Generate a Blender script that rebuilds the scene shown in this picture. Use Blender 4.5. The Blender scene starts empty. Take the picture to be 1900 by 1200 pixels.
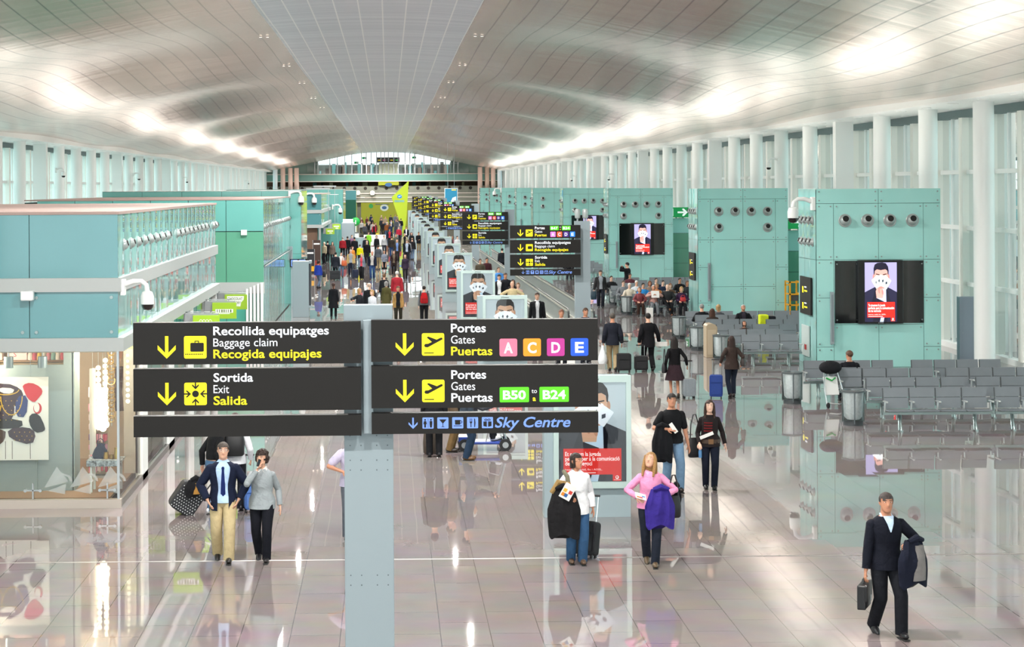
import bpy, math, random
from math import sin, cos, pi, sqrt, atan2, radians
from mathutils import Vector as V, Matrix as M4, Quaternion as Q
random.seed(7)
SC = bpy.context.scene
COL = SC.collection

# ------------------------------------------------------------------ camera
F = 3500.0                      # focal length in pixels of the 1900 px wide frame
CAMZ = 5.54
YAW, ROLL = 0.0184, 0.0056
_r0 = V((cos(YAW), -sin(YAW), 0)); _d = V((sin(YAW), cos(YAW), 0)); _u0 = V((0, 0, 1))
RGT = _r0 * cos(ROLL) - _u0 * sin(ROLL)
UPV = _r0 * sin(ROLL) + _u0 * cos(ROLL)
EYE = V((0, 0, CAMZ))
SHX = 230 - F * math.tan(YAW) * cos(ROLL)
SHY = -252 - F * math.tan(YAW) * sin(ROLL)
cd = bpy.data.cameras.new('camera'); cam = bpy.data.objects.new('camera', cd); COL.objects.link(cam)
cam.matrix_world = M4(((RGT.x, UPV.x, -_d.x, 0), (RGT.y, UPV.y, -_d.y, 0), (RGT.z, UPV.z, -_d.z, CAMZ), (0, 0, 0, 1)))
cd.sensor_width = 36.0; cd.lens = 36.0 * F / 1900.0
cd.shift_x = SHX / 1900.0; cd.shift_y = SHY / 1900.0
cd.clip_start = 0.1; cd.clip_end = 2000
SC.camera = cam

def ray(px, py):
    return RGT * ((px - 950 + SHX) / F) + UPV * ((600 - py + SHY) / F) + _d
def G(px, py, z=0.0):           # where a sight line meets a level plane
    r = ray(px, py); t = (z - CAMZ) / r.z
    return EYE + r * t
def AY(px, py, Y):              # ... or an upright plane across the hall
    r = ray(px, py); t = Y / r.y
    return EYE + r * t

# ------------------------------------------------------------------ daylight and exposure
SC.view_settings.view_transform = 'Standard'; SC.view_settings.look = 'None'
SC.view_settings.exposure = 0.52; SC.view_settings.gamma = 1.0
SC.view_settings.use_curve_mapping = False
SC.cycles.max_bounces = 7; SC.cycles.diffuse_bounces = 4; SC.cycles.glossy_bounces = 4
SC.cycles.transmission_bounces = 4; SC.cycles.transparent_max_bounces = 16
SC.cycles.caustics_reflective = True; SC.cycles.caustics_refractive = False
SC.cycles.sample_clamp_indirect = 6.0; SC.cycles.use_denoising = True
try: SC.cycles.denoiser = 'OPENIMAGEDENOISE'
except Exception: pass
W = bpy.data.worlds.new('overcast_sky'); SC.world = W; W.use_nodes = True
nt = W.node_tree; nt.nodes.clear()
_o = nt.nodes.new('ShaderNodeOutputWorld'); _b = nt.nodes.new('ShaderNodeBackground')
_tc = nt.nodes.new('ShaderNodeTexCoord'); _sp = nt.nodes.new('ShaderNodeSeparateXYZ'); _rp = nt.nodes.new('ShaderNodeValToRGB')
nt.links.new(_tc.outputs['Generated'], _sp.inputs[0]); nt.links.new(_sp.outputs['Z'], _rp.inputs[0])
_rp.color_ramp.elements[0].position = 0.0; _rp.color_ramp.elements[0].color = (0.80, 0.93, 0.95, 1)
_rp.color_ramp.elements[1].position = 0.6; _rp.color_ramp.elements[1].color = (0.95, 0.98, 1.0, 1)
nt.links.new(_rp.outputs[0], _b.inputs[0]); _b.inputs[1].default_value = 2.2
nt.links.new(_b.outputs[0], _o.inputs[0])

# ------------------------------------------------------------------ the hall's lamps: uplights on the shop roofs, downlights along the vault
def lamp(name, kind, loc, power, col, size=.5, sy=None, up=False, ang=172):
    d = bpy.data.lights.new(name, kind); o = bpy.data.objects.new(name, d); COL.objects.link(o); o.location = loc; d.energy = power; d.color = col
    if kind == 'AREA':
        d.size = size
        if sy: d.shape = 'RECTANGLE'; d.size_y = sy
    if kind == 'SPOT': d.spot_size = radians(ang); d.spot_blend = .4; d.shadow_soft_size = size
    if up: o.rotation_euler = (pi, 0, 0)
    return o
for _k in range(-2, 20):
    _y = 5 + 14.5 * _k
    lamp('roof_uplight_right', 'AREA', (15.2, _y, 5.75), 150, (1, .94, .86), 1.6, 11, True)
    lamp('roof_uplight_left', 'AREA', (-14.5, _y, 5.75), 135, (1, .89, .80), 1.6, 11, True)
    for _x in (-3.9, 2.8): lamp('vault_downlight', 'SPOT', (_x, _y + 3, 10.2), 2400, (1, .97, .93), .07)

# ------------------------------------------------------------------ materials
def srgb(h):
    if isinstance(h, (tuple, list)): return (*h[:3], 1)
    h = h.lstrip('#'); h = ''.join(a + a for a in h) if len(h) == 3 else h; c = [int(h[i:i + 2], 16) / 255 for i in (0, 2, 4)]
    return (*[x / 12.92 if x <= .04045 else ((x + .055) / 1.055) ** 2.4 for x in c], 1)
_mats = {}
def mat(name, col, rough=.6, metal=0.0, spec=.5, coat=0.0, noise=0.0, nscale=30.0, emit=0.0, bump=0.0, alpha=1.0):
    if name in _mats: return _mats[name]
    m = bpy.data.materials.new(name); m.use_nodes = True; n = m.node_tree.nodes; l = m.node_tree.links
    p = n['Principled BSDF']; c = srgb(col)
    p.inputs['Base Color'].default_value = c; p.inputs['Roughness'].default_value = rough
    p.inputs['Metallic'].default_value = metal; p.inputs['Specular IOR Level'].default_value = spec
    p.inputs['Coat Weight'].default_value = coat; p.inputs['Coat Roughness'].default_value = .05
    p.inputs['Alpha'].default_value = alpha
    if emit: p.inputs['Emission Color'].default_value = c; p.inputs['Emission Strength'].default_value = emit
    if noise or bump:
        tc = n.new('ShaderNodeTexCoord'); t = n.new('ShaderNodeTexNoise'); t.inputs['Scale'].default_value = nscale
        l.new(tc.outputs['Object'], t.inputs['Vector'])
        if noise:
            r = n.new('ShaderNodeValToRGB'); r.color_ramp.elements[0].color = (*[x * (1 - noise) for x in c[:3]], 1)
            r.color_ramp.elements[1].color = (*[min(1, x * (1 + noise)) for x in c[:3]], 1)
            r.color_ramp.elements[0].position = .3; r.color_ramp.elements[1].position = .7
            l.new(t.outputs[0], r.inputs[0]); l.new(r.outputs[0], p.inputs['Base Color'])
        if bump:
            b = n.new('ShaderNodeBump'); b.inputs['Strength'].default_value = bump; b.inputs['Distance'].default_value = .03; t.inputs['Detail'].default_value = 3; t.inputs['Distortion'].default_value = .6
            l.new(t.outputs[0], b.inputs['Height']); l.new(b.outputs[0], p.inputs['Normal'])
    _mats[name] = m; return m
def cloth(col, k=None):
    return mat('cloth_' + (k or str(col)), col, .85, spec=.2, noise=.10, nscale=11, bump=.55)
def clear_glass(name, tint, gloss=.1, rough=.0):
    if name in _mats: return _mats[name]
    m = bpy.data.materials.new(name); m.use_nodes = True; n = m.node_tree.nodes; l = m.node_tree.links; n.clear()
    o = n.new('ShaderNodeOutputMaterial'); mx = n.new('ShaderNodeMixShader'); t = n.new('ShaderNodeBsdfTransparent')
    g = n.new('ShaderNodeBsdfGlossy'); g.inputs['Roughness'].default_value = rough; t.inputs[0].default_value = srgb(tint)
    f = n.new('ShaderNodeFresnel'); f.inputs['IOR'].default_value = 1.45
    ad = n.new('ShaderNodeMath'); ad.operation = 'MULTIPLY_ADD'; ad.inputs[1].default_value = .9; ad.inputs[2].default_value = gloss * .3
    l.new(f.outputs[0], ad.inputs[0]); l.new(ad.outputs[0], mx.inputs[0]); l.new(t.outputs[0], mx.inputs[1]); l.new(g.outputs[0], mx.inputs[2]); l.new(mx.outputs[0], o.inputs[0])
    _mats[name] = m; return m

# ------------------------------------------------------------------ mesh builder
class MB:
    def __init__(s): s.v = []; s.f = []; s.mi = []; s.mats = []; s.sm = []
    def _m(s, m):
        if m not in s.mats: s.mats.append(m)
        return s.mats.index(m)
    def add(s, vs, fs, m, smooth=True):
        k = len(s.v); s.v += [tuple(x) for x in vs]; i = s._m(m)
        for f in fs: s.f.append([k + a for a in f]); s.mi.append(i); s.sm.append(smooth)
        return s
    def box(s, x0, x1, y0, y1, z0, z1, m):
        v = [(x, y, z) for z in (z0, z1) for y in (y0, y1) for x in (x0, x1)]
        return s.add(v, [(0, 2, 3, 1), (4, 5, 7, 6), (0, 1, 5, 4), (2, 6, 7, 3), (0, 4, 6, 2), (1, 3, 7, 5)], m, False)
    def cbox(s, c, d, m, R=None):
        v = [V((x * d[0] / 2, y * d[1] / 2, z * d[2] / 2)) for z in (-1, 1) for y in (-1, 1) for x in (-1, 1)]
        if R is not None: v = [R @ a for a in v]
        v = [a + V(c) for a in v]
        return s.add(v, [(0, 2, 3, 1), (4, 5, 7, 6), (0, 1, 5, 4), (2, 6, 7, 3), (0, 4, 6, 2), (1, 3, 7, 5)], m, False)
    def rbox(s, c, d, m, r=.03, R=None, n=3):      # box with rounded vertical (z) edges, by outline
        pts = rrect(d[0], d[2], r, n)
        v = [V((p[0], -d[1] / 2, p[1])) for p in pts] + [V((p[0], d[1] / 2, p[1])) for p in pts]
        if R is not None: v = [R @ a for a in v]
        k = len(pts)
        return s.add([a + V(c) for a in v], [list(range(k)), list(range(2 * k - 1, k - 1, -1))] + [(i, k + i, k + (i + 1) % k, (i + 1) % k) for i in range(k)], m, False)
    def loft(s, rings, m, caps=True, closed=True):
        n = len(rings[0]); v = [p for r in rings for p in r]; f = []
        for i in range(len(rings) - 1):
            for j in range(n if closed else n - 1):
                a, b = i * n + j, i * n + (j + 1) % n
                f.append((a, b, b + n, a + n))
        if caps and closed:
            f.append(list(range(n - 1, -1, -1))); f.append(list(range((len(rings) - 1) * n, len(rings) * n)))
        return s.add(v, f, m)
    def cone(s, p0, p1, r0, r1, m, seg=10, dome=True, flat=1.0, fax=None):
        p0, p1 = V(p0), V(p1); d = p1 - p0; L = d.length
        if L < 1e-6: d = V((0, 0, 1)); L = 1e-6
        d = d / L; a = V((0, 1, 0)) if fax is None else V(fax)
        if abs(d.dot(a.normalized())) > .97: a = V((1, 0, 0))
        x = d.cross(a).normalized(); y = x.cross(d)
        st = [(p0, r0), (p1, r1)]
        if dome:
            st = [(p0 - d * r0 * .97, r0 * .22), (p0 - d * r0 * .7, r0 * .71), (p0, r0), (p1, r1), (p1 + d * r1 * .7, r1 * .71), (p1 + d * r1 * .97, r1 * .22)]
        return s.loft([[c + x * (r * cos(2 * pi * j / seg)) + y * (r * flat * sin(2 * pi * j / seg)) for j in range(seg)] for c, r in st], m)
    def cyl(s, p0, p1, r, m, seg=16, r1=None): return s.cone(p0, p1, r, r if r1 is None else r1, m, seg, False)
    def tube(s, pts, r, m, seg=8, cyc=False):
        pts = [V(p) for p in pts]; n = len(pts); rings = []; prev = None
        for i, p in enumerate(pts):
            t = (pts[(i + 1) % n if cyc else min(i + 1, n - 1)] - pts[(i - 1) % n if cyc else max(i - 1, 0)]).normalized()
            if prev is None:
                a = V((0, 0, 1)) if abs(t.z) < .9 else V((1, 0, 0)); x = t.cross(a).normalized()
            else: x = (prev - t * prev.dot(t)).normalized()
            prev = x; y = t.cross(x); rr = r[i] if isinstance(r, (list, tuple)) else r
            rings.append([p + x * rr * cos(2 * pi * j / seg) + y * rr * sin(2 * pi * j / seg) for j in range(seg)])
        if cyc: rings.append(rings[0])
        return s.loft(rings, m, caps=not cyc)
    def ell(s, c, r, m, R=None, seg=12, rings=8):
        c = V(c); v = []; f = []
        for i in range(rings + 1):
            a = -pi / 2 + pi * i / rings
            for j in range(seg):
                b = 2 * pi * j / seg; p = V((r[0] * cos(a) * cos(b), r[1] * cos(a) * sin(b), r[2] * sin(a)))
                if R is not None: p = R @ p
                v.append(c + p)
        for i in range(rings):
            for j in range(seg): f.append((i * seg + j, i * seg + (j + 1) % seg, (i + 1) * seg + (j + 1) % seg, (i + 1) * seg + j))
        return s.add(v, f, m)
    def lathe(s, prof, c, m, seg=20, R=None):       # prof: (radius, height) about z
        c = V(c); rings = []
        for r, h in prof:
            ring = [V((r * cos(2 * pi * j / seg), r * sin(2 * pi * j / seg), h)) for j in range(seg)]
            rings.append([c + (R @ p if R is not None else p) for p in ring])
        return s.loft(rings, m)
    def flat(s, pts, y, m, o=(0, 0), k=1.0, th=0.0):     # polygon in the x-z plane facing -y
        v = [(o[0] + p[0] * k, y, o[1] + p[1] * k) for p in pts]
        a = sum(v[i][0] * v[(i + 1) % len(v)][2] - v[(i + 1) % len(v)][0] * v[i][2] for i in range(len(v)))
        if a < 0: v = v[::-1]
        n = len(v)
        if not th: return s.add(v, [list(range(n))], m, False)
        w = [(p[0], p[1] + th, p[2]) for p in v]
        return s.add(v + w, [list(range(n)), list(range(2 * n - 1, n - 1, -1))] + [(i, i + n, (i + 1) % n + n, (i + 1) % n) for i in range(n)], m, False)
    def text(s, body, x, z, h, m, y=0.0, width=None, bold=0.0, shear=0.0, align='LEFT', R=None, org=None):
        vs, fs, x0, x1 = glyphs(body, bold, shear)
        k = h; kx = h if width is None else width / max(1e-6, (x1 - x0))
        ox = {'LEFT': 0, 'CENTER': -(x1 - x0) * kx / 2, 'RIGHT': -(x1 - x0) * kx}[align]
        P = [V((x + ox + (a - x0) * kx, y, z + b * k)) for a, b in vs]
        if R is not None: P = [R @ p for p in P]
        if org is not None: P = [p + V(org) for p in P]
        return s.add(P, fs, m, False)
    def xf(s, R=None, t=None, k=None):
        out = []
        for p in s.v:
            p = V(p)
            if k is not None: p = p * k
            if R is not None: p = R @ p
            if t is not None: p = p + V(t)
            out.append(tuple(p))
        s.v = out; return s
    def mesh(s, name, angle=40):
        me = bpy.data.meshes.new(name); me.from_pydata(s.v, [], s.f)
        for m in s.mats: me.materials.append(m)
        me.polygons.foreach_set('material_index', s.mi); me.polygons.foreach_set('use_smooth', s.sm); me.update()
        if angle and any(s.sm): me.set_sharp_from_angle(angle=radians(angle))
        return me
    def build(s, name, parent=None, bevel=0.0, remesh=0.0, angle=40, loc=None):
        me = s.mesh(name, angle)
        o = bpy.data.objects.new(name, me); COL.objects.link(o)
        if remesh:
            md = o.modifiers.new('r', 'REMESH'); md.mode = 'VOXEL'; md.voxel_size = remesh; md.use_smooth_shade = True
            sm = o.modifiers.new('s', 'SMOOTH'); sm.factor = .5; sm.iterations = 2
            dg = bpy.context.evaluated_depsgraph_get(); dg.update()
            m2 = bpy.data.meshes.new_from_object(o.evaluated_get(dg)); o.modifiers.clear(); o.data = m2; m2.name = name
            if not m2.materials: 
                for m in s.mats: m2.materials.append(m)
            bpy.data.meshes.remove(me)
        if bevel:
            b = o.modifiers.new('edge', 'BEVEL'); b.width = bevel; b.segments = 2; b.limit_method = 'ANGLE'; b.angle_limit = radians(50)
        if parent is not None: o.parent = parent
        if loc is not None: o.location = loc
        return o
_gl = {}
def glyphs(body, bold, shear):
    key = (body, bold, shear)
    if key not in _gl:
        cu = bpy.data.curves.new('t', 'FONT'); cu.body = body; cu.size = 1.0; cu.offset = bold; cu.shear = shear; cu.resolution_u = 3; cu.fill_mode = 'FRONT'
        o = bpy.data.objects.new('t', cu); me = o.to_mesh()
        vs = [(v.co.x, v.co.y) for v in me.vertices]; fs = [tuple(p.vertices) for p in me.polygons]
        o.to_mesh_clear(); bpy.data.objects.remove(o); bpy.data.curves.remove(cu)
        # letters are read from -y
        ff = []
        for f in fs:
            a = sum(vs[f[i]][0] * vs[f[(i + 1) % len(f)]][1] - vs[f[(i + 1) % len(f)]][0] * vs[f[i]][1] for i in range(len(f)))
            ff.append(f if a > 0 else f[::-1])
        xs = [v[0] for v in vs] or [0, 1]
        _gl[key] = (vs, ff, min(xs), max(xs))
    return _gl[key]
def rrect(w, h, r, n=3):
    out = []
    for cx, cy, a0 in ((w / 2 - r, h / 2 - r, 0), (-w / 2 + r, h / 2 - r, pi / 2), (-w / 2 + r, -h / 2 + r, pi), (w / 2 - r, -h / 2 + r, 1.5 * pi)):
        for i in range(n + 1):
            a = a0 + pi / 2 * i / n; out.append((cx + r * cos(a), cy + r * sin(a)))
    return out
def circ(cx, cz, rx, rz=None, n=20, a0=0, a1=2 * pi):
    rz = rx if rz is None else rz
    return [(cx + rx * cos(a0 + (a1 - a0) * i / n), cz + rz * sin(a0 + (a1 - a0) * i / n)) for i in range(n if abs(a1 - a0 - 2 * pi) < 1e-6 else n + 1)]
def soft(P, n=2):                # corner cutting: turns an outline into a rounded one
    for _ in range(n): P = [(p[0] * (1 - k) + q[0] * k, p[1] * (1 - k) + q[1] * k) for p, q in zip(P, P[1:] + P[:1]) for k in (.25, .75)]
    return P
def RZ(a): return M4.Rotation(a, 3, 'Z')
def RX(a): return M4.Rotation(a, 3, 'X')
def RY(a): return M4.Rotation(a, 3, 'Y')

def tag(o, label=None, cat=None, group=None, kind=None):
    if label: o['label'] = label
    if cat: o['category'] = cat
    if group: o['group'] = group
    if kind: o['kind'] = kind
    return o
def thing(name, label, cat, loc=(0, 0, 0), rz=0.0, group=None, kind=None):
    o = bpy.data.objects.new(name, None); COL.objects.link(o); o.location = loc; o.rotation_euler = (0, 0, rz); o.empty_display_size = .2
    return tag(o, label, cat, group, kind)
def dup(root, loc, rz=None, label=None, group=None, scale=None):
    kids = {}
    for o in COL.objects:
        if o.parent is not None: kids.setdefault(o.parent.name, []).append(o)
    def cp(o, parent):
        c = o.copy(); COL.objects.link(c); c.parent = parent
        for ch in kids.get(o.name, ()): cp(ch, c)
        return c
    r = cp(root, None); r.location = loc
    if rz is not None: r.rotation_euler = (0, 0, rz)
    if label: r['label'] = label
    if group: r['group'] = group
    if scale: r.scale = scale
    return r
def near_far(i, n, one):
    return one
ORD = 'first second third fourth fifth sixth seventh eighth ninth tenth eleventh twelfth thirteenth fourteenth fifteenth sixteenth seventeenth eighteenth nineteenth twentieth'.split()
# ================================================================== THE SETTING
XC, XL, XR = -0.55, -18.9, 17.9         # hall centre, left and right column lines
Y0, Y1 = -30.0, 292.0
ZS, ZK = 8.02, 11.0                     # springing and crown of the vault
PER = 29.0
def ceil_z(x, y):
    t = (x - XC) / ((XR - XL) / 2)
    u = 1 - min(1, abs(t)) ** 2
    return ZS + (ZK - ZS) * (.62 * u + .38 * u * u) + .30 * (min(1, (1 - abs(t)) * 2.2) ** .8) * (lambda q: q * q * (3 - 2 * q))(max(0, min(1, (abs(t) - .10) / .4))) * sin(2 * pi * (y - 33) / PER)

def floor_mat():
    m = bpy.data.materials.new('polished_stone_tiles'); m.use_nodes = True; n = m.node_tree.nodes; l = m.node_tree.links
    p = n['Principled BSDF']; tc = n.new('ShaderNodeTexCoord'); mp = n.new('ShaderNodeMapping')
    mp.inputs['Rotation'].default_value = (0, 0, pi / 2)
    br = n.new('ShaderNodeTexBrick'); br.inputs['Scale'].default_value = 1.0; br.inputs['Brick Width'].default_value = 1.2; br.inputs['Row Height'].default_value = .62
    br.inputs['Mortar Size'].default_value = .006; br.inputs['Mortar Smooth'].default_value = .1; br.inputs['Bias'].default_value = 0
    br.inputs['Color1'].default_value = (0, 0, 0, 1); br.inputs['Color2'].default_value = (1, 1, 1, 1); br.inputs['Mortar'].default_value = (.5, .5, .5, 1)
    l.new(tc.outputs['Object'], mp.inputs[0]); l.new(mp.outputs[0], br.inputs['Vector'])
    b2 = n.new('ShaderNodeTexBrick')
    for k_ in ('Scale', 'Brick Width', 'Row Height', 'Bias', 'Color1', 'Color2', 'Mortar'): b2.inputs[k_].default_value = br.inputs[k_].default_value
    b2.inputs['Mortar Size'].default_value = 0; b2.inputs['Mortar Smooth'].default_value = 0; l.new(mp.outputs[0], b2.inputs['Vector'])
    cr = n.new('ShaderNodeValToRGB'); cr.color_ramp.elements[0].color = (.225, .190, .186, 1); cr.color_ramp.elements[1].color = (.250, .214, .210, 1)
    l.new(b2.outputs['Color'], cr.inputs[0])
    nz = n.new('ShaderNodeTexNoise'); nz.inputs['Scale'].default_value = 1.3; nz.inputs['Detail'].default_value = 6; l.new(tc.outputs['Object'], nz.inputs['Vector'])
    mx = n.new('ShaderNodeMix'); mx.data_type = 'RGBA'; mx.blend_type = 'OVERLAY'; mx.inputs['Factor'].default_value = .25
    l.new(cr.outputs[0], mx.inputs['A']); l.new(nz.outputs['Color'], mx.inputs['B'])
    hs = n.new('ShaderNodeHueSaturation'); hs.inputs['Saturation'].default_value = .9; l.new(mx.outputs['Result'], hs.inputs['Color'])
    m2 = n.new('ShaderNodeMix'); m2.data_type = 'RGBA'; m2.inputs['B'].default_value = (.12, .105, .10, 1)
    l.new(br.outputs['Fac'], m2.inputs['Factor']); l.new(hs.outputs[0], m2.inputs['A']); l.new(m2.outputs['Result'], p.inputs['Base Color'])
    # every tile lies a hair out of level
    ge = n.new('ShaderNodeNewGeometry'); wn = n.new('ShaderNodeTexWhiteNoise'); wn.noise_dimensions = '1D'; l.new(b2.outputs['Color'], wn.inputs['W'])
    sb = n.new('ShaderNodeVectorMath'); sb.operation = 'SUBTRACT'; sb.inputs[1].default_value = (.5, .5, .5); l.new(wn.outputs['Color'], sb.inputs[0])
    sc = n.new('ShaderNodeVectorMath'); sc.operation = 'MULTIPLY'; sc.inputs[1].default_value = (.0010, .0036, 0); l.new(sb.outputs[0], sc.inputs[0])
    av = n.new('ShaderNodeVectorMath'); l.new(ge.outputs['Normal'], av.inputs[0]); l.new(sc.outputs[0], av.inputs[1])
    nm = n.new('ShaderNodeVectorMath'); nm.operation = 'NORMALIZE'; l.new(av.outputs[0], nm.inputs[0])

    pass
    l.new(nm.outputs[0], p.inputs["Normal"])
    p.inputs['Roughness'].default_value = .018; p.inputs['Specular IOR Level'].default_value = .75
    return m
MFLOOR = floor_mat()
fl = MB(); fl.add([(XL - 2, Y0, 0), (XR + 2, Y0, 0), (XR + 2, Y1 + 20, 0), (XL - 2, Y1 + 20, 0)], [(0, 1, 2, 3)], MFLOOR, False)
fl.box(XL - 2, XR + 2, Y0, Y1 + 20, -.4, -.01, mat('floor_slab', '#777777', .9))
tag(fl.build('floor'), 'pinkish grey polished stone tile floor of the concourse', 'floor', kind='structure')
MSTEEL = mat('brushed_steel', '#b4b8ba', .3, .9)
yj = G(700, 1038).y
tag(MB().box(XL - 1.9, XR + 1.9, yj - .03, yj + .03, 0.0, .003, mat('joint_strip', '#8f8a88', .45, .2)).build('trim_1'), 'thin pale metal expansion joint strip set across the floor', 'floor strip', kind='structure')

def metal_ceiling(name, c0, c1, seam, base_rough=.33, metal=.75):
    m = bpy.data.materials.new(name); m.use_nodes = True; n = m.node_tree.nodes; l = m.node_tree.links
    p = n['Principled BSDF']; tc = n.new('ShaderNodeTexCoord'); sp = n.new('ShaderNodeSeparateXYZ'); l.new(tc.outputs['UV'], sp.inputs[0])
    def fr(src, k, w):
        a = n.new('ShaderNodeMath'); a.operation = 'MULTIPLY'; a.inputs[1].default_value = k; l.new(src, a.inputs[0])
        b = n.new('ShaderNodeMath'); b.operation = 'FRACT'; l.new(a.outputs[0], b.inputs[0])
        c = n.new('ShaderNodeMath'); c.operation = 'LESS_THAN'; c.inputs[1].default_value = w; l.new(b.outputs[0], c.inputs[0]); return b, c, a
    bx, sx, _ = fr(sp.outputs['X'], 1 / .72, .06); by, sy, ay = fr(sp.outputs['Y'], 1 / .30, .10)
    fl_ = n.new('ShaderNodeMath'); fl_.operation = 'FLOOR'; l.new(ay.outputs[0], fl_.inputs[0])
    cx = n.new('ShaderNodeCombineXYZ'); l.new(fl_.outputs[0], cx.inputs[1])
    _, _, ax = fr(sp.outputs['X'], 1 / .72, .04); fx = n.new('ShaderNodeMath'); fx.operation = 'FLOOR'; l.new(ax.outputs[0], fx.inputs[0]);
    wn = n.new('ShaderNodeTexWhiteNoise'); wn.noise_dimensions = '2D'; l.new(cx.outputs[0], wn.inputs['Vector'])
    cr = n.new('ShaderNodeValToRGB'); cr.color_ramp.elements[0].color = srgb(c0); cr.color_ramp.elements[1].color = srgb(c1); l.new(wn.outputs['Value'], cr.inputs[0])
    mx = n.new('ShaderNodeMix'); mx.data_type = 'RGBA'; mx.inputs['B'].default_value = srgb(seam); sm_ = n.new('ShaderNodeMath'); sm_.operation = 'MULTIPLY'; sm_.inputs[1].default_value = .4; l.new(sy.outputs[0], sm_.inputs[0]); mx_ = n.new('ShaderNodeMath'); mx_.operation = 'MAXIMUM'; l.new(sx.outputs[0], mx_.inputs[0]); l.new(sm_.outputs[0], mx_.inputs[1]); l.new(mx_.outputs[0], mx.inputs['Factor']); l.new(cr.outputs[0], mx.inputs['A'])
    l.new(mx.outputs['Result'], p.inputs['Base Color'])
    # slats tilt slightly
    ge = n.new('ShaderNodeNewGeometry'); sb = n.new('ShaderNodeVectorMath'); sb.operation = 'SUBTRACT'; sb.inputs[1].default_value = (.5, .5, .5); l.new(wn.outputs['Color'], sb.inputs[0])
    sc = n.new('ShaderNodeVectorMath'); sc.operation = 'MULTIPLY'; sc.inputs[1].default_value = (.0, .022, 0); l.new(sb.outputs[0], sc.inputs[0])
    av = n.new('ShaderNodeVectorMath'); l.new(ge.outputs['Normal'], av.inputs[0]); l.new(sc.outputs[0], av.inputs[1])
    nm = n.new('ShaderNodeVectorMath'); nm.operation = 'NORMALIZE'; l.new(av.outputs[0], nm.inputs[0])
    bp = n.new('ShaderNodeBump'); bp.inputs['Strength'].default_value = .12; bp.inputs['Distance'].default_value = .02
    l.new(by.outputs[0], bp.inputs['Height']); l.new(nm.outputs[0], bp.inputs['Normal']); l.new(bp.outputs[0], p.inputs['Normal'])
    p.inputs['Metallic'].default_value = metal; p.inputs['Roughness'].default_value = base_rough
    return m
MCEIL = metal_ceiling('ceiling_slats', '#cbbdb3', '#d6cac1', '#857c77', .24, .70)
MSTRIP = metal_ceiling('ceiling_strip', '#c3cbd6', '#d6dde6', '#f2f5f8', .36, .5)
def ceiling():
    xs = [XL + 1.0 + (XR - XL - 2.0) * i / 96 for i in range(97)]
    for e in (-3.85, 2.75): xs[min(range(97), key=lambda i: abs(xs[i] - e))] = e
    xs.sort(); ny = int((Y1 - Y0) / 1.0); ys = [Y0 + (Y1 - Y0) * j / ny for j in range(ny + 1)]
    v = [(x, y, ceil_z(x, y)) for y in ys for x in xs]; f = []; mi = []
    for j in range(ny):
        for i in range(96):
            a = j * 97 + i; f.append((a, a + 97, a + 98, a + 1)); mi.append(1 if -3.86 < (xs[i] + xs[i + 1]) / 2 < 2.76 else 0)
    me = bpy.data.meshes.new('ceiling'); me.from_pydata(v, [], f); me.materials.append(MCEIL); me.materials.append(MSTRIP)
    me.polygons.foreach_set('material_index', mi); me.polygons.foreach_set('use_smooth', [True] * len(f))
    uv = me.uv_layers.new(name='UVMap'); d = uv.data
    arc = [0.0]
    for i in range(1, 97): arc.append(arc[-1] + math.hypot(xs[i] - xs[i - 1], ceil_z(xs[i], 33) - ceil_z(xs[i - 1], 33)))
    buf = []
    for p in f:
        for a in p: buf += [arc[a % 97], ys[a // 97] + 100]
    d.foreach_set('uv', buf); me.update()
    o = bpy.data.objects.new('ceiling', me); COL.objects.link(o)
    return tag(o, 'vaulted ceiling of brushed metal slats in gentle waves with a pale blue central strip', 'ceiling', kind='structure')
ceiling()

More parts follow.
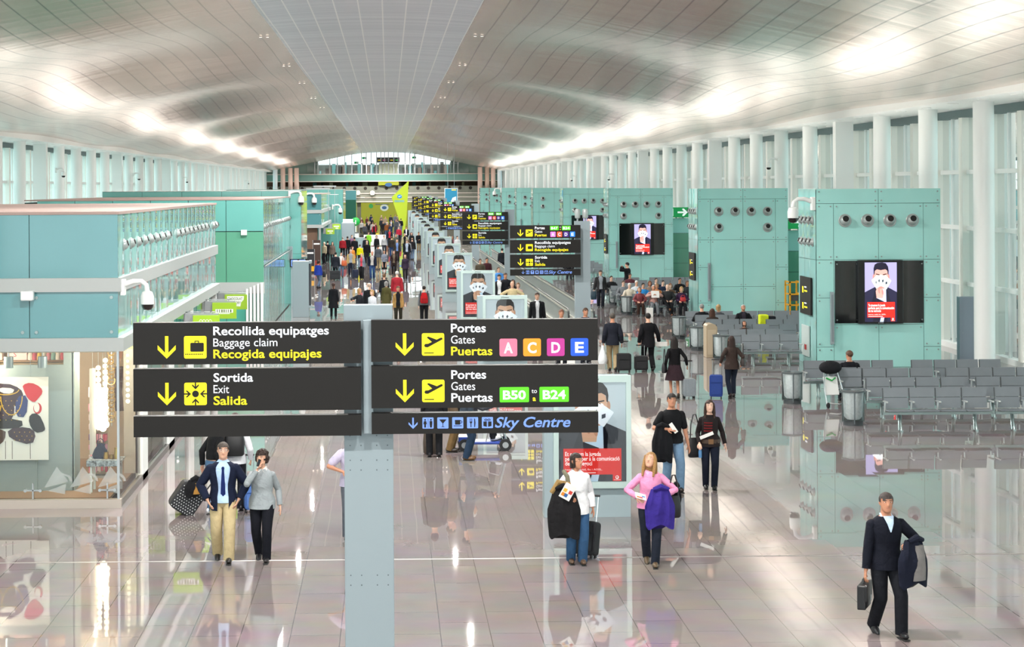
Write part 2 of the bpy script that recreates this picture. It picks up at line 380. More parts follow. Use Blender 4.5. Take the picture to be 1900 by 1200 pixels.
MWHITE = mat('white_paint', '#e9ebe9', .45); MCREAM = mat('cream_paint', '#eeede6', .5); MCOL = mat('column_white', '#eceeec', .35, coat=.3)
MGLASS = clear_glass('tinted_window_glass', '#d6efed', .1)
NB = 46; CS = 5.83; YC0 = 3.9 + CS * -5
def side(sx):
    X = XR if sx > 0 else XL; nm = 'right' if sx > 0 else 'left'
    w = MB(); xa, xb = sorted((X + sx * -1.1, X + sx * 2.0))
    w.box(xa, xb, Y0, Y1, 8.02, 8.6, MWHITE)                                          # soffit above the glazing
    xa, xb = sorted((X + sx * 1.15, X + sx * 1.6)); w.box(xa, xb, Y0, Y1, 0, .18, MWHITE); w.box(xa, xb, Y0, Y1, 7.75, 8.02, mat('dark_head', '#55696b', .5))
    tag(w.build('wall_' + nm), 'long %s wall of the hall: white soffit and low sill framing the glazing' % nm, 'wall', kind='structure')
    cm = MB().cyl((0, 0, 0), (0, 0, 8.02), .31, MCOL, 28).mesh('column')
    fmb = MB(); fx = 1.3 * sx
    for z in (2.25, 4.1, 5.95): fmb.box(fx - .09, fx + .09, 0, CS, z - .07, z + .07, MWHITE)
    for y in (0, CS * .5): fmb.box(fx - .22, fx + .22, y - .20, y + .20, .18, 7.75, MCREAM)
    for y in (CS * .27, CS * .77): fmb.box(fx - .05, fx + .05, y - .04, y + .04, .18, 7.75, MWHITE)
    fme = fmb.mesh('window_frame'); gme = MB().add([(fx, 0, .18), (fx, CS, .18), (fx, CS, 7.75), (fx, 0, 7.75)], [(0, 1, 2, 3)], MGLASS, False).mesh('window_glass')
    for k in range(60):
        y = YC0 + CS * k
        if y > Y1 - 1: break
        if not (k % 5 == 2):
            c = bpy.data.objects.new('column', cm)
        else:
            c = bpy.data.objects.new('column', MB().box(-.35, .35, -.24, .24, 0, 8.02, MCOL).mesh('column'))
        COL.objects.link(c); c.location = (X, y, 0)
        vis = y > (46 if sx > 0 else 60)
        if k % 5 == 2: lb = 'flat white pier between round columns, one of those along the %s window wall' % nm
        else: lb = 'tall round white column along the %s window wall' % nm
        tag(c, lb, 'column', ('flat white piers' if k % 5 == 2 else 'round white columns') + ' of the %s window wall' % nm, 'structure')
        o = bpy.data.objects.new('window_%d' % (k + 1 + (100 if sx < 0 else 0)), fme); COL.objects.link(o); o.location = (X, y, 0)
        tag(o, 'tall bay of greenish glazing with white transoms in the %s wall' % nm, 'window', 'glazed bays of the %s wall' % nm, 'structure')
        g = bpy.data.objects.new('glass_pane', gme); COL.objects.link(g); g.parent = o
        g['kind'] = 'structure'
side(1); side(-1)

# the apron outside
MAPRON = mat('apron_concrete', '#c9d0cc', .9, noise=.1, nscale=.2)
for sx in (1, -1):
    xa, xb = sorted((sx * 20.1, sx * 160)); tag(MB().box(xa, xb, -60, 420, -.5, -.06, MAPRON).build('ground_%s' % ('right' if sx > 0 else 'left')), 'pale concrete airport apron outside the %s windows' % ('right' if sx > 0 else 'left'), 'ground', kind='structure')
MPALE = mat('pale_cladding', '#d3eeec', .6); MPALED = mat('pale_cladding_dark', '#b4dcdc', .5)
for X, a, b, h in ((44, 58, 120, 9), (-46, 40, 150, 8), (48, 140, 290, 11)):
    m = MB(); m.box(min(X, X + 9 * (1 if X > 0 else -1)), max(X, X + 9 * (1 if X > 0 else -1)), a, b, -.06, h, MPALE)
    xx = X + (-.03 if X > 0 else .03)
    for k in range(int((b - a) / 6)):
        m.box(min(xx, X), max(xx, X), a + 1 + 6 * k, a + 5 + 6 * k, h * .45, h * .8, MPALED)
    tag(m.build('pier_building'), {44: 'pale terminal pier seen through the nearest windows on the right', -46: 'pale building outside the windows on the left', 48: 'taller pale terminal pier outside the far windows on the right'}[X], 'building')
# ================================================================== FAR END OF THE HALL
def end_wall():
    Ye = 290.0; s = F / Ye
    def wx(px): return AY(px, 340, Ye).x
    def wz(py, px=740): return AY(px, py, Ye).z
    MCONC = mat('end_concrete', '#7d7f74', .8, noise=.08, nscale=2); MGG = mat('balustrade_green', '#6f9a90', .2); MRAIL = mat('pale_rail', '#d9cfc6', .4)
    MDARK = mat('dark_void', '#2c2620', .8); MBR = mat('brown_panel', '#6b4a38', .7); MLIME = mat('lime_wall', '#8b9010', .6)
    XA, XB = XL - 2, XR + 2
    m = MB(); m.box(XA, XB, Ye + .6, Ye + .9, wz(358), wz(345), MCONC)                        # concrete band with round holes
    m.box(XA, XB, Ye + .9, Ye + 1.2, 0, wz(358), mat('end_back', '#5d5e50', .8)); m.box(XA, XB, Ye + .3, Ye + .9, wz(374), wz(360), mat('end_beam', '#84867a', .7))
    for k in range(24):
        x = XA + 1.2 + k * 1.62; m.cyl((x, Ye + .55, wz(349)), (x, Ye + .62, wz(349)), .26, MDARK, 14)
    for z in (wz(358.5), wz(366), wz(374)): m.box(XA, XB, Ye + .2, Ye + .32, z - .07, z + .07, MRAIL)
    tag(m.build('wall_far'), 'far end wall of the hall with a concrete band of round holes and pale rails', 'wall', kind='structure')
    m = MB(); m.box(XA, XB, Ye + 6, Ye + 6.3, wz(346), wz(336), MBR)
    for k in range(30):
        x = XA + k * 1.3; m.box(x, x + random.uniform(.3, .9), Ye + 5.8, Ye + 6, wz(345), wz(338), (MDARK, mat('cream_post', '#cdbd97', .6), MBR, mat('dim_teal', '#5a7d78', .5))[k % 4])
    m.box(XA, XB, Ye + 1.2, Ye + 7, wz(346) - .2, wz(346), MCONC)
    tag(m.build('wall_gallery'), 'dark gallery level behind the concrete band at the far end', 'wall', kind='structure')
    t = thing('gallery_balustrade', 'long grey green glass balustrade across the far end gallery', 'balustrade', (0, Ye, 0))
    MB().box(XA, XB, .0, .12, wz(336), wz(323), MGG).build('glass_panel', t)
    MB().box(XA, XB, -.08, .16, wz(323.4), wz(322), MRAIL).build('handrail', t); MB().box(XA, XB, -.08, .16, wz(336.6), wz(335.2), MRAIL).build('bottom_rail', t)
    # upper glazed screen
    fr = MB(); zc = wz(322); zt = 11.6
    for px in (584, 590, 612, 626, 640, 653, 671, 680, 689, 699, 707, 714, 721, 731, 739, 752, 761, 770, 787, 800, 813, 827, 842, 850):
        x = wx(px); zz = min(zt, ceil_z(x, Ye)); fr.box(x - .07, x + .07, Ye + .3, Ye + .5, zc, zz, MSTEEL)
    fr.box(wx(584), wx(850), Ye + .3, Ye + .5, wz(304), wz(303), MSTEEL)
    w = tag(fr.build('window_301'), 'glazed screen with thin mullions above the far balustrade', 'window', kind='structure')
    g = MB().add([(wx(570), Ye + .4, zc), (wx(870), Ye + .4, zc), (wx(870), Ye + .4, zt), (wx(570), Ye + .4, zt)], [(0, 1, 2, 3)], clear_glass('clear_glass', '#f2f8f8', .1), False).build('glass_pane', w)
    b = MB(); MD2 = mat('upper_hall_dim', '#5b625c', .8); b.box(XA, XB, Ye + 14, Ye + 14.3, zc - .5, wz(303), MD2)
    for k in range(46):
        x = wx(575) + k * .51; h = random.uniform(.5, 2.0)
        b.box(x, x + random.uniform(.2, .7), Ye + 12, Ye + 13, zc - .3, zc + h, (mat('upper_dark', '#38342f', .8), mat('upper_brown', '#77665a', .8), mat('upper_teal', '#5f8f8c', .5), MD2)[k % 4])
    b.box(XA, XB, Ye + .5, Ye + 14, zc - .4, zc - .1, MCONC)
    for sx in (1, -1):
        xa, xb = sorted((XC + sx * 10.2, XC + sx * 19.5)); b.box(xa, xb, Ye + .6, Ye + .9, zc, 12, mat('far_greenish', '#8fa79d', .7))
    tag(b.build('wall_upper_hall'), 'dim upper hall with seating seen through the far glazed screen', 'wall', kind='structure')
    p = thing('departure_board', 'cream panel with a black sign over it behind the far glazed screen', 'board', (0, Ye + 3, 0))
    MB().box(wx(703), wx(739), 0, .3, zc, wz(301.5), mat('cream_panel', '#ddd6b4', .6)).build('panel', p)
    q = MB(); q.box(wx(699), wx(742), -.1, .3, wz(301), wz(291), mat('sign_black', '#23221f', .4))
    for px, c in ((704, '#ffd600'), (713, '#ff6fa8'), (727, '#ffd600'), (737, '#4ce04c')): q.box(wx(px) - .2, wx(px) + .2, -.14, -.1, wz(297.5), wz(295.5), mat('sg' + c, c, .5))
    q.build('sign', p)
    for px, py in ((676, 292.5), (661, 301), (769, 292)):
        e = thing('exit_sign', {676: 'tiny green exit sign hanging left of the far black sign', 661: 'tiny green exit sign low at the left of the far glazing', 769: 'tiny green exit sign hanging right of the far black sign'}[px], 'exit sign', (0, Ye + 1.5, 0))
        MB().box(wx(px - 4), wx(px + 4), 0, .1, wz(py + 2), wz(py - 2), mat('exit_green', '#0a8f4a', .4, emit=.3)).build('panel', e); MB().box(wx(px), wx(px + 3), -.03, 0, wz(py + 1.4), wz(py - 1.4), MWHITE).build('symbol', e)
        MB().cyl((wx(px), .05, wz(py - 2)), (wx(px), .05, 11.2), .03, MSTEEL, 6).build('rod', e)
    # lime wall of the far stand
    ls = thing('exhibition_stand', 'lime yellow exhibition stand wall at the far end under the gallery', 'stand', (0, 0, 0))
    m = MB(); m.box(wx(671), wx(762), Ye - 8, Ye - 7.6, 0, wz(375), MLIME)
    m.build('wall_panel', ls)
    MD = mat('slate_print', '#4b5a58', .6); q = MB()
    q.box(wx(697), wx(722), Ye - 8.03, Ye - 8.01, wz(378.5), wz(377), MD)
    q.flat(circ(wx(689), wz(381), 0.33), Ye - 8.03, mat('leaf_green', '#1c8a3a', .5)); q.flat(circ(wx(713), wz(384), .62, .5), Ye - 8.03, mat('pale_print', '#b7c3b8', .6)); q.flat(circ(wx(713), wz(384), .36, .24), Ye - 8.05, mat('logo_blue_dark', '#27527f', .5))
    q.build('print_pattern', ls)
    y = thing('lime_banner', 'small lime yellow banner hung on the far gallery', 'banner', (0, Ye + .1, 0))
    MB().box(wx(702), wx(740), -.08, -.02, wz(343.5), wz(336), MLIME).build('cloth', y); MB().flat(circ(wx(721), wz(342.5), .55, .3), -.1, mat('logo_blue_dark', '#27527f', .5)).build('emblem', y)
    for px, py in ((691, 357.5), (664, 357)):
        e = thing('flood_lamp', {691: 'glowing warm flood lamp under the far concrete band', 664: 'dimmer warm lamp at the corner of the far glass stand'}[px], 'lamp', (wx(px), Ye - .6, wz(py)))
        MB().ell((0, 0, 0), (.33, .2, .33), mat('warm_bulb', '#ffe9b8', .5, emit=7 if px == 691 else 3)).build('bulb', e); MB().box(-.3, .3, .18, .8, -.3, .3, MSTEEL).build('housing', e)
    # columns in front of the end wall
    for k, (px, c) in enumerate(((513, 0), (527, 1), (541, 1), (552, 1), (889, 1), (902, 2), (913, 1), (925, 0))):
        mm = (mat('column_cool', '#dbe6ec', .4), mat('column_pink', '#c9ab9f', .5), mat('column_brown', '#a78e7f', .5))[c]
        m = MB().cyl((0, 0, 0), (0, 0, 8.6), .36, mm, 18).build('column'); m.location = (wx(px), Ye - 3, 0)
        tag(m, ('pale blue', 'pinkish', 'brownish')[c] + ' round column before the far end wall, ' + ORD[k] + ' of eight from the left', 'column', kind='structure')
end_wall()

# the green sail and the blue poster
def sail():
    Y = 236.0; t = thing('sail_banner', 'tall lime green kite shaped sail banner with a blue emblem standing far down the aisle', 'banner', (0, Y, 0))
    P = [AY(a, b, Y) for a, b in ((758.5, 335), (726.5, 366), (740.5, 408), (754, 409))]
    MB().flat([(p.x, p.z) for p in P], 0, mat('lime_cloth', '#b4cc2c', .7), th=.12).build('sail', t)
    a, b = AY(741, 407, Y), AY(752, 432, Y)
    MB().flat([(a.x, a.z), (AY(754, 408, Y).x, a.z), (AY(751, 430, Y).x, 0), (AY(746, 430, Y).x, 0)], .02, mat('lime_cloth', '#b4cc2c', .7), th=.08).build('foot', t)
    c = AY(741.5, 364.5, Y); m = MB().flat(circ(c.x, c.z, .30, .24), -.02, mat('logo_blue', '#1583d8', .5)); m.flat([(c.x - .2, c.z + .02), (c.x + .32, c.z + .12), (c.x - .1, c.z - .1)], -.03, mat('logo_pale', '#cfe6f5', .5)); m.build('emblem', t)
    c = AY(741, 373, Y); MB().box(c.x - .62, c.x + .62, -.03, -.02, c.z - .14, c.z + .12, mat('logo_mid', '#7fae9a', .5)).build('lettering', t)
sail()
def blue_poster():
    Y = 205.0; a, b = AY(826, 377, Y), AY(848, 350, Y)
    t = thing('hanging_poster', 'blue and white poster in a pale frame above the far signs', 'poster', (0, Y, 0))
    MB().box(a.x - .07, b.x + .07, 0, .12, a.z, b.z + .07, mat('frame_pale', '#dfe6e6', .4)).build('frame', t)
    MB().box(a.x, b.x, -.02, 0, a.z, b.z, mat('poster_blue', '#2a8fb8', .4)).build('print', t)
    m = MB(); m.flat([(b.x - .75, a.z + .05), (b.x - .1, a.z + .05), (b.x - .1, a.z + .75), (b.x - .5, a.z + .6)], -.03, mat('poster_white', '#dcecf2', .5)); m.box(a.x + .7, b.x - .1, -.03, -.021, b.z - .2, b.z - .06, mat('poster_yellow', '#e2d66a', .5)); m.build('print_pattern', t)
    MB().cyl((a.x + .3, .06, b.z), (a.x + .3, .06, ceil_z(a.x, Y)), .015, MSTEEL, 6).build('cable', t); MB().cyl((b.x - .3, .06, b.z), (b.x - .3, .06, ceil_z(b.x, Y)), .015, MSTEEL, 6).build('cable', t)
blue_poster()

# ================================================================== TEAL GLASS BOXES ON THE RIGHT
def teal(name, c, rough=.06):
    return mat(name, c, rough, spec=.6, coat=.4, noise=.04, nscale=.7)
MTEAL = teal('teal_glass', '#9fd8d2'); MTEAL2 = teal('teal_glass_dark', '#8abfba'); MTEALS = teal('teal_glass_side', '#98cdc8', .03); MTBLUE = teal('teal_glass_blue', '#558b90'); MTLEFT = teal('teal_glass_left', '#68a9a2'); MTGREEN = teal('green_glass', '#5f9f86')
MCORE = mat('dark_core', '#2f4a47', .6); MBOLT = mat('bolt_steel', '#9aa6a5', .3, .9); MGREY = mat('panel_grey', '#8b9496', .5); MBLACK = mat('gloss_black', '#060708', .08, coat=.5); MHOLE = mat('hole_black', '#030303', .6)
MBALL = mat('nozzle_grey', '#a6acab', .35, .3)
def nozzle_mesh():
    m = MB(); R = RX(pi / 2)
    m.lathe([(.145, -.005), (.195, -.005), (.20, .02), (.185, .035), (.15, .03)], (0, 0, 0), MBALL, 24, R)
    prof = [(.16 * cos(a), .16 * sin(a) + .01) for a in [i * pi / 2 / 8 for i in range(6)]]
    m.lathe(prof, (0, 0, 0), MBALL, 24, RX(pi / 2 - .22)); 
    m.lathe([(.001, .128), (.088, .13), (.094, .137), (.092, .16), (.086, .165)], (0, 0, .012), MHOLE, 20, RX(pi / 2 - .34))
    return m.mesh('air_nozzle')
NOZ = nozzle_mesh()
def put(name, me, parent, loc, rz=0, k=None):
    o = bpy.data.objects.new(name, me); COL.objects.link(o); o.parent = parent; o.location = loc; o.rotation_euler = (0, 0, rz)
    if k: o.scale = (k, k, k)
    return o
def kiosk(i, X, Y, noz, label, seams=True):
    W_, D_, H_ = 3.8, 2.4, 5.43
    t = thing('glass_kiosk', label, 'kiosk', (X, Y, 0), group='teal glass kiosks along the right side')
    MB().box(.02, W_ - .02, .02, D_ - .02, 0, H_ - .02, MCORE).build('core', t)
    m = MB(); b = MB(); xs = [0, .53, 1.9, 3.27, 3.8]; zs = [0, .62, 1.30, 2.11, 3.27, 4.98, 5.43]; g = .006
    def pan(x0, x1, z0, z1):
        m.box(x0 + g, x1 - g, -.012, .02, z0 + g, z1 - g, MTEAL)
        for x in (x0 + .09, x1 - .09):
            for z in (z0 + .09, z1 - .09): b.cyl((x, -.03, z), (x, -.01, z), .024, MBOLT, 8)
    for a in range(4):
        x0, x1 = xs[a], xs[a + 1]
        if a in (0, 3): zz = [0, .62, 2.11, 3.27, 4.98]
        else: zz = [0, 1.30, 3.27, 4.98]
        for z0, z1 in zip(zz, zz[1:]): pan(x0, x1, z0, z1)
    pan(0, 1.9, 4.98, 5.43); pan(1.9, 3.8, 4.98, 5.43)
    m.build('front_glass', t); b.build('stud', t)
    m = MB()
    for k in range(3):
        y0, y1 = D_ * k / 3, D_ * (k + 1) / 3; e = (0, .012, -.008)[k]
        for z0, z1 in ((0, 3.27), (3.27, 5.43)):
            m.add([(-.012, y1 - g, z0 + g), (-.012 - abs(e), (y0 + y1) / 2, z0 + g), (-.012, y0 + g, z0 + g), (-.012, y1 - g, z1 - g), (-.012 - abs(e), (y0 + y1) / 2, z1 - g), (-.012, y0 + g, z1 - g)], [(0, 1, 4, 3), (1, 2, 5, 4)], MTEALS)
    m.build('side_glass', t)
    MB().box(W_ - .02, W_, 0, D_, 0, H_ - .02, MTEAL2).box(0, W_, D_ - .02, D_, 0, H_ - .02, MTEAL2).build('rear_glass', t); MB().box(0, W_, 0, D_, H_ - .02, H_, mat('roof_pale', '#d8dcd8', .5)).build('roof', t)
    for x in (.875, 1.566, 2.246, 2.936) if noz != 3 else (.875, 2.936): put('air_nozzle', NOZ, t, (x, -.012, 4.46))
    if noz == 6 or noz == 3:
        for x in (.875, 2.936) if noz == 6 else (.875,): put('air_nozzle', NOZ, t, (x, -.012, 3.78))
    for z in (4.46, 3.8):
        for k in range(4): put('air_nozzle', NOZ, t, (-.012, .4 + k * .52, z), -pi / 2, .72)
    m = MB().box(.40, .50, -.16, -.04, .72, 2.30, mat('speaker_grey', '#8f9ba0', .5)); m.box(.42, .48, -.165, -.16, .8, 2.22, mat('speaker_grille', '#7a868b', .7)); m.box(.43, .47, -.04, -.012, 1.0, 1.1, MGREY).box(.43, .47, -.04, -.012, 1.9, 2.0, MGREY)
    m.build('column_speaker', t)
    return t
KY = [57.1, 79, 111, 140, 169, 191, 215.6, 240.7, 266]
KX = 13.0
KL = ['nearest teal glass kiosk, one row of four round vents over its black screen', 'teal glass kiosk with six round vents and no screen, behind the second seating block',
      'teal glass kiosk with six vents above a black screen, behind the crowded seats', 'fourth teal glass kiosk from the front, its screen half hidden by the kiosk before it'] + ['%s teal glass kiosk from the front, a narrow slice in the far row' % ORD[k] for k in range(4, 9)]
for i, Y in enumerate(KY): kiosk(i, KX, Y, (4, 6, 6, 6, 3, 3, 3, 3, 3)[i], KL[i])
# low glass partitions between kiosk and window wall, each with an exit sign
def exit_face(w, h):
    m = MB(); G_ = mat('exit_green', '#0a8f4a', .4, emit=.3); return m
for i, (Y, lb) in enumerate(((81.2, 'beside the kiosk with six vents and no screen'), (113.2, 'beside the kiosk with six vents and a screen'))):
    t = thing('glass_partition', 'low teal glass partition %s' % lb, 'partition', (16.8, Y, 0)); m = MB(); W2 = 1.9
    for z0, z1 in ((0, .9), (.9, 1.8), (1.8, 2.7), (2.7, 3.6)): m.box(.03, W2, 0, .06, z0 + .01, z1 - .01, MTGREEN if z0 < 2 else MTEAL)
    m.build('glass', t); MB().box(.03, W2, .06, .1, 0, 3.6, MCORE).build('frame', t)
    e = thing('exit_sign', 'green exit sign with a white arrow %s' % lb, 'exit sign', (16.86, Y - .2, 3.66)); w, h = 1.25, .60
    MB().box(0, w, 0, .18, 0, h, mat('exit_green', '#0a8f4a', .4, emit=.3)).build('panel', e)
    MB().box(.4, .5, .05, .15, -.07, 0, MGREY).box(.8, .9, .05, .15, -.07, 0, MGREY).build('bracket', e)
    m = MB(); a = mat('exit_white', '#f2f6f4', .5, emit=.4); m.flat([(.52, .25), (.92, .25), (.92, .35), (.52, .35)], -.004, a); m.flat([(.82, .08), (.90, .08), (1.12, .30), (.90, .52), (.82, .52), (.80, .46), (.96, .30), (.80, .14)], -.005, a); m.build('arrow', e)
    m = MB(); m.flat([(.06, .08), (.26, .08), (.26, .52), (.06, .52)], -.004, a); G_ = mat('exit_green', '#0a8f4a', .4, emit=.3)
    m.flat(circ(.19, .44, .035), -.006, G_); m.flat([(.12, .38), (.2, .38), (.19, .25), (.24, .12), (.21, .1), (.16, .2), (.1, .12), (.08, .14), (.13, .25)], -.006, G_); m.build('pictogram', e)

# ================================================================== SHOPS ON THE LEFT
MBAND = mat('white_band', '#a8adac', .4); MROOF = mat('roof_pink', '#9c8881', .6); MSHOPG = clear_glass('shop_glass', '#e9f2f0', .12); MGREYW = mat('shop_partition', '#93a0a2', .5)
XS = -4.70
def bowed(m, x, y0, y1, z0, z1, mm, bow=.006, skew=0.0, n=4):
    v = []; f = []
    for z in (z0, z1):
        for i in range(n + 1):
            u = i / n; v.append((x + bow * 4 * u * (1 - u) + skew * (u - .5), y0 + (y1 - y0) * u, z))
    for i in range(n): f.append((i, i + 1, i + n + 2, i + n + 1))
    m.add(v, f, mm)
def shop_type_a(label, Y, Yb, XLs, nseam, noz=True):
    """upper storey of glass panels and white bands over shop windows"""
    t = thing('shop_pavilion', label, 'shop', (XS, Y, 0)); L = Yb - Y; Wd = XS - XLs
    MB().box(-Wd, -.06, .06, L, 2.75, 5.05, MCORE).build('core', t)
    m = MB(); x = 0.0
    while x > -Wd + .1:
        x1 = max(-Wd, x - 1.54)
        m.box(x1 + .006, x - .006, 0, .05, 4.0, 5.1, MTBLUE); m.box(x1 + .006, x - .006, 0, .05, 2.96, 3.76, MTBLUE)
        for xx in (x - .12, x1 + .12):
            for z in (3.06, 3.66): m.cyl((xx, -.025, z), (xx, 0, z), .03, MBOLT, 8)
        x = x1
    m.build('front_glass', t)
    m = MB(); k = 0; y = 0.0
    while y < L - .1:
        y1 = min(L, y + .95); rs = random.Random(k + int(Y)); sk = rs.uniform(-.004, .004)
        bowed(m, -.02, y + .006, y1 - .006, 4.0, 5.1, MTEALS, rs.uniform(.004, .008), sk); bowed(m, -.02, y + .006, y1 - .006, 2.96, 3.76, MTEALS, rs.uniform(-.003, .005), -sk)
        if noz and k % 9 != 8: put('air_nozzle', NOZ, t, (-.012, (y + y1) / 2 + .3, 4.55), pi / 2, .55)
        y = y1; k += 1
    m.build('side_glass', t)
    m = MB(); m.box(-Wd, .05, -.06, .05, 3.76, 4.0, MBAND).box(-.05, .05, .05, L, 3.76, 4.0, MBAND); m.build('white_band', t)
    m = MB(); m.box(-Wd, .10, -.10, .05, 2.73, 2.96, MBAND).box(-.05, .10, .05, L, 2.73, 2.96, MBAND)
    m.build('canopy', t)
    MB().box(-Wd, .02, -.02, L, 5.1, 5.15, MROOF).build('roof', t)
    return t, L, Wd
t1, L1, W1 = shop_type_a('nearest teal glass shop pavilion on the left with a lit accessory window', 32.9, 51.6, -14.0, 2)
# shop window of the nearest pavilion
def shopfront(t, L, Wd):
    m = MB(); m.box(-Wd, .03, -.03, .12, 0, .15, mat('plinth_stone', '#b7ada3', .35, .2)); m.box(-.06, .02, .12, L, 0, .12, mat('plinth_steel', '#7f7d7b', .3, .6)); m.build('plinth', t)
    m = MB(); x = 0.0
    while x > -Wd + .1:
        m.add([(x - 1.54, .04, .15), (x, .04, .15), (x, .04, 2.75), (x - 1.54, .04, 2.75)], [(0, 1, 2, 3)], MSHOPG, False); x -= 1.54
    m.build('front_window', t)
    m = MB(); y = .06
    while y < L - 1: m.add([(-.03, y, .15), (-.03, y + 2.3, .15), (-.03, y + 2.3, 2.75), (-.03, y, 2.75)], [(0, 1, 2, 3)], MSHOPG, False); y += 2.35
    m.build('side_window', t)
    for ya, yb in ((3.0, 3.75), (7.3, 8.3), (11.6, 12.4), (15.6, 16.4), (18.2, 18.68)): MB().box(-.12, .02, ya, yb, 0, 2.75, MWHITE).build('post', t)
    MB().box(-.04, -.0, .02, .06, .15, 2.75, MSTEEL).build('corner_bead', t)
    m = MB()
    for x in (-1.5, -.21):                                                               # spider fittings on the glass
        m.box(x - .14, x + .14, -.01, .03, .30, .325, MSTEEL).box(x - .012, x + .012, -.01, .03, .16, .44, MSTEEL)
        for q in (-.13, .13): m.cyl((x + q, -.03, .312), (x + q, .03, .312), .028, MSTEEL, 10)
    m.build('fitting_pattern', t)
    m = MB(); d = mat('frosted_decal', '#cdd3d2', .6, alpha=.42)                                     # frosted bow stickers
    for ox in (-1.03, -.58, -.1):
        for P in ([(-.16, .05), (.26, .16), (.06, .42)], [(-.10, .0), (.22, .12), (.2, -.06)]): m.flat([(ox + p[0] - .12, .3 + p[1]) for p in P], .035, d)
        A_, B_ = circ(ox + .06, .46, .15, .14, 8, 0, pi), circ(ox + .06, .46, .11, .10, 8, 0, pi); [m.flat([A_[i], A_[i + 1], B_[i + 1], B_[i]], .037, d) for i in range(8)]
    m.build('window_sticker', t)
    MB().box(-Wd, -.2, .2, L - .2, .10, .15, mat('shop_floor', '#9a7b62', .4)).build('floor_deck', t)
    MB().box(-Wd, -.2, 5.0, 5.1, .15, 2.9, mat('shop_beige', '#c8b49c', .7)).build('back_panel', t)
    MB().box(-Wd, -.05, .06, L, 2.70, 2.76, mat('shop_ceiling', '#d6cdc0', .7)).build('ceiling_panel', t)
    m = MB(); m.box(-Wd, -.96, 1.0, 1.12, .15, 2.40, MGREYW).box(-1.13, -.96, 1.0, 1.12, 2.40, 2.72, MGREYW).box(-.98, -.94, 1.0, 1.6, .15, 2.72, MGREYW); m.build('display_partition', t)
    MB().box(-.34, -.04, 3.0, 3.1, .15, 2.7, mat('shop_white', '#d8d2c6', .6)).build('side_panel', t)
shopfront(t1, L1, W1)
for x, y, p in ((-.7, 1.8, 90), (-2.6, .6, 60), (-.5, .35, 40), (-3.4, 2.6, 90)):
    lamp('shop_spot', 'POINT', (XS + x, 32.9 + y, 2.55), p, (1, .83, .62), .08)

# second pavilion, the tall slabs and the third pavilion
def shop_type_b():
    Y, Yb = 71.3, 90.4; t = thing('shop_pavilion', 'second pavilion on the left, plain teal over green glass with white doors', 'shop', (XS, Y, 0)); L = Yb - Y
    MB().box(-9, -.06, .06, L, 0, 5.05, MCORE).build('core', t); m = MB()
    for k in range(6):
        x1, x = -1.42 * (k + 1) + .01, -1.42 * k - .01; m.box(x1, x, 0, .05, 3.93, 5.1, MTLEFT); m.box(x1, x, 0, .05, 2.0, 3.9, MTGREEN); m.box(x1, x, 0, .05, 0, 1.55, teal('teal_door', '#4fa392'))
    m.build('front_glass', t); m = MB()
    for k in range(20):
        y, y1 = L * k / 20, L * (k + 1) / 20; rs = random.Random(k + 400)
        for z0, z1 in ((2.62, 5.1), (.05, 2.55)): bowed(m, -.02, y + .006, y1 - .006, z0, z1, MTEALS, rs.uniform(.003, .008), rs.uniform(-.005, .005))
        if k % 9 != 3: put('air_nozzle', NOZ, t, (-.012, y + .5, 4.1), pi / 2, .55)
    m.build('side_glass', t)
    MB().box(-9, .02, -.02, L, 5.1, 5.15, MROOF).build('roof', t); MB().box(-9, .02, -.05, 0, 1.58, 2.0, MBAND).build('white_band', t)
    MB().tube([(.05, 0, 2.6), (.05, L, 2.6)], .03, MSTEEL, 6).build('rail', t)
    for k in range(5):
        x = -.02 - k * .14; MB().box(x - .09, x, -.35 + .05 * k, -.02, 0, 2.0 - .06 * k, MWHITE).build('door_leaf', t)
    for x in (-.75, -.35, .0): MB().box(x - .1, x + .12, -.1, 0, 3.78, 3.98, mat('box_white', '#dfe3e2', .5)).build('detector_box', t) if x == -.75 else None
shop_type_b()
def slab(label, Y, xa, xb, H, Yb, glass=None, split=None):
    glass = glass or MTLEFT
    a, b = AY(xa, 400, Y).x, AY(xb, 400, Y).x; t = thing('glass_wall', label, 'wall block', (b, Y, 0)); Wd = b - a
    MB().box(-Wd, -.02, .04, Yb - Y, 0, H - .02, MCORE).build('core', t); m = MB(); n = max(1, round(Wd / 2.0))
    for k in range(n):
        x0, x1 = -Wd * (k + 1) / n, -Wd * k / n
        for z0, z1, g in ((0, 2.4, glass), (2.4, H, glass)) if split is None else ((0, split, mat('dark_green_glass', '#2c5b4c', .05, coat=.5)), (split, H, glass)): m.box(x0 + .008, x1 - .008, 0, .04, z0 + .006, z1 - .006, g)
    m.build('front_glass', t); MB().box(-.02, 0, 0, Yb - Y, 0, H, MTEALS).build('side_glass', t); MB().box(-Wd, 0, 0, Yb - Y, H - .02, H + .01, mat('roof_pale', '#d8dcd8', .5)).build('roof', t)
    return t
t = slab('tall teal glass block rising behind the second pavilion on the left', 90.6, 190, 559, 5.42, 97)
MB().box(-.55, -.42, -.16, -.02, 2.1, 2.75, mat('speaker_grey', '#8f9ba0', .5)).build('column_speaker', t)
t4, L4, W4 = shop_type_a('third pavilion on the left, small and far, with white bands and green hanging signs', 133, 153.4, -12.0, 2, False)
MB().box(-6, -.3, .3, .5, 0, 2.75, mat('shop_brown', '#6d5444', .7)).build('back_panel', t4); MB().box(-1.9, -1.5, .0, .2, 0, 2.75, MWHITE).build('post', t4); MB().box(-.2, -.05, .0, .2, 0, 2.75, MSTEEL).build('post', t4)
slab('narrow teal and green glass block just past the third pavilion', 153.6, 540, 625, 5.0, 160)
slab('far teal glass block whose top edge shows behind the third pavilion', 163, 420, 637, 5.42, 172)
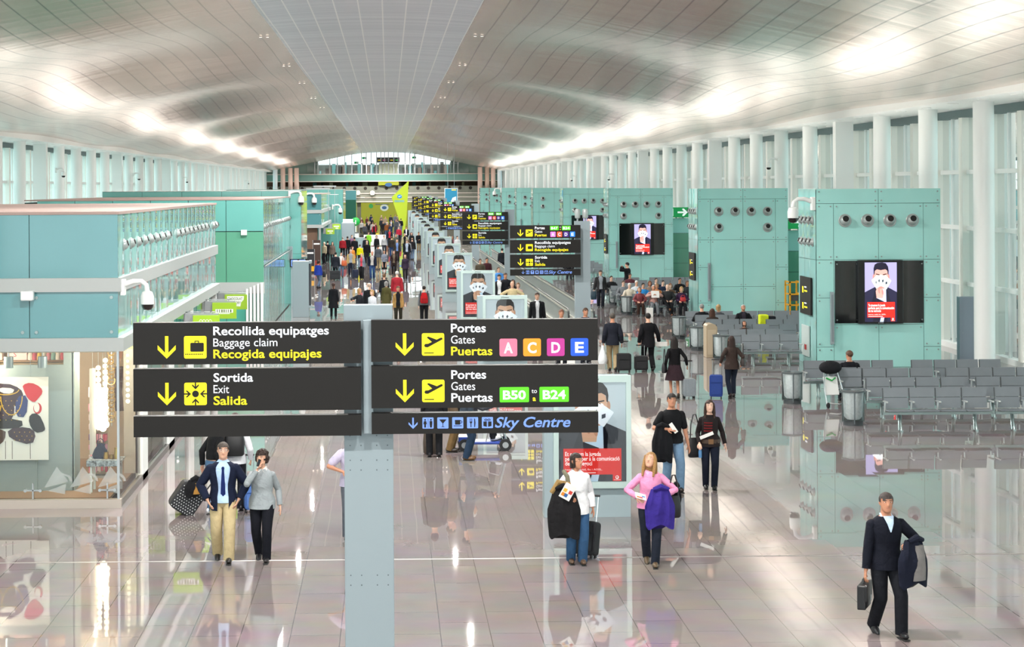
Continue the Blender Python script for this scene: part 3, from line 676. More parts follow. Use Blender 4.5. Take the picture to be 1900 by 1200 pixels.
slab('farthest glass block on the left, teal above dark green glass', 250, 590, 661, 5.2, 256, MTBLUE, 3.95)

# ---------------------------------------------------------------- shop window goods
def goods():
    Y = 32.9
    # poster of bags
    p = thing('fashion_poster', 'white poster of piled handbags standing in the nearest shop window', 'poster', (XS - 3.0, Y + .86, 0)); x0, x1, z0, z1 = 0, 1.62, .72, 2.20
    MB().box(x0, x1, 0, .03, z0, z1, mat('poster_paper', '#eceae6', .5)).build('sheet', p); m = MB(); y = -.004
    pl, rd, bl, bk, gd, br = (mat('print_plum', '#33202e', .6), mat('print_red', '#c02a35', .5), mat('print_blue', '#24356e', .6), mat('print_black', '#141215', .5), mat('print_gold', '#c9a23a', .4), mat('print_brown', '#4a342b', .6))
    def blob(pts, mm, lv): m.flat(soft([(x1 - .79 + a, z1 - b) for a, b in pts], 1), -.003 - .0015 * lv, mm)
    blob([(-.4, .14), (.05, .10), (.30, .20), (.36, .34), (.28, .50), (.0, .56), (-.4, .5)], pl, 0)
    blob([(-.4, .40), (.16, .36), (.2, .62), (.12, .78), (-.4, .78)], pl, 1)
    blob([(.22, .34), (.44, .32), (.40, .72), (.20, .70)], bl, 2); blob([(-.1, .18), (.2, .2), (.15, .3), (-.05, .28)], mat('print_white', '#d9d4d2', .5), 2)
    blob([(.33, .14), (.48, .09), (.66, .18), (.70, .28), (.60, .40), (.54, .46), (.42, .38), (.36, .24)], rd, 3)
    m.flat(circ(x1 - .79 + .60, z1 - .56, .075, .10, 18) , -.0035, rd); m.flat(circ(x1 - .79 + .585, z1 - .545, .05, .085, 18), -.0055, mat('poster_paper', '#eceae6', .5))
    blob([(.46, .66), (.62, .64), (.74, .90), (.72, .97), (.55, 1.0), (.44, .82)], bk, 4)
    blob([(-.4, .74), (.32, .74), (.34, .90), (.0, .92), (-.4, .92)], bk, 5)
    blob([(.06, .92), (.42, .88), (.58, 1.0), (.50, 1.22), (.10, 1.10)], pl, 6); blob([(-.4, .92), (.04, .92), (.02, 1.12), (-.1, 1.22), (-.4, 1.22)], br, 6)
    for cx, cz, rx, rz in ((.04, .22, .24, .10), (.14, .34, .20, .34), (-.2, .5, .16, .2)):
        A_, B_ = circ(x1 - .79 + cx, z1 - cz, rx, rz, 16, pi, 2 * pi), circ(x1 - .79 + cx, z1 - cz, rx - .018, rz - .018, 16, pi, 2 * pi); [m.flat([A_[i], A_[i + 1], B_[i + 1], B_[i]], -.016, gd) for i in range(16)]
    for i in range(5):
        for j in range(7): m.flat(circ(x1 - 1.15 + .1 * j + .05 * (i % 2), z1 - .42 - .085 * i, .009, n=6), -.0165, gd)
    for i in range(3):
        for j in range(4): m.flat(circ(x1 - .6 + .09 * j + .04 * (i % 2), z1 - .98 - .07 * i, .009, n=6), -.0165, gd)
    for a in (.02, .14, .46): m.flat([(x1 - .79 + a, z0 + .02), (x1 - .79 + a + .012, z0 + .02), (x1 - .79 + a + .012, z1 - 1.14), (x1 - .79 + a, z1 - 1.14)], -.003, mat('print_grey', '#77726f', .5))
    m.build('print_pattern', p)
    MB().cyl((1.3, .02, z1), (1.3, .02, 2.7), .004, MSTEEL, 6).cyl((.3, .02, z1), (.3, .02, 2.7), .004, MSTEEL, 6).build('hanging_wire', p); MB().box(.2, .3, .03, .2, z0, z0 + .06, MSTEEL).box(1.3, 1.4, .03, .2, z0, z0 + .06, MSTEEL).box(.2, 1.4, .1, .14, .15, z0 + .02, MGREYW).build('stand', p)
    # shelf above the partition
    sh = thing('wall_shelf', 'dark shelf of small goods high behind the shop partition', 'shelf', (XS - 4, Y + 1.6, 2.4)); MB().box(0, 2.95, 0, .3, 0, .03, mat('shelf_wood', '#8a6a4a', .5)).build('board', sh); MB().box(0, 2.95, .3, .33, -2.25, .3, mat('shop_beige2', '#b9a07e', .7)).build('backing', sh)
    for k, (x, c) in enumerate(((1.75, '#e6c7c7'), (1.30, '#e9d2c8'))):
        tag(MB().box(0, .34, 0, .2, 0, .22, mat('gift_pink' + c, c, .6)).text('S', .1, .06, .13, mat('print_red', '#c02a35', .5), -.002).build('gift_box', bevel=.006, loc=(XS - 4 + x, Y + 1.66, 2.432)), 'pale pink box marked S on the high shop shelf' if k == 0 else 'cream box at the left end of the high shop shelf', 'box')
    for k in range(9):
        c = ('#e8e0d0', '#b8475a', '#d9b24a', '#d8d0c4', '#c77a86', '#7fa39a', '#e2d6cc', '#b33c48', '#cda98c')[k]
        o = MB().lathe([(.001, 0), (.05, .0), (.055, .05), (.035, .12), (.012, .16), (.018, .19), (.001, .20)], (0, 0, 0), mat('trinket' + c, c, .5), 10).build('figurine', loc=(XS - 4 + 2.14 + .085 * k, Y + 1.72, 2.43))
        tag(o, 'small colourful figurine in the row on the high shop shelf', 'figurine', 'figurines on the high shop shelf')
    for k, x in enumerate((1.95, 2.55)):
        o = thing('spot_lamp', ('grey can spotlight hanging beside the S box in the shop window', 'second grey can spotlight, nearer the shop corner column')[k], 'lamp', (XS - 4 + x, Y + .7, 2.5)); MB().cyl((0, 0, -.12), (0, 0, .08), .085, mat('lamp_can', '#7f8f98', .4, .3), 16).build('can', o); MB().cyl((0, 0, .08), (0, 0, .2), .015, MSTEEL, 8).build('stem', o)
    # rack of pink goods
    r = thing('goods_rack', 'tall rack of pink trinkets on hooks inside the shop window', 'rack', (XS - .93, Y + 2.4, .15)); MB().box(0, .36, .2, .24, 0, 1.5, mat('rack_board', '#c9b89c', .6)).box(-.02, .38, 0, .24, 0, .05, MSTEEL).build('board', r)
    MB().box(-.0, .36, .1, .2, 1.5, 1.68, mat('rack_header', '#e8d5da', .5)).build('header', r)
    g = MB(); rs = random.Random(4)
    for row in range(7):
        for k in range(9):
            c = rs.choice(('#c8879a', '#e0a3b4', '#b8465c', '#d9c6c0', '#7d5a86', '#c95f6d', '#e6d4d8')); z = 1.38 - row * .19
            g.box(.01 + .038 * k, .04 + .038 * k, .02 + rs.random() * .06, .18, z - rs.uniform(.09, .16), z, mat('trinket' + c, c, .5))
    st = g.build('hanging_trinkets', r); st['kind'] = 'stuff'
    # strings of glowing pearl lamps
    MP = mat('pearl_glow', '#fff1d2', .4, emit=2.2)
    for k, (x, n, zt) in enumerate(((-.54, 11, 2.32), (-.42, 12, 2.45), (-.48, 7, 1.85), (.0, 9, 2.5))):
        xx = XS + x if k < 3 else XS - .08; s_ = thing('bead_string', ('left glowing string of big pearl beads in the shop window', 'right glowing string of big pearl beads, the tallest of the window', 'short glowing string of fat pearl beads in front of the long ones', 'narrow glowing bead string at the corner of the shop window')[k], 'bead string', (xx, Y + 1.2 + (.5 if k == 3 else .06 * k), 0))
        for j in range(n):
            rr = (.045 + .025 * (j / n)) * (1 if k < 3 else .6); MB().ell((0, 0, zt - j * .105), (rr, rr, rr), MP, seg=10, rings=7).build('bead', s_)
        MB().cyl((0, 0, zt), (0, 0, 2.7), .004, MSTEEL, 5).build('cord', s_)
    gl = MB(); rs = random.Random(9)
    hc = thing('jewellery_strand', 'long strand of gold rings and bangles hanging in the shop window', 'jewellery', (XS - .27, Y + .95, 0))
    for j in range(15):
        z = 2.62 - j * .085; rr = rs.uniform(.04, .08); a = rs.uniform(0, 3); gl = MB(); gl.tube([(rr * cos(b), rr * .5 * sin(b) * sin(a), z + rr * sin(b)) for b in [2 * pi * i / 14 for i in range(14)]], .009, mat('gold', '#cda75a', .25, .9), 6, True); gl.build('ring', hc)
    gl = MB(); gl.cyl((0, .02, 1.3), (0, .02, 2.7), .006, MSTEEL, 6); gl.build('cord', hc)
    tr = thing('dark_scarf', 'dark patterned scarf hanging beside the gold strand in the shop window', 'scarf', (XS - .17, Y + 1.15, 0)); m = MB(); m.loft([[V((.07 * cos(b) * (1 + .3 * sin(3 * b + z * 9)), .03 * sin(b), z)) for b in [2 * pi * i / 12 for i in range(12)]] for z in (1.55, 1.75, 1.95, 2.15, 2.35)], cloth('#4a3834')); m.build('cloth', tr); MB().cyl((0, 0, 2.3), (0, 0, 2.7), .004, MSTEEL, 5).build('hook', tr)
    cr = thing('shop_curtain', 'pale satin strip hanging left of the bead strings in the shop', 'curtain', (XS - .66, Y + 1.3, 0)); m = MB(); m.loft([[V((.05 * cos(b) * (1 + .25 * sin(4 * b)), .03 * sin(b), z)) for b in [2 * pi * i / 14 for i in range(14)]] for z in (.75, 1.3, 1.8, 2.3)], mat('satin', '#cfc4bb', .25)); m.build('cloth', cr); MB().cyl((0, 0, 2.3), (0, 0, 2.7), .004, MSTEEL, 5).build('cord', cr)
    # display table with a bag
    tb = thing('display_table', 'small white display table under a leopard print runner in the shop window', 'table', (XS - .66, Y + .7, .15)); MB().box(0, .58, 0, .5, .52, .56, mat('shop_white', '#d8d2c6', .6)).build('top', tb, bevel=.004)
    MB().box(-.02, .6, -.02, .52, .56, .575, mat('leopard', '#8f98a0', .6, noise=.9, nscale=22)).box(-.02, .6, -.025, -.015, .47, .575, mat('leopard', '#8f98a0', .6, noise=.9, nscale=22)).build('runner', tb)
    for x in (.03, .51): MB().box(x, x + .04, .05, .09, 0, .52, MWHITE).build('leg', tb); MB().box(x, x + .04, .42, .46, 0, .52, MWHITE).build('leg', tb)
    hb = thing('handbag', 'slouchy dark blue handbag on the leopard print runner', 'handbag', (XS - .47, Y + .95, .727)); m = MB(); m.loft([[V((w * cos(b), d * sin(b), z)) for b in [2 * pi * i / 16 for i in range(16)]] for z, w, d in ((0, .13, .07), (.06, .15, .08), (.16, .11, .06), (.24, .05, .04), (.27, .03, .02))], cloth('#1b2338')); m.build('body', hb); MB().tube([(-.06, 0, .2), (-.05, 0, .32), (0, 0, .36), (.05, 0, .32), (.06, 0, .2)], .008, cloth('#1b2338'), 6).build('handle', hb)
    for k, (x, c, r, h) in enumerate(((.30, '#b78a45', .05, .12), (.40, '#8a6a3a', .06, .08), (.49, '#c9a55a', .055, .2))):
        tag(MB().lathe([(.001, 0), (r, 0), (r * 1.1, h * .3), (r * .8, h * .8), (r * .85, h), (.001, h)], (0, 0, 0), mat('gold' + c, c, .3, .8), 14).build('jewellery_jar', loc=(XS - .66 + x, Y + .9, .727)), ('gold jar next to the dark blue handbag in the shop window', 'low brass dish between gold jars on the leopard runner', 'tallest gold jar at the right end of the leopard runner')[k], 'jar')
goods()

# hanging green shop signs
def blade(label, Y, txt, sub=None, white=False):
    t = thing('hanging_sign', label, 'shop sign', (XS + .06, Y, 2.30)); MG_ = mat('sign_lime', '#8fb51e', .45, emit=.12); wt = mat('sign_white', '#f1f4ee', .5)
    MB().box(0, .78, .02, .16, .0, .42, mat('sign_box', '#8b9092', .5)).build('box', t, bevel=.006)
    MB().box(.22, .82, -.05, .02, -.02, .38, MG_).build('face', t); m = MB()
    if white: m.flat([(.28, .34), (.74, .34), (.73, .24), (.66, .17), (.64, .06), (.30, .08)], -.053, wt)
    m2 = mat('sign_olive', '#4f6a18', .5)
    if white:
        for k, a in enumerate(txt): m.text(a, .50, .235 - .11 * k, .10, m2, -.056, width=(.40, .30)[k], bold=.01, align='CENTER')
    elif txt[0] == 'bars':                                                          # a white block of unreadable slab letters
        m.flat([(.30, .13), (.74, .13), (.74, .22), (.30, .22)], -.053, wt); m.flat([(.38, .10), (.66, .10), (.66, .12), (.38, .12)], -.053, wt)
        for k, w_ in enumerate((.02, .02, .035, .03, .02, .02, .035)): m.flat([(.335 + .055 * k, .14), (.335 + .055 * k + w_, .14), (.335 + .055 * k + w_, .21), (.335 + .055 * k, .21)], -.055, m2)
    elif txt[0] == 'rings':
        for k in range(4):
            A_, B_ = circ(.40 + .07 * k, .22, .045, .07, 14), circ(.40 + .07 * k, .22, .038, .06, 14); [m.flat([A_[i], A_[(i + 1) % 14], B_[(i + 1) % 14], B_[i]], -.053 - .0005 * k, wt) for i in range(14)]
        m.flat([(.44, .10), (.72, .16), (.70, .19), (.52, .15)], -.055, wt)
    else: m.flat([(.32, .17), (.72, .17), (.72, .25), (.32, .25)], -.053, wt); m.flat([(.44, .04), (.68, .04), (.62, .10), (.48, .10)], -.053, wt)
    m.build('lettering', t); MB().box(.05, .08, .06, .12, .42, .46, MSTEEL).box(.6, .63, .06, .12, .42, .46, MSTEEL).box(-.1, .7, .06, .12, .44, .46, MSTEEL).build('bracket', t)
    return t
blade('green hanging sign reading CHOCOLAT FACTORY, the farthest of the row', 51.0, ['CHOCOLAT', 'FACTORY'], white=True)
blade('green hanging sign with white block letters, between two others', 47.4, ['bars'])
blade('green hanging sign with outlined letters just above the big black sign', 42.7, ['rings'])
blade('green hanging sign mostly hidden behind the big black sign', 38.6, ['bars'])
for Y, lb in ((135, 'small lime hanging sign near the third pavilion, lower of two'), (143, 'small lime hanging sign near the third pavilion, upper of two')):
    t = blade(lb, Y, ['strip']); q = AY(605 if Y < 140 else 617, 434 if Y < 140 else 425, Y); t.location = (q.x - .22, Y, q.z)
    MB().cyl((.4, .09, .46), (.4, .09, 3.2), .02, MSTEEL, 6).box(-1.2, .5, .05, .13, 3.2, 3.3, MSTEEL).build('hanger', t)

# dome cameras on goosenecks
def cctv(loc, rz, label, k=1.0):
    t = thing('dome_camera', label, 'camera', loc, rz); MCW = mat('camera_white', '#e4e6e4', .4)
    MB().box(-.02, .06, -.09, .09, -.14, .14, MCW).build('base', t, bevel=.01); MB().tube([(.05, 0, .05), (.2, 0, .10), (.34, 0, .10), (.42, 0, .04), (.44, 0, -.08)], [.05, .045, .04, .04, .045], MCW, 12).build('arm', t)
    MB().lathe([(.03, .0), (.09, -.03), (.115, -.1), (.115, -.24)], (.44, 0, -.06), MCW, 20).build('housing', t)
    MB().lathe([(.108, -.24), (.10, -.29), (.07, -.335), (.001, -.35)], (.44, 0, -.06), mat('dome_dark', '#1b1414', .05, coat=.6), 20).build('dome', t); t.scale = (k, k, k); return t
cctv((XS + .05, 33.0, 3.83), 0, 'white dome camera on a curved arm at the corner of the nearest shop pavilion')
cctv((-4.75, 90.5, 5.25), 0, 'white dome camera on a curved arm atop the tall teal block on the left', 1.3)
cctv((-5.9, 132.8, 5.0), 0, 'white dome camera on a curved arm over the third pavilion front', 1.6)
cctv((-4.55, 153.5, 4.0), 0, 'white dome camera on a curved arm past the third pavilion', 1.5)
cctv((13.0 - .03, 57.25, 4.98), pi, 'white dome camera on a curved arm at the left edge of the nearest kiosk', 1.45)
cctv((13.0 - .03, 215.8, 5.2), pi, 'tiny white dome camera on a far kiosk edge', 1.8)
for k, (px, py) in enumerate(((92, 316), (238, 324), (331, 331), (450, 336))):
    p = ray(px, py); y = XL * 1.0 / (p.x / p.y); cctv((XL + .33, y, CAMZ + p.z * y / p.y), 0, 'white dome camera on a column of the left window wall, %s from the left' % ORD[k])
for k, (px, py) in enumerate(((1458, 298), (1148, 325), (1076, 328))):
    p = ray(px, py); y = XR / (p.x / p.y); cctv((XR - .33, y, CAMZ + p.z * y / p.y), pi, 'white dome camera on a column of the right window wall, %s from the right' % ORD[k])
tag(MB().box(0, .22, -.16, 0, 0, .17, mat('box_white', '#dfe3e2', .5)).build('alarm_box', bevel=.02, loc=(XS - 1.66, 32.84, 3.62)), 'small white box under the white band of the nearest shop', 'box')

# round downlights in the soffits
ld = MB().lathe([(.17, .0), (.17, -.02), (.13, -.03)], (0, 0, 0), MWHITE, 18); dm = MB().lathe([(.001, -.012), (.13, -.014)], (0, 0, 0), mat('downlight_glow', '#fff6e6', .5, emit=3), 18)
ldm, dmm = ld.mesh('trim_ring'), dm.mesh('diffuser')
for sx in (1, -1):
    X = XR if sx > 0 else XL
    for k in range(34):
        for j, dx in enumerate((-.55, .75)):
            y = 43 + CS * .5 * k + (1.2 if j else 0)
            t = thing('downlight', 'small round downlight in the white soffit over the %s windows' % ('right' if sx > 0 else 'left'), 'downlight', (X + sx * dx, y, 8.02), group='soffit downlights on the %s' % ('right' if sx > 0 else 'left'))
            put('trim_ring', ldm, t, (0, 0, 0)); put('diffuser', dmm, t, (0, 0, 0))
for k in range(1, 9):
    for x in (-4.3, 3.2):
        t = thing('vault_spot', 'pair of tiny ceiling spot lamps along the %s edge of the pale strip' % ('left' if x < 0 else 'right'), 'spot lamp', (x, 37 + 14.5 * k - 29, ceil_z(x, 37 + 14.5 * k - 29) - .06), group='vault spots on the %s of the strip' % ('left' if x < 0 else 'right'))
        for dx in (-.12, .12): put('lamp_disc', dmm, t, (dx, 0, .01), 0, .4)
# ================================================================== WAYFINDING TOTEMS
MSIGN = mat('sign_black_panel', '#141210', .55, spec=.3); MPOST = mat('post_grey', '#92a0a6', .42, .15); MYEL = mat('sign_yellow', '#f4e400', .5, emit=.18); MSW = mat('sign_text_white', '#eef3fa', .5, emit=.18)
MSB = mat('sign_blue', '#6f92e0', .5, emit=.12); MLIM = mat('sign_lime_tag', '#55d60a', .5, emit=.15)
def U(px, x0): return (px - x0) / 182.0
def arrow_down(m, cx, zt, h, mm, y):
    w = h * .80; t = h * .15
    m.flat([(cx - t * .5, zt), (cx - t * .5, zt - h * .74), (cx - w / 2, zt - h * .40), (cx - w / 2, zt - h * .60), (cx, zt - h), (cx + w / 2, zt - h * .60), (cx + w / 2, zt - h * .40), (cx + t * .5, zt - h * .74), (cx + t * .5, zt)], y, mm)
def tile(m, cx, cz, w, h, mm, y, r=.018): m.flat([(cx + a, cz + b) for a, b in rrect(w, h, r)], y, mm)
def pict_case(m, cx, cz, s, y, bg=MSIGN):
    m.flat([(cx + a * s + .08 * s, cz + b * s + .0) for a, b in rrect(.60, .40, .05)], y, bg)
    m.flat([(cx - .03 * s, cz + .2 * s), (cx - .03 * s, cz + .29 * s), (cx + .17 * s, cz + .29 * s), (cx + .17 * s, cz + .2 * s), (cx + .13 * s, cz + .2 * s), (cx + .13 * s, cz + .25 * s), (cx + .01 * s, cz + .25 * s), (cx + .01 * s, cz + .2 * s)], y, bg)
    for k in range(10): m.flat(circ(cx - .42 * s + .08 * s * k, cz - .31 * s, .03 * s, n=8), y, bg)
def pict_exit(m, cx, cz, s, y, bg=MSIGN):
    m.flat(circ(cx, cz, .15 * s), y, bg)
    for k in range(4):
        a = k * pi / 2; ca, sa = cos(a), sin(a)
        for P in ([(-.03, .5), (-.03, .22), (.03, .22), (.03, .5)], [(0, .20), (-.15, .36), (-.15, .44), (0, .30), (.15, .44), (.15, .36)]):
            m.flat([(cx + (p[0] * ca - p[1] * sa) * s, cz + (p[0] * sa + p[1] * ca) * s) for p in P], y - (.0008 if len(P) == 6 else 0), bg)
def pict_plane(m, cx, cz, s, y, bg=MSIGN):
    m.flat([(cx + a * s, cz + b * s) for a, b in ((-.40, -.06), (-.35, -.12), (-.24, -.13), (.42, .22), (.41, .29), (.35, .30), (.16, .21), (-.21, .35), (-.28, .31), (-.05, .11), (-.22, .03), (-.36, .02))][::-1], y, bg)
    m.flat([(cx + .08 * s, cz + .14 * s), (cx - .21 * s, cz + .35 * s), (cx - .28 * s, cz + .31 * s), (cx - .02 * s, cz + .08 * s)], y - .0008, bg)
    m.flat([(cx - .40 * s, cz - .40 * s), (cx + .03 * s, cz - .40 * s), (cx + .03 * s, cz - .36 * s), (cx - .40 * s, cz - .36 * s)], y, bg)
PH = .418                                    # tall panel height, metres
def panel_base(t, x0, z0, w, h):
    return MB().box(x0, x0 + w, -.30, -.18, z0, z0 + h, MSIGN).build('panel', t)
def sign_common(p, x0, z0, kind):
    """lettering, arrow and pictogram of one tall panel (children of the panel)"""
    y = -.303; m = MB(); arrow_down(m, x0 + .335, z0 + .285, .225, MYEL, y); m.build('arrow', p)
    m = MB(); cx, cz = x0 + .62, z0 + .172; tile(m, cx, cz, .225, .225, MYEL, y)
    {'case': pict_case, 'exit': pict_exit, 'plane': pict_plane}[kind](m, cx, cz, .225, y - .002); m.build('pictogram', p)
def lines(p, x0, z0, L, widths, third=MYEL):
    y = -.303; m = MB(); m.text(L[0], x0 + .80, z0 + .292, .122, MSW, y, width=widths[0], bold=.017); m.text(L[1], x0 + .80, z0 + .178, .118, MSW, y, width=widths[1]); m.text(L[2], x0 + .80, z0 + .062, .122, third, y, width=widths[2], bold=.017)
    m.build('lettering', p)
GATE = (('A', '#e0708c'), ('C', '#fb8f12'), ('D', '#b02a88'), ('E', '#0a4fd0')); GATE2 = (('A', '#e37ad0'), ('C', '#e8512a'), ('D', '#4a2289'), ('E', '#0a7ff2'))
def gates(p, x0, z0, w=.178, set_=GATE, step=.238, zc=None):
    m = MB(); y = -.303
    for k, (a, c) in enumerate(set_):
        cx = x0 + k * step; cz = z0 if zc is None else zc; tile(m, cx, cz, w, w, mat('gate' + c, c, .5, emit=.15), y); m.text(a, cx, cz - w * .30, w * .82, MSW, y - .002, bold=.03, align='CENTER', width=w * .5)
    m.build('gate_tags', p)
def gate_span(p, x0, z0, a, b, w, h, gap):
    m = MB(); y = -.303
    for x, s in ((x0, a), (x0 + w + gap, b)): tile(m, x + w / 2, z0, w, h, MLIM, y, .012); m.text(s, x + w / 2, z0 - h * .29, h * .80, MSW, y - .002, bold=.03, align='CENTER', width=w * .78)
    m.text('to', x0 + w + gap / 2, z0 + h * .10, h * .42, MSW, y, align='CENTER'); m.text('a', x0 + w + gap / 2, z0 - h * .42, h * .48, MYEL, y, align='CENTER', bold=.02); m.build('gate_span', p)
def sky_row(p, x0, z0):
    """thin panel: arrow, five pictograms, Sky Centre"""
    y = -.303; s = .112; zc = z0 + .108; m = MB(); arrow_down(m, x0 + .415, zc + .055, .112, MSB, y); m.build('arrow', p); m = MB(); b = MSIGN
    for k in range(5):
        cx = x0 + .565 + k * .149; tile(m, cx, zc, s, s, MSB, y, .008); yy = y - .002
        def q(P): m.flat([(cx + a * s, zc + c * s) for a, c in P], yy, b)
        if k == 0:
            for o in (-.26, .26): m.flat(circ(cx + o * s, zc + .29 * s, .08 * s, n=10), yy, b)
            q([(-.36, .18), (-.16, .18), (-.10, -.10), (-.18, -.10), (-.18, -.40), (-.34, -.40), (-.34, -.10), (-.42, -.10)]); q([(.14, .18), (.38, .18), (.38, -.06), (.34, -.40), (.18, -.40), (.14, -.06)]); q([(-.015, -.42), (.015, -.42), (.015, .42), (-.015, .42)])
        elif k == 1: q([(-.34, .32), (.34, .32), (.03, -.04), (.03, -.30), (.20, -.36), (-.20, -.36), (-.03, -.30), (-.03, -.04)])
        elif k == 2: q([(-.26, .26), (.24, .26), (.22, -.16), (-.24, -.16)]); m.flat(circ(cx + .28 * s, zc + .08 * s, .13 * s, n=12), yy - .001, b); m.flat(circ(cx + .28 * s, zc + .08 * s, .07 * s, n=12), yy - .002, MSB); q([(-.36, -.24), (.36, -.24), (.36, -.30), (-.36, -.30)])
        elif k == 3: q([(-.26, .38), (-.22, .38), (-.22, .1), (-.17, .1), (-.17, .38), (-.13, .38), (-.13, .1), (-.08, .1), (-.08, .38), (-.04, .38), (-.04, .0), (-.11, -.06), (-.11, -.40), (-.19, -.40), (-.19, -.06), (-.26, .0)]); q([(.14, .40), (.22, .34), (.26, .0), (.22, -.4), (.14, -.4)])
        else:
            q([(-.36, .10), (-.06, .10), (-.06, -.38), (-.36, -.30)]); q([(.36, .10), (.06, .10), (.06, -.38), (.36, -.30)]); m.flat(circ(cx - .14 * s, zc + .25 * s, .14 * s, .11 * s, n=10), yy, b); m.flat(circ(cx + .14 * s, zc + .25 * s, .14 * s, .11 * s, n=10), yy, b)
            for k2 in (-.14, .14): m.flat(circ(cx + k2 * s, zc + .25 * s, .07 * s, .05 * s, n=10), yy - .001, MSB)
    m.build('pictogram', p); MB().text('Sky Centre', x0 + 1.235, z0 + .060, .145, MSB, y, width=.76, bold=.02, shear=.25).build('lettering', p)
def post_studs(t, w, xs0, h):
    m = MB()
    for z in (3.02, 2.92, 2.77, 2.67, .72, .60, 1.6, 1.5):
        for x in (.06, .17, w - .17, w - .06): m.cyl((xs0 + x, -.006, z), (xs0 + x, .002, z), .007, mat('stud', '#5e6a6c', .4, .6), 8)
    o = m.build('studs', t); return o
YS = 19.2
def near_sign():
    p0 = AY(638, 700, YS); X0 = p0.x; k = YS / F
    def lx(px): return (px - 638) * k
    zt = AY(683, 566, YS).z
    t = thing('wayfinding_sign', 'big black two sided direction sign on a wide grey post in the foreground', 'sign', (X0, YS, 0)); w = .50
    MB().box(0, w, 0, .22, 0, zt, MPOST).box(.20, .30, -.18, 0, zt - 1.285, zt - .14, MPOST).build('post', t, bevel=.006); post_studs(t, w, 0, zt)
    MB().box(-.04, w + .04, -.04, .26, 0, .02, MGREY).build('base_plate', t)
    za = [AY(683, py, YS).z for py in (668.5, 753.5, 800.5)]; hs = [.418, .424, .208]
    for k2 in range(3):
        for sd in (0, 1):
            x0 = lx(256) if sd == 0 else lx(689.5); wd = 2.275; z0, h = za[k2], hs[k2]
            if sd: z0 += .012
            p = panel_base(t, x0, z0, wd, h)
            if sd == 0 and k2 == 0: sign_common(p, x0, z0, 'case'); lines(p, x0, z0, ('Recollida equipatges', 'Baggage claim', 'Recogida equipajes'), (1.155, .64, 1.08))
            if sd == 0 and k2 == 1: sign_common(p, x0, z0, 'exit'); lines(p, x0, z0, ('Sortida', 'Exit', 'Salida'), (.395, .155, .335))
            if sd == 1 and k2 == 0: sign_common(p, x0, z0, 'plane'); lines(p, x0, z0, ('Portes', 'Gates', 'Puertas'), (.35, .24, .415)); gates(p, x0 + 1.375, z0 + .135)
            if sd == 1 and k2 == 1: sign_common(p, x0, z0, 'plane'); lines(p, x0, z0, ('Portes', 'Gates', 'Puertas'), (.35, .24, .415), MSW); gate_span(p, x0 + 1.285, z0 + .128, 'B50', 'B24', .295, .152, .105)
            if sd == 1 and k2 == 2: sky_row(p, x0, z0)
near_sign()
def far_sign(i, Y, xl, label, span):
    X = xl; t = thing('wayfinding_sign', label, 'sign', (X, Y, 0), group='direction signs down the aisle'); w = .50
    MB().box(2.12, 2.12 + w, 0, .22, 0, 4.42, MPOST).build('post', t)
    if i == 0:
        MB().box(2.08, 2.66, -.04, .26, 0, .02, MGREY).build('base_plate', t)
        for px in (0, .25):
            o = MB().cyl((2.22 + px, .1, 4.42), (2.22 + px, .1, 4.52), .03, MGREY, 8).lathe([(.03, 4.5), (.085, 4.52), (.10, 4.70), (.08, 4.80), (.001, 4.82)], (2.22 + px, .1, 0), MBALL, 14).build('beacon', t)
    z = 4.30
    for k, h in enumerate((.418, .418, .418, .20)):
        z0 = z - h; p = panel_base(t, 0, z0, 2.275, h)
        if k == 0:
            sign_common(p, 0, z0, 'plane'); lines(p, 0, z0, ('Portes', 'Gates', 'Puertas'), (.32, .24, .38)); gate_span(p, 1.29, z0 + .325, span, 'B24', .28, .14, .105); gates(p, 1.385, z0 + .125, .17, GATE2, .21)
        if k == 1: sign_common(p, 0, z0, 'case'); lines(p, 0, z0, ('Recollida equipatges', 'Baggage claim', 'Recogida equipajes'), (1.155, .64, 1.08))
        if k == 2: sign_common(p, 0, z0, 'exit'); lines(p, 0, z0, ('Sortida', 'Exit', 'Salida'), (.395, .155, .335))
        if k == 3: sky_row(p, 0, z0)
        z = z0 - .055
    return t
SG = [(61, 3.92, 'B47'), (94, 3.68, 'B20'), (127, 3.50, 'B14'), (160, 3.45, 'B12'), (193, 3.40, 'B8'), (226, 3.35, 'B6'), (258, 3.3, 'B6')]
for i, (Y, x, s) in enumerate(SG):
    far_sign(i, Y, x, ('black direction sign reading B47 to B24, the largest of the row behind the near sign', 'black direction sign just left of and behind the B47 sign', 'third black direction sign of the row down the aisle', 'fourth black direction sign of the row, partly covered by the third', 'fifth black direction sign of the row, only its left edge showing', 'sixth black direction sign of the row, a thin sliver', 'farthest black direction sign of the row')[i], s)

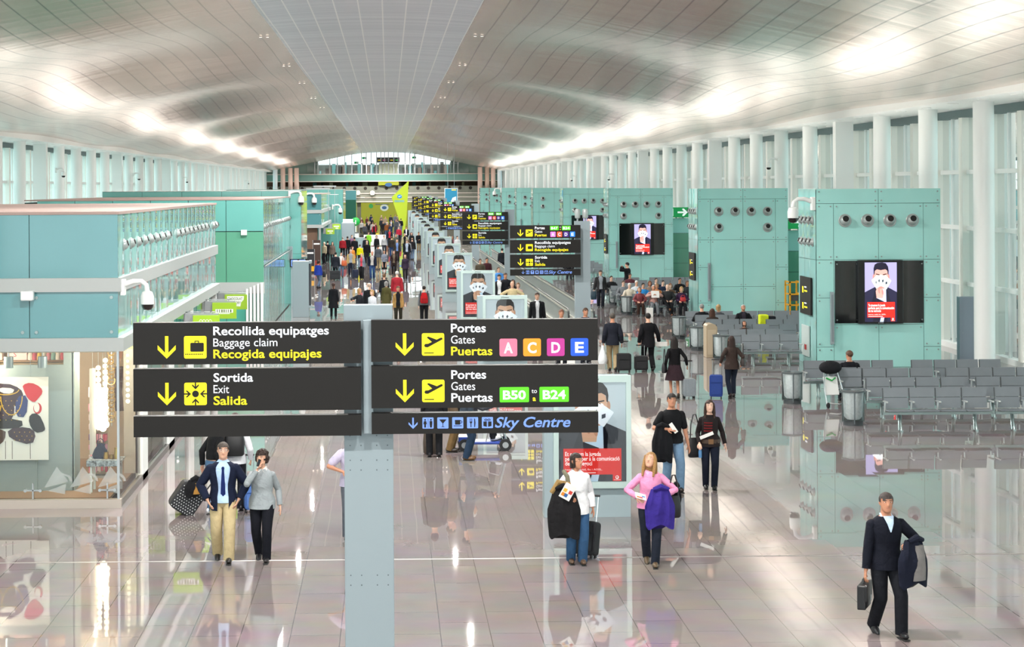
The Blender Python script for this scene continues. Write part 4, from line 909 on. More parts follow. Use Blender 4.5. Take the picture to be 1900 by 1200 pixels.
# toilets sign and plain grey media pillar on the left side of the aisle
t = thing('toilet_sign', 'black sign with blue toilet pictograms behind the plain grey pillar', 'sign', (-4.55, 88, 0)); MB().box(-.05, .78, 0, .08, 1.86, 2.24, MSIGN).build('panel', t)
MB().box(.0, .08, .08, .14, 0, 2.2, MPOST).build('post', t); m = MB()
for x in (.16, .54):
    tile(m, x, 2.05, .30, .30, MSB, -.004, .02)
    for o in (-.07, .07): m.flat(circ(x + o, 2.13, .03, n=10), -.006, MSIGN); m.flat([(x + o - .04, 2.09), (x + o + .04, 2.09), (x + o + .03, 1.93), (x + o - .03, 1.93)], -.006, MSIGN)
m.build('pictogram', t)
t = thing('media_pillar', 'plain grey back of an advertising pillar beside the left shops', 'pillar', (-4.12, 81, 0)); MB().box(0, .70, 0, .9, 0, 2.40, MPOST).build('body', t, bevel=.01); MB().box(.70, .78, .05, .85, .5, 2.3, mat('poster_dark', '#252b33', .3)).build('poster', t); MB().box(.70, .80, .0, .9, 2.3, 2.42, MPOST).box(.70, .80, 0, .9, .4, .5, MPOST).build('frame', t)

# ================================================================== ADVERTISING PILLARS
def poster_mesh(key, emit, scr, L, dim=(1.13, 1.68)):
    W_, H_ = dim; m = MB(); lv = [0]
    def mm(n, c): return mat('ad_%s_%s' % (key, n), c, .35, emit=emit)
    def P(pts, n, c):
        lv[0] += 1; m.flat([(p[0] * W_, p[1] * H_) for p in pts], -.0008 * lv[0], mm(n, c))
    def E(cx, cz, rx, rz, n, c, k=20, rot=0):
        pts = [(cx + (rx * cos(a) * cos(rot) - rz * sin(a) * sin(rot) * 1.48), cz + (rx * cos(a) * sin(rot) / 1.48 + rz * sin(a) * cos(rot))) for a in [2 * pi * i / k for i in range(k)]]; P(pts, n, c)
    bg = '#b4c0c6' if not scr else '#9d97c4'
    P([(0, 0), (1, 0), (1, 1), (0, 1)], 'bg', bg)
    suit, suit2, sh = ('#33353c', '#26282f', '#bcd3e4') if not scr else ('#22203a', '#181728', '#b9c6ee')
    P([(0, 0), (1, 0), (1, .50), (.78, .565), (.66, .60), (.36, .60), (.18, .55), (0, .50)], 'suit', suit)
    P([(.36, .58), (.66, .60), (.72, .50), (.66, .30), (.60, 0), (.44, 0), (.40, .3)], 'shirt', sh)
    P([(.36, .60), (.30, .50), (.44, 0), (.34, 0), (.20, .30)], 'lapel', suit2); P([(.66, .60), (.74, .50), (.58, 0), (.68, 0), (.82, .32)], 'lapel', suit2)
    sk, sk2 = ('#c79f83', '#b3876c') if not scr else ('#d69c92', '#bd8078')
    P([(.40, .56), (.62, .56), (.64, .70), (.38, .70)], 'neck', sk2)
    E(.275, .755, .028, .05, 'ear', sk2); E(.745, .755, .028, .05, 'ear', sk2)
    E(.51, .765, .215, .20, 'face', sk); P([(.30, .74), (.72, .74), (.68, .63), (.60, .58), (.42, .58), (.34, .63)], 'face', sk)
    P([(.28, .80), (.275, .90), (.31, .965), (.40, .995), (.55, 1.0), (.66, .985), (.725, .93), (.745, .86), (.735, .79), (.715, .80), (.705, .86), (.64, .885), (.50, .87), (.38, .885), (.315, .86), (.30, .79)], 'hair', '#1d1715' if not scr else '#161025')
    for s in (-1, 1):
        P([(.51 + s * .05, .800), (.51 + s * .17, .815), (.51 + s * .175, .803), (.51 + s * .05, .782)], 'brow', '#241a16'); E(.51 + s * .11, .772, .05, .012, 'eye', '#e8e4e0'); E(.51 + s * .105, .772, .017, .0115, 'iris', '#2a211d')
    P([(.48, .77), (.54, .77), (.565, .70), (.51, .685), (.455, .70)], 'nose', sk2)
    # fan of playing cards held before the mouth
    for k, (cx, cz, a) in enumerate(((.36, .665, .62), (.45, .69, .25), (.56, .69, -.18), (.67, .655, -.62))):
        ca, sa = cos(a), sin(a); Q_ = []
        for x, z in rrect(.19, .27, .015, 2): Q_.append((cx + (x * ca - z * sa), cz + (x * sa + z * ca) / 1.487))
        P(Q_, 'card%d' % (k % 2), ('#f0f3f6', '#dfe6ec')[k % 2])
        Q_ = []
        for x, z in ((0, .05), (.035, 0), (0, -.05), (-.035, 0)): Q_.append((cx + (x * ca - z * sa), cz + (x * sa + z * ca) / 1.487))
        P(Q_, 'pip', '#2f3a45')
    P([(.40, .30), (.55, .28), (.60, .44), (.57, .50), (.40, .47)], 'cuff', sh); P([(.24, .0), (.46, .0), (.60, .34), (.37, .40)], 'sleeve', suit2)
    P([(.36, .40), (.56, .40), (.58, .50), (.54, .585), (.40, .58), (.335, .52)], 'hand', sk)
    for k in range(4): E(.385 + .055 * k, .535 - .012 * k, .030, .045, 'finger%d' % (k % 2), (sk, sk2)[k % 2], 12, .2)
    E(.475, .575, .08, .018, 'thumb', sk2, 12, .15)
    P([(.07, .075), (.93, .075), (.93, .335), (.07, .335)], 'red', '#d9281f'); P([(.80, .01), (.93, .01), (.93, .08), (.80, .08)], 'red', '#d9281f')
    E(.865, .048, .026, .0175, 'ring', '#f5efee'); E(.862, .05, .013, .009, 'red', '#d9281f'); w = mm('white', '#f6f2f0'); y = -.0008 * (lv[0] + 2)
    for k, (s, wd) in enumerate(zip(L, (.53, .81, .40))): m.text(s, .095 * W_, (.262 - .047 * k) * H_, .058 * H_, w, y, bold=.02, width=wd * W_)
    m.text('Internet, mobil, fix i ADSL.', .095 * W_, .118 * H_, .026 * H_, w, y, width=.55 * W_); m.flat([(.095 * W_, .09 * H_), (.55 * W_, .09 * H_), (.55 * W_, .097 * H_), (.095 * W_, .097 * H_)], y, w); m.text('vodafone', .865 * W_, .018 * H_, .018 * H_, w, y, align='CENTER', width=.10 * W_)
    return m.mesh('poster', 0)
POSTER = poster_mesh('p', 0.28, False, ('Et portem la jugada', 'perfecta per a la comunicació', 'del teu negoci'))
SCREEN = poster_mesh('s', .9, True, ('Te traemos la jugada', 'perfecta para la comunicación', 'de tu negocio'))
MFRAME = mat('frame_pale_green', '#b4c8c4', .35, .2); MPLINTH = mat('pillar_body', '#98a9ae', .4, .1)
def ad_proto():
    t = thing('advertising_pillar', 'grey advertising pillar, the nearest, showing a man behind playing cards', 'pillar', (2.59, 31.5, 0), group='advertising pillars along the moving walkway')
    MB().box(0, 1.45, .06, .42, 0, 2.36, MPLINTH).build('body', t)
    m = MB(); m.box(.15, 1.45, -.06, .06, .50, .61, MFRAME).box(.15, 1.45, -.06, .06, 2.27, 2.38, MFRAME).box(.15, .235, -.06, .06, .61, 2.27, MFRAME).box(1.365, 1.45, -.06, .06, .61, 2.27, MFRAME); m.build('frame', t)
    MB().box(.235, 1.365, .0, .05, .60, 2.28, mat('ad_back', '#d5dcdc', .5)).build('light_box', t)
    put('poster', POSTER, t, (.235, -.002, .60)); MB().text('JCDecaux', .80, 2.305, .055, mat('ad_mark', '#23343f', .5), -.063, bold=.02, align='CENTER').build('lettering', t)
    MB().add([(.235, -.045, .61), (1.365, -.045, .61), (1.365, -.045, 2.27), (.235, -.045, 2.27)], [(0, 1, 2, 3)], clear_glass('ad_glass', '#f4f8f8', .05), False).build('glass_cover', t)
    return t
AP = ad_proto()
for i, Y in enumerate([55, 71.6, 91, 106, 121, 137, 152, 168, 185, 201, 230, 262]):
    dup(AP, (2.59 + .004 * i * i * .3, Y, 0), label='%s advertising pillar of the row down the aisle, counted from the front' % ORD[i + 1])
# screens on the kiosks
MEDGE = mat('screen_black', '#0b0c0e', .25)
def screen(X, Y, x0, x1, z0, z1, label):
    t = thing('display_screen', label, 'screen', (X, Y - .03, 0)); w = x1 - x0
    MB().box(x0, x1, 0, .012, z0, z1, MBLACK).build('back_panel', t); m = MB()
    for x in (.06, .9 * .28 * w, w - .9 * .28 * w, w - .06):
        for z in (z0 + .1, z1 - .1): m.cyl((x0 + x, -.02, z), (x0 + x, 0, z), .022, MBOLT, 8)
    m.build('studs', t)
    xm = (x0 + x1) / 2; hw = .255 * w; MB().box(xm - hw, xm + hw, -.16, 0, z0 - .01, z1 + .02, MEDGE).build('housing', t, bevel=.02)
    o = put('picture', SCREEN, t, (xm - .18 * w, -.165, z0 + .05)); o.scale = (.36 * w / 1.13, 1, (z1 - z0 - .1) / 1.68)
    MB().text('JCDecaux', xm, z0 + .01, .04, mat('pale_mark', '#b9bdc0', .5), -.163, align='CENTER').build('lettering', t)
screen(KX, 57.1, .56, 3.27, 1.34, 3.24, 'black wall screen showing a man behind cards on the nearest kiosk')
screen(KX, 111, .62, 3.30, 1.50, 3.35, 'black wall screen showing a man behind cards above the crowded seats')
screen(KX, 140, .62, 3.30, 1.60, 3.40, 'black wall screen on the fourth kiosk, half hidden at its left')
# dark sign plates and panels on the kiosk flanks
for k, (Y, lb) in enumerate(((57.1, 'nearest kiosk'), (79, 'second kiosk'), (111, 'third kiosk'))):
    t = thing('flank_sign', 'dark sign plate with yellow symbols on the flank of the %s' % lb, 'sign', (KX - .03, Y + 1.2, 1.55)); MB().box(-.05, 0, -.75, .75, 0, 1.15, MSIGN).build('plate', t); m = MB()
    R = RZ(-pi / 2)
    for z in (.25, .75): tile(m, -.30, z, .20, .20, MYEL, 0); tile(m, .10, z - .03, .42, .05, MYEL, 0, .01); tile(m, .05, z + .09, .30, .04, MSW, 0, .01)
    m.xf(R, (-.055, 0, 0)); m.build('symbols', t)
t = thing('fire_point', 'pale service panel with a red button low on the nearest kiosk flank', 'panel', (KX - .03, 58.4, .25)); MB().box(-.04, 0, -.5, .5, 0, .95, mat('panel_pale', '#b9c7c4', .4)).build('plate', t, bevel=.006); MB().box(-.06, -.04, -.2, .0, .2, .36, mat('alarm_red', '#a32020', .4)).build('button', t)
# grey standing totem by the right windows, tan pillar among the bins
p = G(1781, 678); t = thing('grey_totem', 'plain grey standing totem in front of the white columns on the right', 'totem', (p.x, p.y, 0)); MB().box(0, .58, 0, .3, 0, 2.1, mat('totem_grey', '#8894a0', .4, .2)).build('body', t, bevel=.008); m = MB()
for x in (.1, .48):
    for z in (.06, .3, 1.0): m.cyl((x, -.006, z), (x, 0, z), .012, MBOLT, 8)
m.build('studs', t)
p = G(1308, 662); t = thing('beige_cabinet', 'beige upright cabinet with a curved top between the transparent bins', 'cabinet', (p.x, p.y, 0)); mb_ = mat('beige_metal', '#a9987f', .5)
MB().flat([(0, 0), (.36, 0), (.36, .98), (.30, 1.06), (.18, 1.10), (.05, 1.08), (0, 1.02)], -.3, mb_, th=.6).build('body', t, bevel=.01); MB().box(.04, .32, -.315, -.30, .1, .9, mat('beige_metal2', '#b5a58d', .5)).build('door', t)

# ================================================================== BEAM SEATS
MSEAT = mat('seat_grey', '#7f868c', .45, .2, noise=.04, nscale=3); MSEATD = mat('seat_edge', '#44494c', .5); MARM = mat('arm_alloy', '#c3c9c8', .3, .6); MLEG = mat('leg_alloy', '#9fb0b0', .3, .8)
def bench_parts():
    d = {}
    m = MB(); m.rbox((.29, .0, .44), (.56, .46, .03), MSEAT, .012); m.xf(RX(-.06)); d['seat'] = m.mesh('seat')
    m = MB(); R = RX(-.16)
    m.cbox(V((.29, .235, .585)), (.56, .025, .24), MSEAT, R).cbox(V((.29, .285, .82)), (.56, .03, .21), MSEAT, R).cbox(V((.29, .255, .70)), (.52, .02, .03), MSEATD, R); m.cbox(V((.006, .27, .72)), (.012, .05, .40), MSEATD, R); d['backrest'] = m.mesh('backrest')
    m = MB(); m.cbox((0, -.02, .645), (.05, .30, .025), MARM).cone((0, .05, .40), (0, .02, .635), .018, .016, MARM, 8).cone((0, -.15, .645), (0, -.17, .645), .026, .026, MARM, 8); d['armrest'] = m.mesh('armrest')
    m = MB()
    for s in (-1, 1): m.tube([(0, .02, .37), (s * .03, s * .06, .25), (s * .05, s * .22, .10), (s * .05, s * .26, .02)], .02, MLEG, 8).cyl((s * .05, s * .26, 0), (s * .05, s * .26, .03), .035, MLEG, 10)
    m.tube([(-.05, -.0, .36), (-.08, -.12, .15), (-.10, -.2, .02)], .016, MLEG, 8); d['leg'] = m.mesh('leg')
    return d
BP = bench_parts(); _bm = {}
def bench(n, X, Y, label, rz=0):
    t = thing('beam_seat', label, 'bench', (X, Y, 0), rz, group='grey beam seats in the waiting areas')
    for k in range(n): put('seat', BP['seat'], t, (k * .60 + .01, 0, 0)); put('backrest', BP['backrest'], t, (k * .60 + .01, 0, 0))
    for k in range(n + 1): put('armrest', BP['armrest'], t, (k * .60, 0, 0))
    if n not in _bm: _bm[n] = MB().cbox((n * .30, .02, .375), (n * .6 + .1, .07, .06), MLEG).mesh('beam')
    put('beam', _bm[n], t, (0, 0, 0))
    for x in (.35, n * .6 - .35): put('leg', BP['leg'], t, (x, 0, 0))
for r, (Y, xs) in enumerate(((42.4, (11.2, 13.75)), (44.7, (11.4, 14.05)), (47.0, (11.3, 14.0)), (49.2, (10.9, 13.75)))):
    for j, X in enumerate(xs): bench(4, X, Y, 'grey four seat bench in the %s row before the nearest kiosk, %s' % (ORD[r], ('at the aisle end', 'toward the windows')[j]))
for r, Y in enumerate((58.0, 60.2, 62.4, 64.6, 66.8, 69.0)): bench(3 if r < 1 else 3, 10.9, Y, 'grey three seat bench, %s row of the block before the second kiosk, aisle side' % ORD[r])
for r, Y in enumerate((62.4, 64.6, 66.8, 69.0)): bench(4, 13.0, Y, 'grey bench in the %s row of the block before the second kiosk, window side' % ORD[r + 2])
for r, Y in enumerate((80.6, 82.8, 85.0, 87.2, 89.6, 92, 95)): bench(4, 10.45 if r < 1 else 10.3, Y, 'grey four seat bench, %s row of the crowded block before the third kiosk' % ORD[r])
for r, Y in enumerate((85.0, 87.2, 89.6, 92, 95)): bench(4, 13.2, Y, 'grey window side bench, %s row of the crowded block' % ORD[r + 2])
for r, Y in enumerate((112, 114.3, 116.6, 119)): bench(4, 10.4, Y, 'distant grey bench, %s row before the fourth kiosk' % ORD[r])

# ---------------------------------------------------------------- transparent bins
MACR = clear_glass('acrylic', '#f0f4f4', .1); MBAG = mat('bin_bag', '#e6e9ea', .4, noise=.12, nscale=14, bump=.5); MRIM = mat('bin_rim', '#6e7679', .35, .6)
def bin_proto():
    t = thing('litter_bin', 'transparent litter bin with a pale bag, standing alone left of the front benches', 'bin', (0, 0, 0), group='transparent litter bins'); r = .26
    MB().cyl((0, 0, 0), (0, 0, .11), r * .86, MSEATD, 20).build('base', t); MB().lathe([(r, .10), (r, .78)], (0, 0, 0), MACR, 24).build('shell', t).data.polygons.foreach_get
    o = [c for c in COL.objects if c.parent == t and c.name.startswith('shell')][0]
    MB().lathe([(r * .55, .13), (r * .8, .2), (r * .86, .5), (r * .93, .77)], (0, 0, 0), MBAG, 20).build('bag', t); MB().lathe([(r * 1.03, .76), (r * 1.05, .80), (r * .86, .81), (r * .84, .765)], (0, 0, 0), MRIM, 24).build('rim', t)
    m = MB()
    for k in range(3): a = k * 2.1 + .4; m.cyl((r * 1.02 * cos(a), r * 1.02 * sin(a), .05), (r * 1.02 * cos(a), r * 1.02 * sin(a), .78), .014, MRIM, 8)
    m.build('stand', t); return t
BIN = bin_proto(); p = G(1470, 748); BIN.location = (p.x, p.y, 0)
for px, py, lb in ((1583, 788, 'transparent litter bin in front of the seat where a man in black sits'), (1294, 650, 'transparent litter bin just left of the beige cabinet'), (1260, 628, 'transparent litter bin at the far left of the second seating block'), (1338, 668, 'transparent litter bin behind the woman with the blue suitcase'), (1163, 584, 'transparent litter bin, front one of two at the crowded seats'), (1140, 566, 'transparent litter bin, rear one of two at the crowded seats')):
    p = G(px, py); dup(BIN, (p.x, p.y, 0), label=lb)

# ================================================================== MOVING WALKWAY AND OTHER THINGS IN THE AISLE
MRUB = mat('handrail_black', '#15161a', .4); MBAL = mat('balustrade_panel', '#a9b3b0', .25, .3); MSKIRT = mat('skirt_alloy', '#cfcfc4', .35, .5)
def walkway(X, Ya, Yb, label, w=1.5):
    t = thing('moving_walkway', label, 'walkway', (X, Ya, 0)); L = Yb - Ya
    MB().box(.12, w - .12, 0, L, 0, .05, mat('pallet_dark', '#77797a', .5, .4)).build('pallet_band', t)
    for x in (0, w):
        MB().box(x - .10, x + .10, -.3, L, 0, .16, MSKIRT).build('skirting', t); MB().box(x - .012, x + .012, .1, L, .16, .92, MBAL).build('balustrade', t)
        MB().tube([(x, .15, .18), (x, -.15, .30), (x, -.22, .58), (x, -.10, .86), (x, .15, .95), (x, 4, .95), (x, L, .95)], .034, MRUB, 8).build('handrail', t); MB().box(x - .06, x + .06, .1, L, .86, .915, MSKIRT).build('handrail_guide', t)
walkway(4.30, 62, 140, 'long moving walkway with steel edged glass sides behind the near direction sign', 1.2)
walkway(6.72, 70.5, 140, 'second moving walkway, nearer the seats, ending in black handrails', .95)
t = thing('scissor_lift', 'yellow service lift frame between the second kiosk and the window wall', 'lift', (0, 0, 0)); p = G(1465, 592); t.location = (p.x, p.y - 0.0, 0); MLIFT = mat('lift_yellow', '#e2a213', .45)
m = MB()
for x in (0, .46):
    for y in (0, .9): m.box(x, x + .06, y, y + .06, .2, 1.55, MLIFT)
for z in (.55, 1.0, 1.5): m.box(0, .52, 0, .05, z, z + .06, MLIFT).box(0, .05, 0, .95, z, z + .06, MLIFT).box(.47, .52, 0, .95, z, z + .06, MLIFT)
m.build('guard_rail', t); MB().box(-.02, .55, -.05, 1.0, .08, .28, MLIFT).build('platform', t, bevel=.01); MB().box(.08, .4, .1, .5, .75, 1.0, MSEATD).build('control_box', t); MB().box(-.2, -.15, -.02, .03, .0, 1.5, MLIFT).box(-.2, .0, -.02, .03, 1.4, 1.45, MLIFT).build('ladder', t)
for x in (.05, .45):
    for y in (.1, .85): MB().cyl((x - .03, y, .08), (x + .03, y, .08), .08, MRUB, 12).build('wheel', t)
# info balloon, hoarding and grey boxes far down the left aisle
p = AY(660, 411, 172); t = thing('info_balloon', 'round green balloon with a white letter i above a far counter', 'balloon', (p.x, 172, 0)); MB().ell((0, 0, p.z), (.40, .2, .40), mat('balloon_green', '#0f9a3c', .35)).build('balloon', t); MB().text('i', 0, p.z - .22, .55, MWHITE, -.205, align='CENTER', bold=.03).build('letter', t); MB().cyl((0, 0, 0), (0, 0, p.z - .38), .05, MWHITE, 8).build('pole', t)
MB().box(-.28, .28, -.18, .18, .95, 1.4, mat('figure_stand', '#d8dad9', .5)).box(-.2, .2, -.2, .2, 1.4, 1.5, MSEATD).build('stand_box', t)
p = AY(656, 440, 171); q = AY(676, 440, 171); t = thing('curved_counter', 'grey rounded counter under the green balloon', 'counter', (p.x, 169.5, 0)); m = MB(); m.loft([[V((.5 + .55 * cos(a), .6 + .8 * sin(a), z)) for a in [2 * pi * i / 24 for i in range(24)]] for z in (0, 1.0)], MPLINTH); m.build('body', t); MB().lathe([(.001, 1.0), (.62, 1.0), (.62, 1.05), (.001, 1.05)], (.5, .6, 0), MGREY, 24).build('top', t)
p = AY(634, 440, 158); t = thing('grey_booth', 'tall grey box beside the third pavilion hanging signs', 'booth', (p.x, 158, 0)); MB().box(0, 1.05, 0, 3, 0, 2.6, mat('booth_grey', '#8d979d', .5)).build('body', t, bevel=.01); MB().box(.1, .95, .2, 1.4, 2.6, 2.9, MWHITE).build('top_box', t)
p = AY(675, 460, 179); q = AY(716, 460, 179); t = thing('white_hoarding', 'low white hoarding across the aisle behind the crowd', 'hoarding', (p.x, 179, 0)); MB().box(0, q.x - p.x, 0, .12, .05, 1.08, mat('hoarding_white', '#f0f2f3', .6)).build('panel', t)
for x in (.1, q.x - p.x - .18): MB().box(x, x + .08, -.15, .3, 0, .05, MGREY).build('foot', t)
# menu boards by the third pavilion
for k, (px, py, h, lb, c) in enumerate(((576, 512, 1.7, 'dark menu board with a yellow strip before the third pavilion', '#e0a51c'), (588, 500, 2.0, 'taller brown menu board with pictures before the third pavilion', '#8c2f22'))):
    p = G(px, py); t = thing('menu_board', lb, 'board', (p.x, p.y, 0)); MB().box(-.25, .25, 0, .05, .12, h, mat('menu_dark%d' % k, ('#22252b', '#3c2a22')[k], .4)).build('board', t); MB().box(-.28, -.25, 0, .05, 0, h, MSTEEL).box(.25, .28, 0, .05, 0, h, MSTEEL).box(-.3, .3, -.15, .2, 0, .03, MSTEEL).build('frame', t)
    MB().box(-.23, .23, -.006, 0, .3, .62, mat('menu' + c, c, .5)).box(-.2, .2, -.007, 0, h - .3, h - .2, MWHITE).build('print', t)
# ================================================================== PEOPLE
SKIN = {'a': mat('skin_light', '#d2a288', .55, noise=.05), 'b': mat('skin_tan', '#bd8568', .55, noise=.05), 'c': mat('skin_pale', '#dcb49e', .55, noise=.05)}
MEYEW = mat('eye_white', '#e6e2de', .3); MEYED = mat('eye_dark', '#2a1c14', .2); MLIP = mat('lips', '#a85f56', .5); MLACE = mat('sole_rubber', '#2a2a2a', .7)
def hairm(c): return mat('hair' + c, c, .55, spec=.35, noise=.35, nscale=60, bump=.6)
def ik(a, b, l1, l2, hint):
    a, b = V(a), V(b); d = b - a; L = max(1e-4, min(d.length, (l1 + l2) * .999)); u = d.normalized(); b = a + u * L
    x = (l1 * l1 - l2 * l2 + L * L) / (2 * L); h = sqrt(max(0, l1 * l1 - x * x)); hv = V(hint) - u * V(hint).dot(u)
    return a + u * x + hv.normalized() * h, b
TM = [(-.12, .130, .100, 0), (-.04, .165, .115, .004), (.04, .160, .112, 0), (.13, .148, .104, -.004), (.22, .152, .108, -.004), (.32, .172, .118, -.002), (.41, .186, .115, .002), (.455, .178, .104, .004), (.495, .135, .086, .008), (.525, .088, .068, .010), (.56, .058, .056, .010)]
TF = [(-.12, .135, .105, 0), (-.04, .172, .118, .004), (.04, .158, .108, 0), (.13, .124, .092, -.002), (.22, .130, .098, -.004), (.30, .152, .126, -.018), (.39, .158, .108, -.002), (.435, .150, .094, .004), (.475, .112, .076, .008), (.505, .074, .060, .010), (.54, .050, .050, .010)]
def hand(m, w, d, palm, mm, curl=.5, size=1.0, side=1, detail=True):
    """palm and five fingers; w wrist, d direction of the fingers, palm = way the palm faces"""
    d = V(d).normalized(); n = (V(palm) - d * V(palm).dot(d)); n = n.normalized() if n.length > 1e-4 else d.orthogonal().normalized(); s = d.cross(n) * side; g = size
    R = M4((s, n, d)).transposed()
    m[0].ell(V(w) + d * .048 * g, (.040 * g, .016 * g, .054 * g), mm, R, 10, 6)
    if not detail:
        m[0].cone(V(w) + d * .08 * g, V(w) + d * .13 * g + n * .03 * g, .022 * g, .014 * g, mm, 6); return
    for k, (o, L) in enumerate(((.030, .066), (.010, .075), (-.010, .070), (-.029, .055))):
        p = V(w) + d * .088 * g + s * o * g; dd = d; pts = [p - d * .02 * g, p]
        for j in range(3):
            a = curl * (.55 + .15 * k) * (j + .6) * .55; dd = (d * cos(a) + n * sin(a)); p = p + dd * (L * g * (.45, .31, .24)[j]); pts.append(p)
        m[1].tube(pts, [.0095 * g, .0095 * g, .0088 * g, .008 * g, .0062 * g], mm, 6)
    p = V(w) + d * .022 * g + s * .030 * g; t = (s * .75 + d * .75 + n * .25).normalized(); t2 = (s * .25 + d * .95 + n * (.3 + .5 * curl)).normalized()
    m[1].tube([p - t * .015 * g, p + t * .03 * g, p + t * .03 * g + t2 * .028 * g, p + t * .03 * g + t2 * .05 * g], [.013 * g, .012 * g, .0105 * g, .007 * g], mm, 6)
def ringpts(z, rx, ry, cy, n, g0=None, e=2.0):
    out = []
    for j in range(n):
        a = 2 * pi * j / n; c, s = cos(a), sin(a); q = (abs(c) ** e + abs(s) ** e) ** (-1 / e)
        out.append(V((rx * c * q, cy + ry * s * q, z)))
    return out
def person(label, loc, face=0.0, H=1.72, sex='m', lod=1, skin='a', hair=('short', '#2a1d16'), top=None, bottom=None, shoes='#1b1818', legs='stand', arms=None, look=(0, 0), lean=0.0, group=None, extra=None, glasses=False, hip=None, curl=.6):
    k = H / 1.75; t = thing('person', label, 'person', loc, face, group); sk = SKIN[skin]; f = sex == 'f'; T = TF if f else TM
    vox = (.011, .017, .030)[lod]; seg = (14, 10, 8)[lod]; out = {}
    # --- joints
    seated = legs == 'sit'; hz = hip if hip else (.50 if seated else .93); hx = .092
    if isinstance(legs, dict): ft = legs
    elif legs == 'stand': ft = {'L': (.10, 0, .08, 0), 'R': (-.10, 0, .08, 0)}
    elif legs == 'walk': hz = .905; ft = {'L': (.07, -.24, .085, -.15), 'R': (-.08, .26, .13, .55)}
    elif legs == 'walk2': hz = .905; ft = {'L': (.07, .26, .13, .55), 'R': (-.08, -.24, .085, -.15)}
    elif legs == 'step': hz = .92; ft = {'L': (.08, -.10, .08, 0), 'R': (-.08, .14, .10, .3)}
    elif legs == 'step2': hz = .92; ft = {'L': (.08, .14, .10, .3), 'R': (-.08, -.10, .08, 0)}
    elif seated: ft = {'L': (.12, -.47, .08, 0), 'R': (-.12, -.42, .08, 0)}
    P = lambda x, y, z: V((x, y, z))
    sw = .148 if f else .176; sz = hz + (.475 if f else .49); ly = lambda z: -lean * max(0, z - hz)
    J = {}
    for s, n in ((1, 'L'), (-1, 'R')):
        h = P(s * hx, 0, hz - .02); a = ft[n]; ank = P(a[0], a[1], a[2]); kn, ank = ik(h, ank, .435, .425, (0, -1, .6) if seated else (s * .05, -1, .05)); J[n] = (h, kn, ank, a[3])
    A = {'L': None, 'R': None}
    if arms: A.update(arms)
    for s, n in ((1, 'L'), (-1, 'R')):
        sh = P(s * sw, ly(sz) + .005, sz - .060); a = A[n] or (s * (sw + .07), -.02 + (.05 if (legs in ('walk', 'step')) == (s > 0) else -.06), hz - .12)
        hint = (s * .5, .8, -.25) if a[2] > sz - .42 else (s * .25, .9, 0); el, wr = ik(sh, P(*a[:3]), .29, .255, a[3] if len(a) > 3 else hint); J['a' + n] = (sh, el, wr)
    nb = P(0, ly(sz + .05) + .01, sz + .035); hc = P(0, ly(sz + .2) - .012, sz + ((.196 if f else .202))); RH = RZ(look[0]) @ RX(look[1])
    # --- body: one surface
    b = MB(); fg = MB()
    b.loft([[p + V((0, ly(hz + z), hz)) for p in ringpts(z, rx * .97, ry * .95, cy, seg)] for z, rx, ry, cy in T], sk)
    b.cone(nb - V((0, 0, .06)), hc + V((0, .012, -.05)), .053 if f else .064, .050 if f else .060, sk, seg)
    HP = [(-.117, .020, .022, -.058), (-.104, .042, .046, -.044), (-.075, .058, .070, -.022), (-.03, .068, .086, -.007), (.02, .0735, .095, 0), (.06, .071, .093, .004), (.09, .056, .076, .006), (.108, .032, .048, .006), (.116, .008, .012, .006)]
    b.loft([[hc + RH @ p for p in ringpts(z, rx * 1.07, ry * 1.03, cy, max(10, seg))] for z, rx, ry, cy in HP], sk)
    if lod < 2:
        b.cone(hc + RH @ V((0, -.088, .012)), hc + RH @ V((0, -.106, -.026)), .008, .0135, sk, 8)
        for s in (-1, 1): b.ell(hc + RH @ V((s * .079, .012, -.006)), (.011, .019, .030), sk, RH, 8, 6)
    for n in 'LR':
        h, kn, an, pt = J[n]; b.cone(h, kn, .080, .052, sk, seg).cone(kn, an, .052, .036, sk, seg)
        R = RX(pt); b.ell(an + R @ V((0, -.06, -.045)), (.036, .105, .030), sk, R, 8, 6)
        sh, el, wr = J['a' + n]; r = .85 if f else 1.0; b.cone(sh, el, .050 * r, .040 * r, sk, seg).cone(el, wr, .040 * r, .027 * r, sk, seg)
        s = 1 if n == 'L' else -1; dd = (wr - el); pal = V((-s, -.1, 0)) if abs(dd.normalized().z) > .7 else V((0, .1, -1)) if dd.y < -.1 * 99 else V((-s * .4, .5, -.6))
        hand((b, fg), wr + dd.normalized() * .005, dd, pal, sk, curl, .92 if f else 1.0, s, lod < 2)
    body = b.build('body', t, remesh=vox)
    if lod < 2:
        m2 = MB(); me = body.data; m2.add([v.co for v in me.vertices], [tuple(p.vertices) for p in me.polygons], sk); o = len(m2.v); m2.v += fg.v; m2.f += [[i + o for i in q] for q in fg.f]; m2.mi += [0] * len(fg.f); m2.sm += [True] * len(fg.f)
        body.data = m2.mesh('body', 0); bpy.data.meshes.remove(me)
    # --- face
    if lod < 2:
        m = MB()
        for s in (-1, 1):
            m.ell(hc + RH @ V((s * .030, -.080, .012)), (.0135, .008, .0068), MEYEW, RH, 8, 6); m.ell(hc + RH @ V((s * .030, -.0865, .012)), (.0062, .0035, .0062), MEYED, RH, 8, 6)
        m.build('eyes', t); m = MB(); hm = hairm(hair[1])
        for s in (-1, 1): m.cone(hc + RH @ V((s * .015, -.091, .034)), hc + RH @ V((s * .048, -.080, .033)), .0042, .003, hm if hair[0] != 'white' else MLACE, 6)
        m.build('eyebrows', t); MB().ell(hc + RH @ V((0, -.086, -.056)), (.025, .009, .0075), MLIP, RH, 10, 6).build('mouth', t)
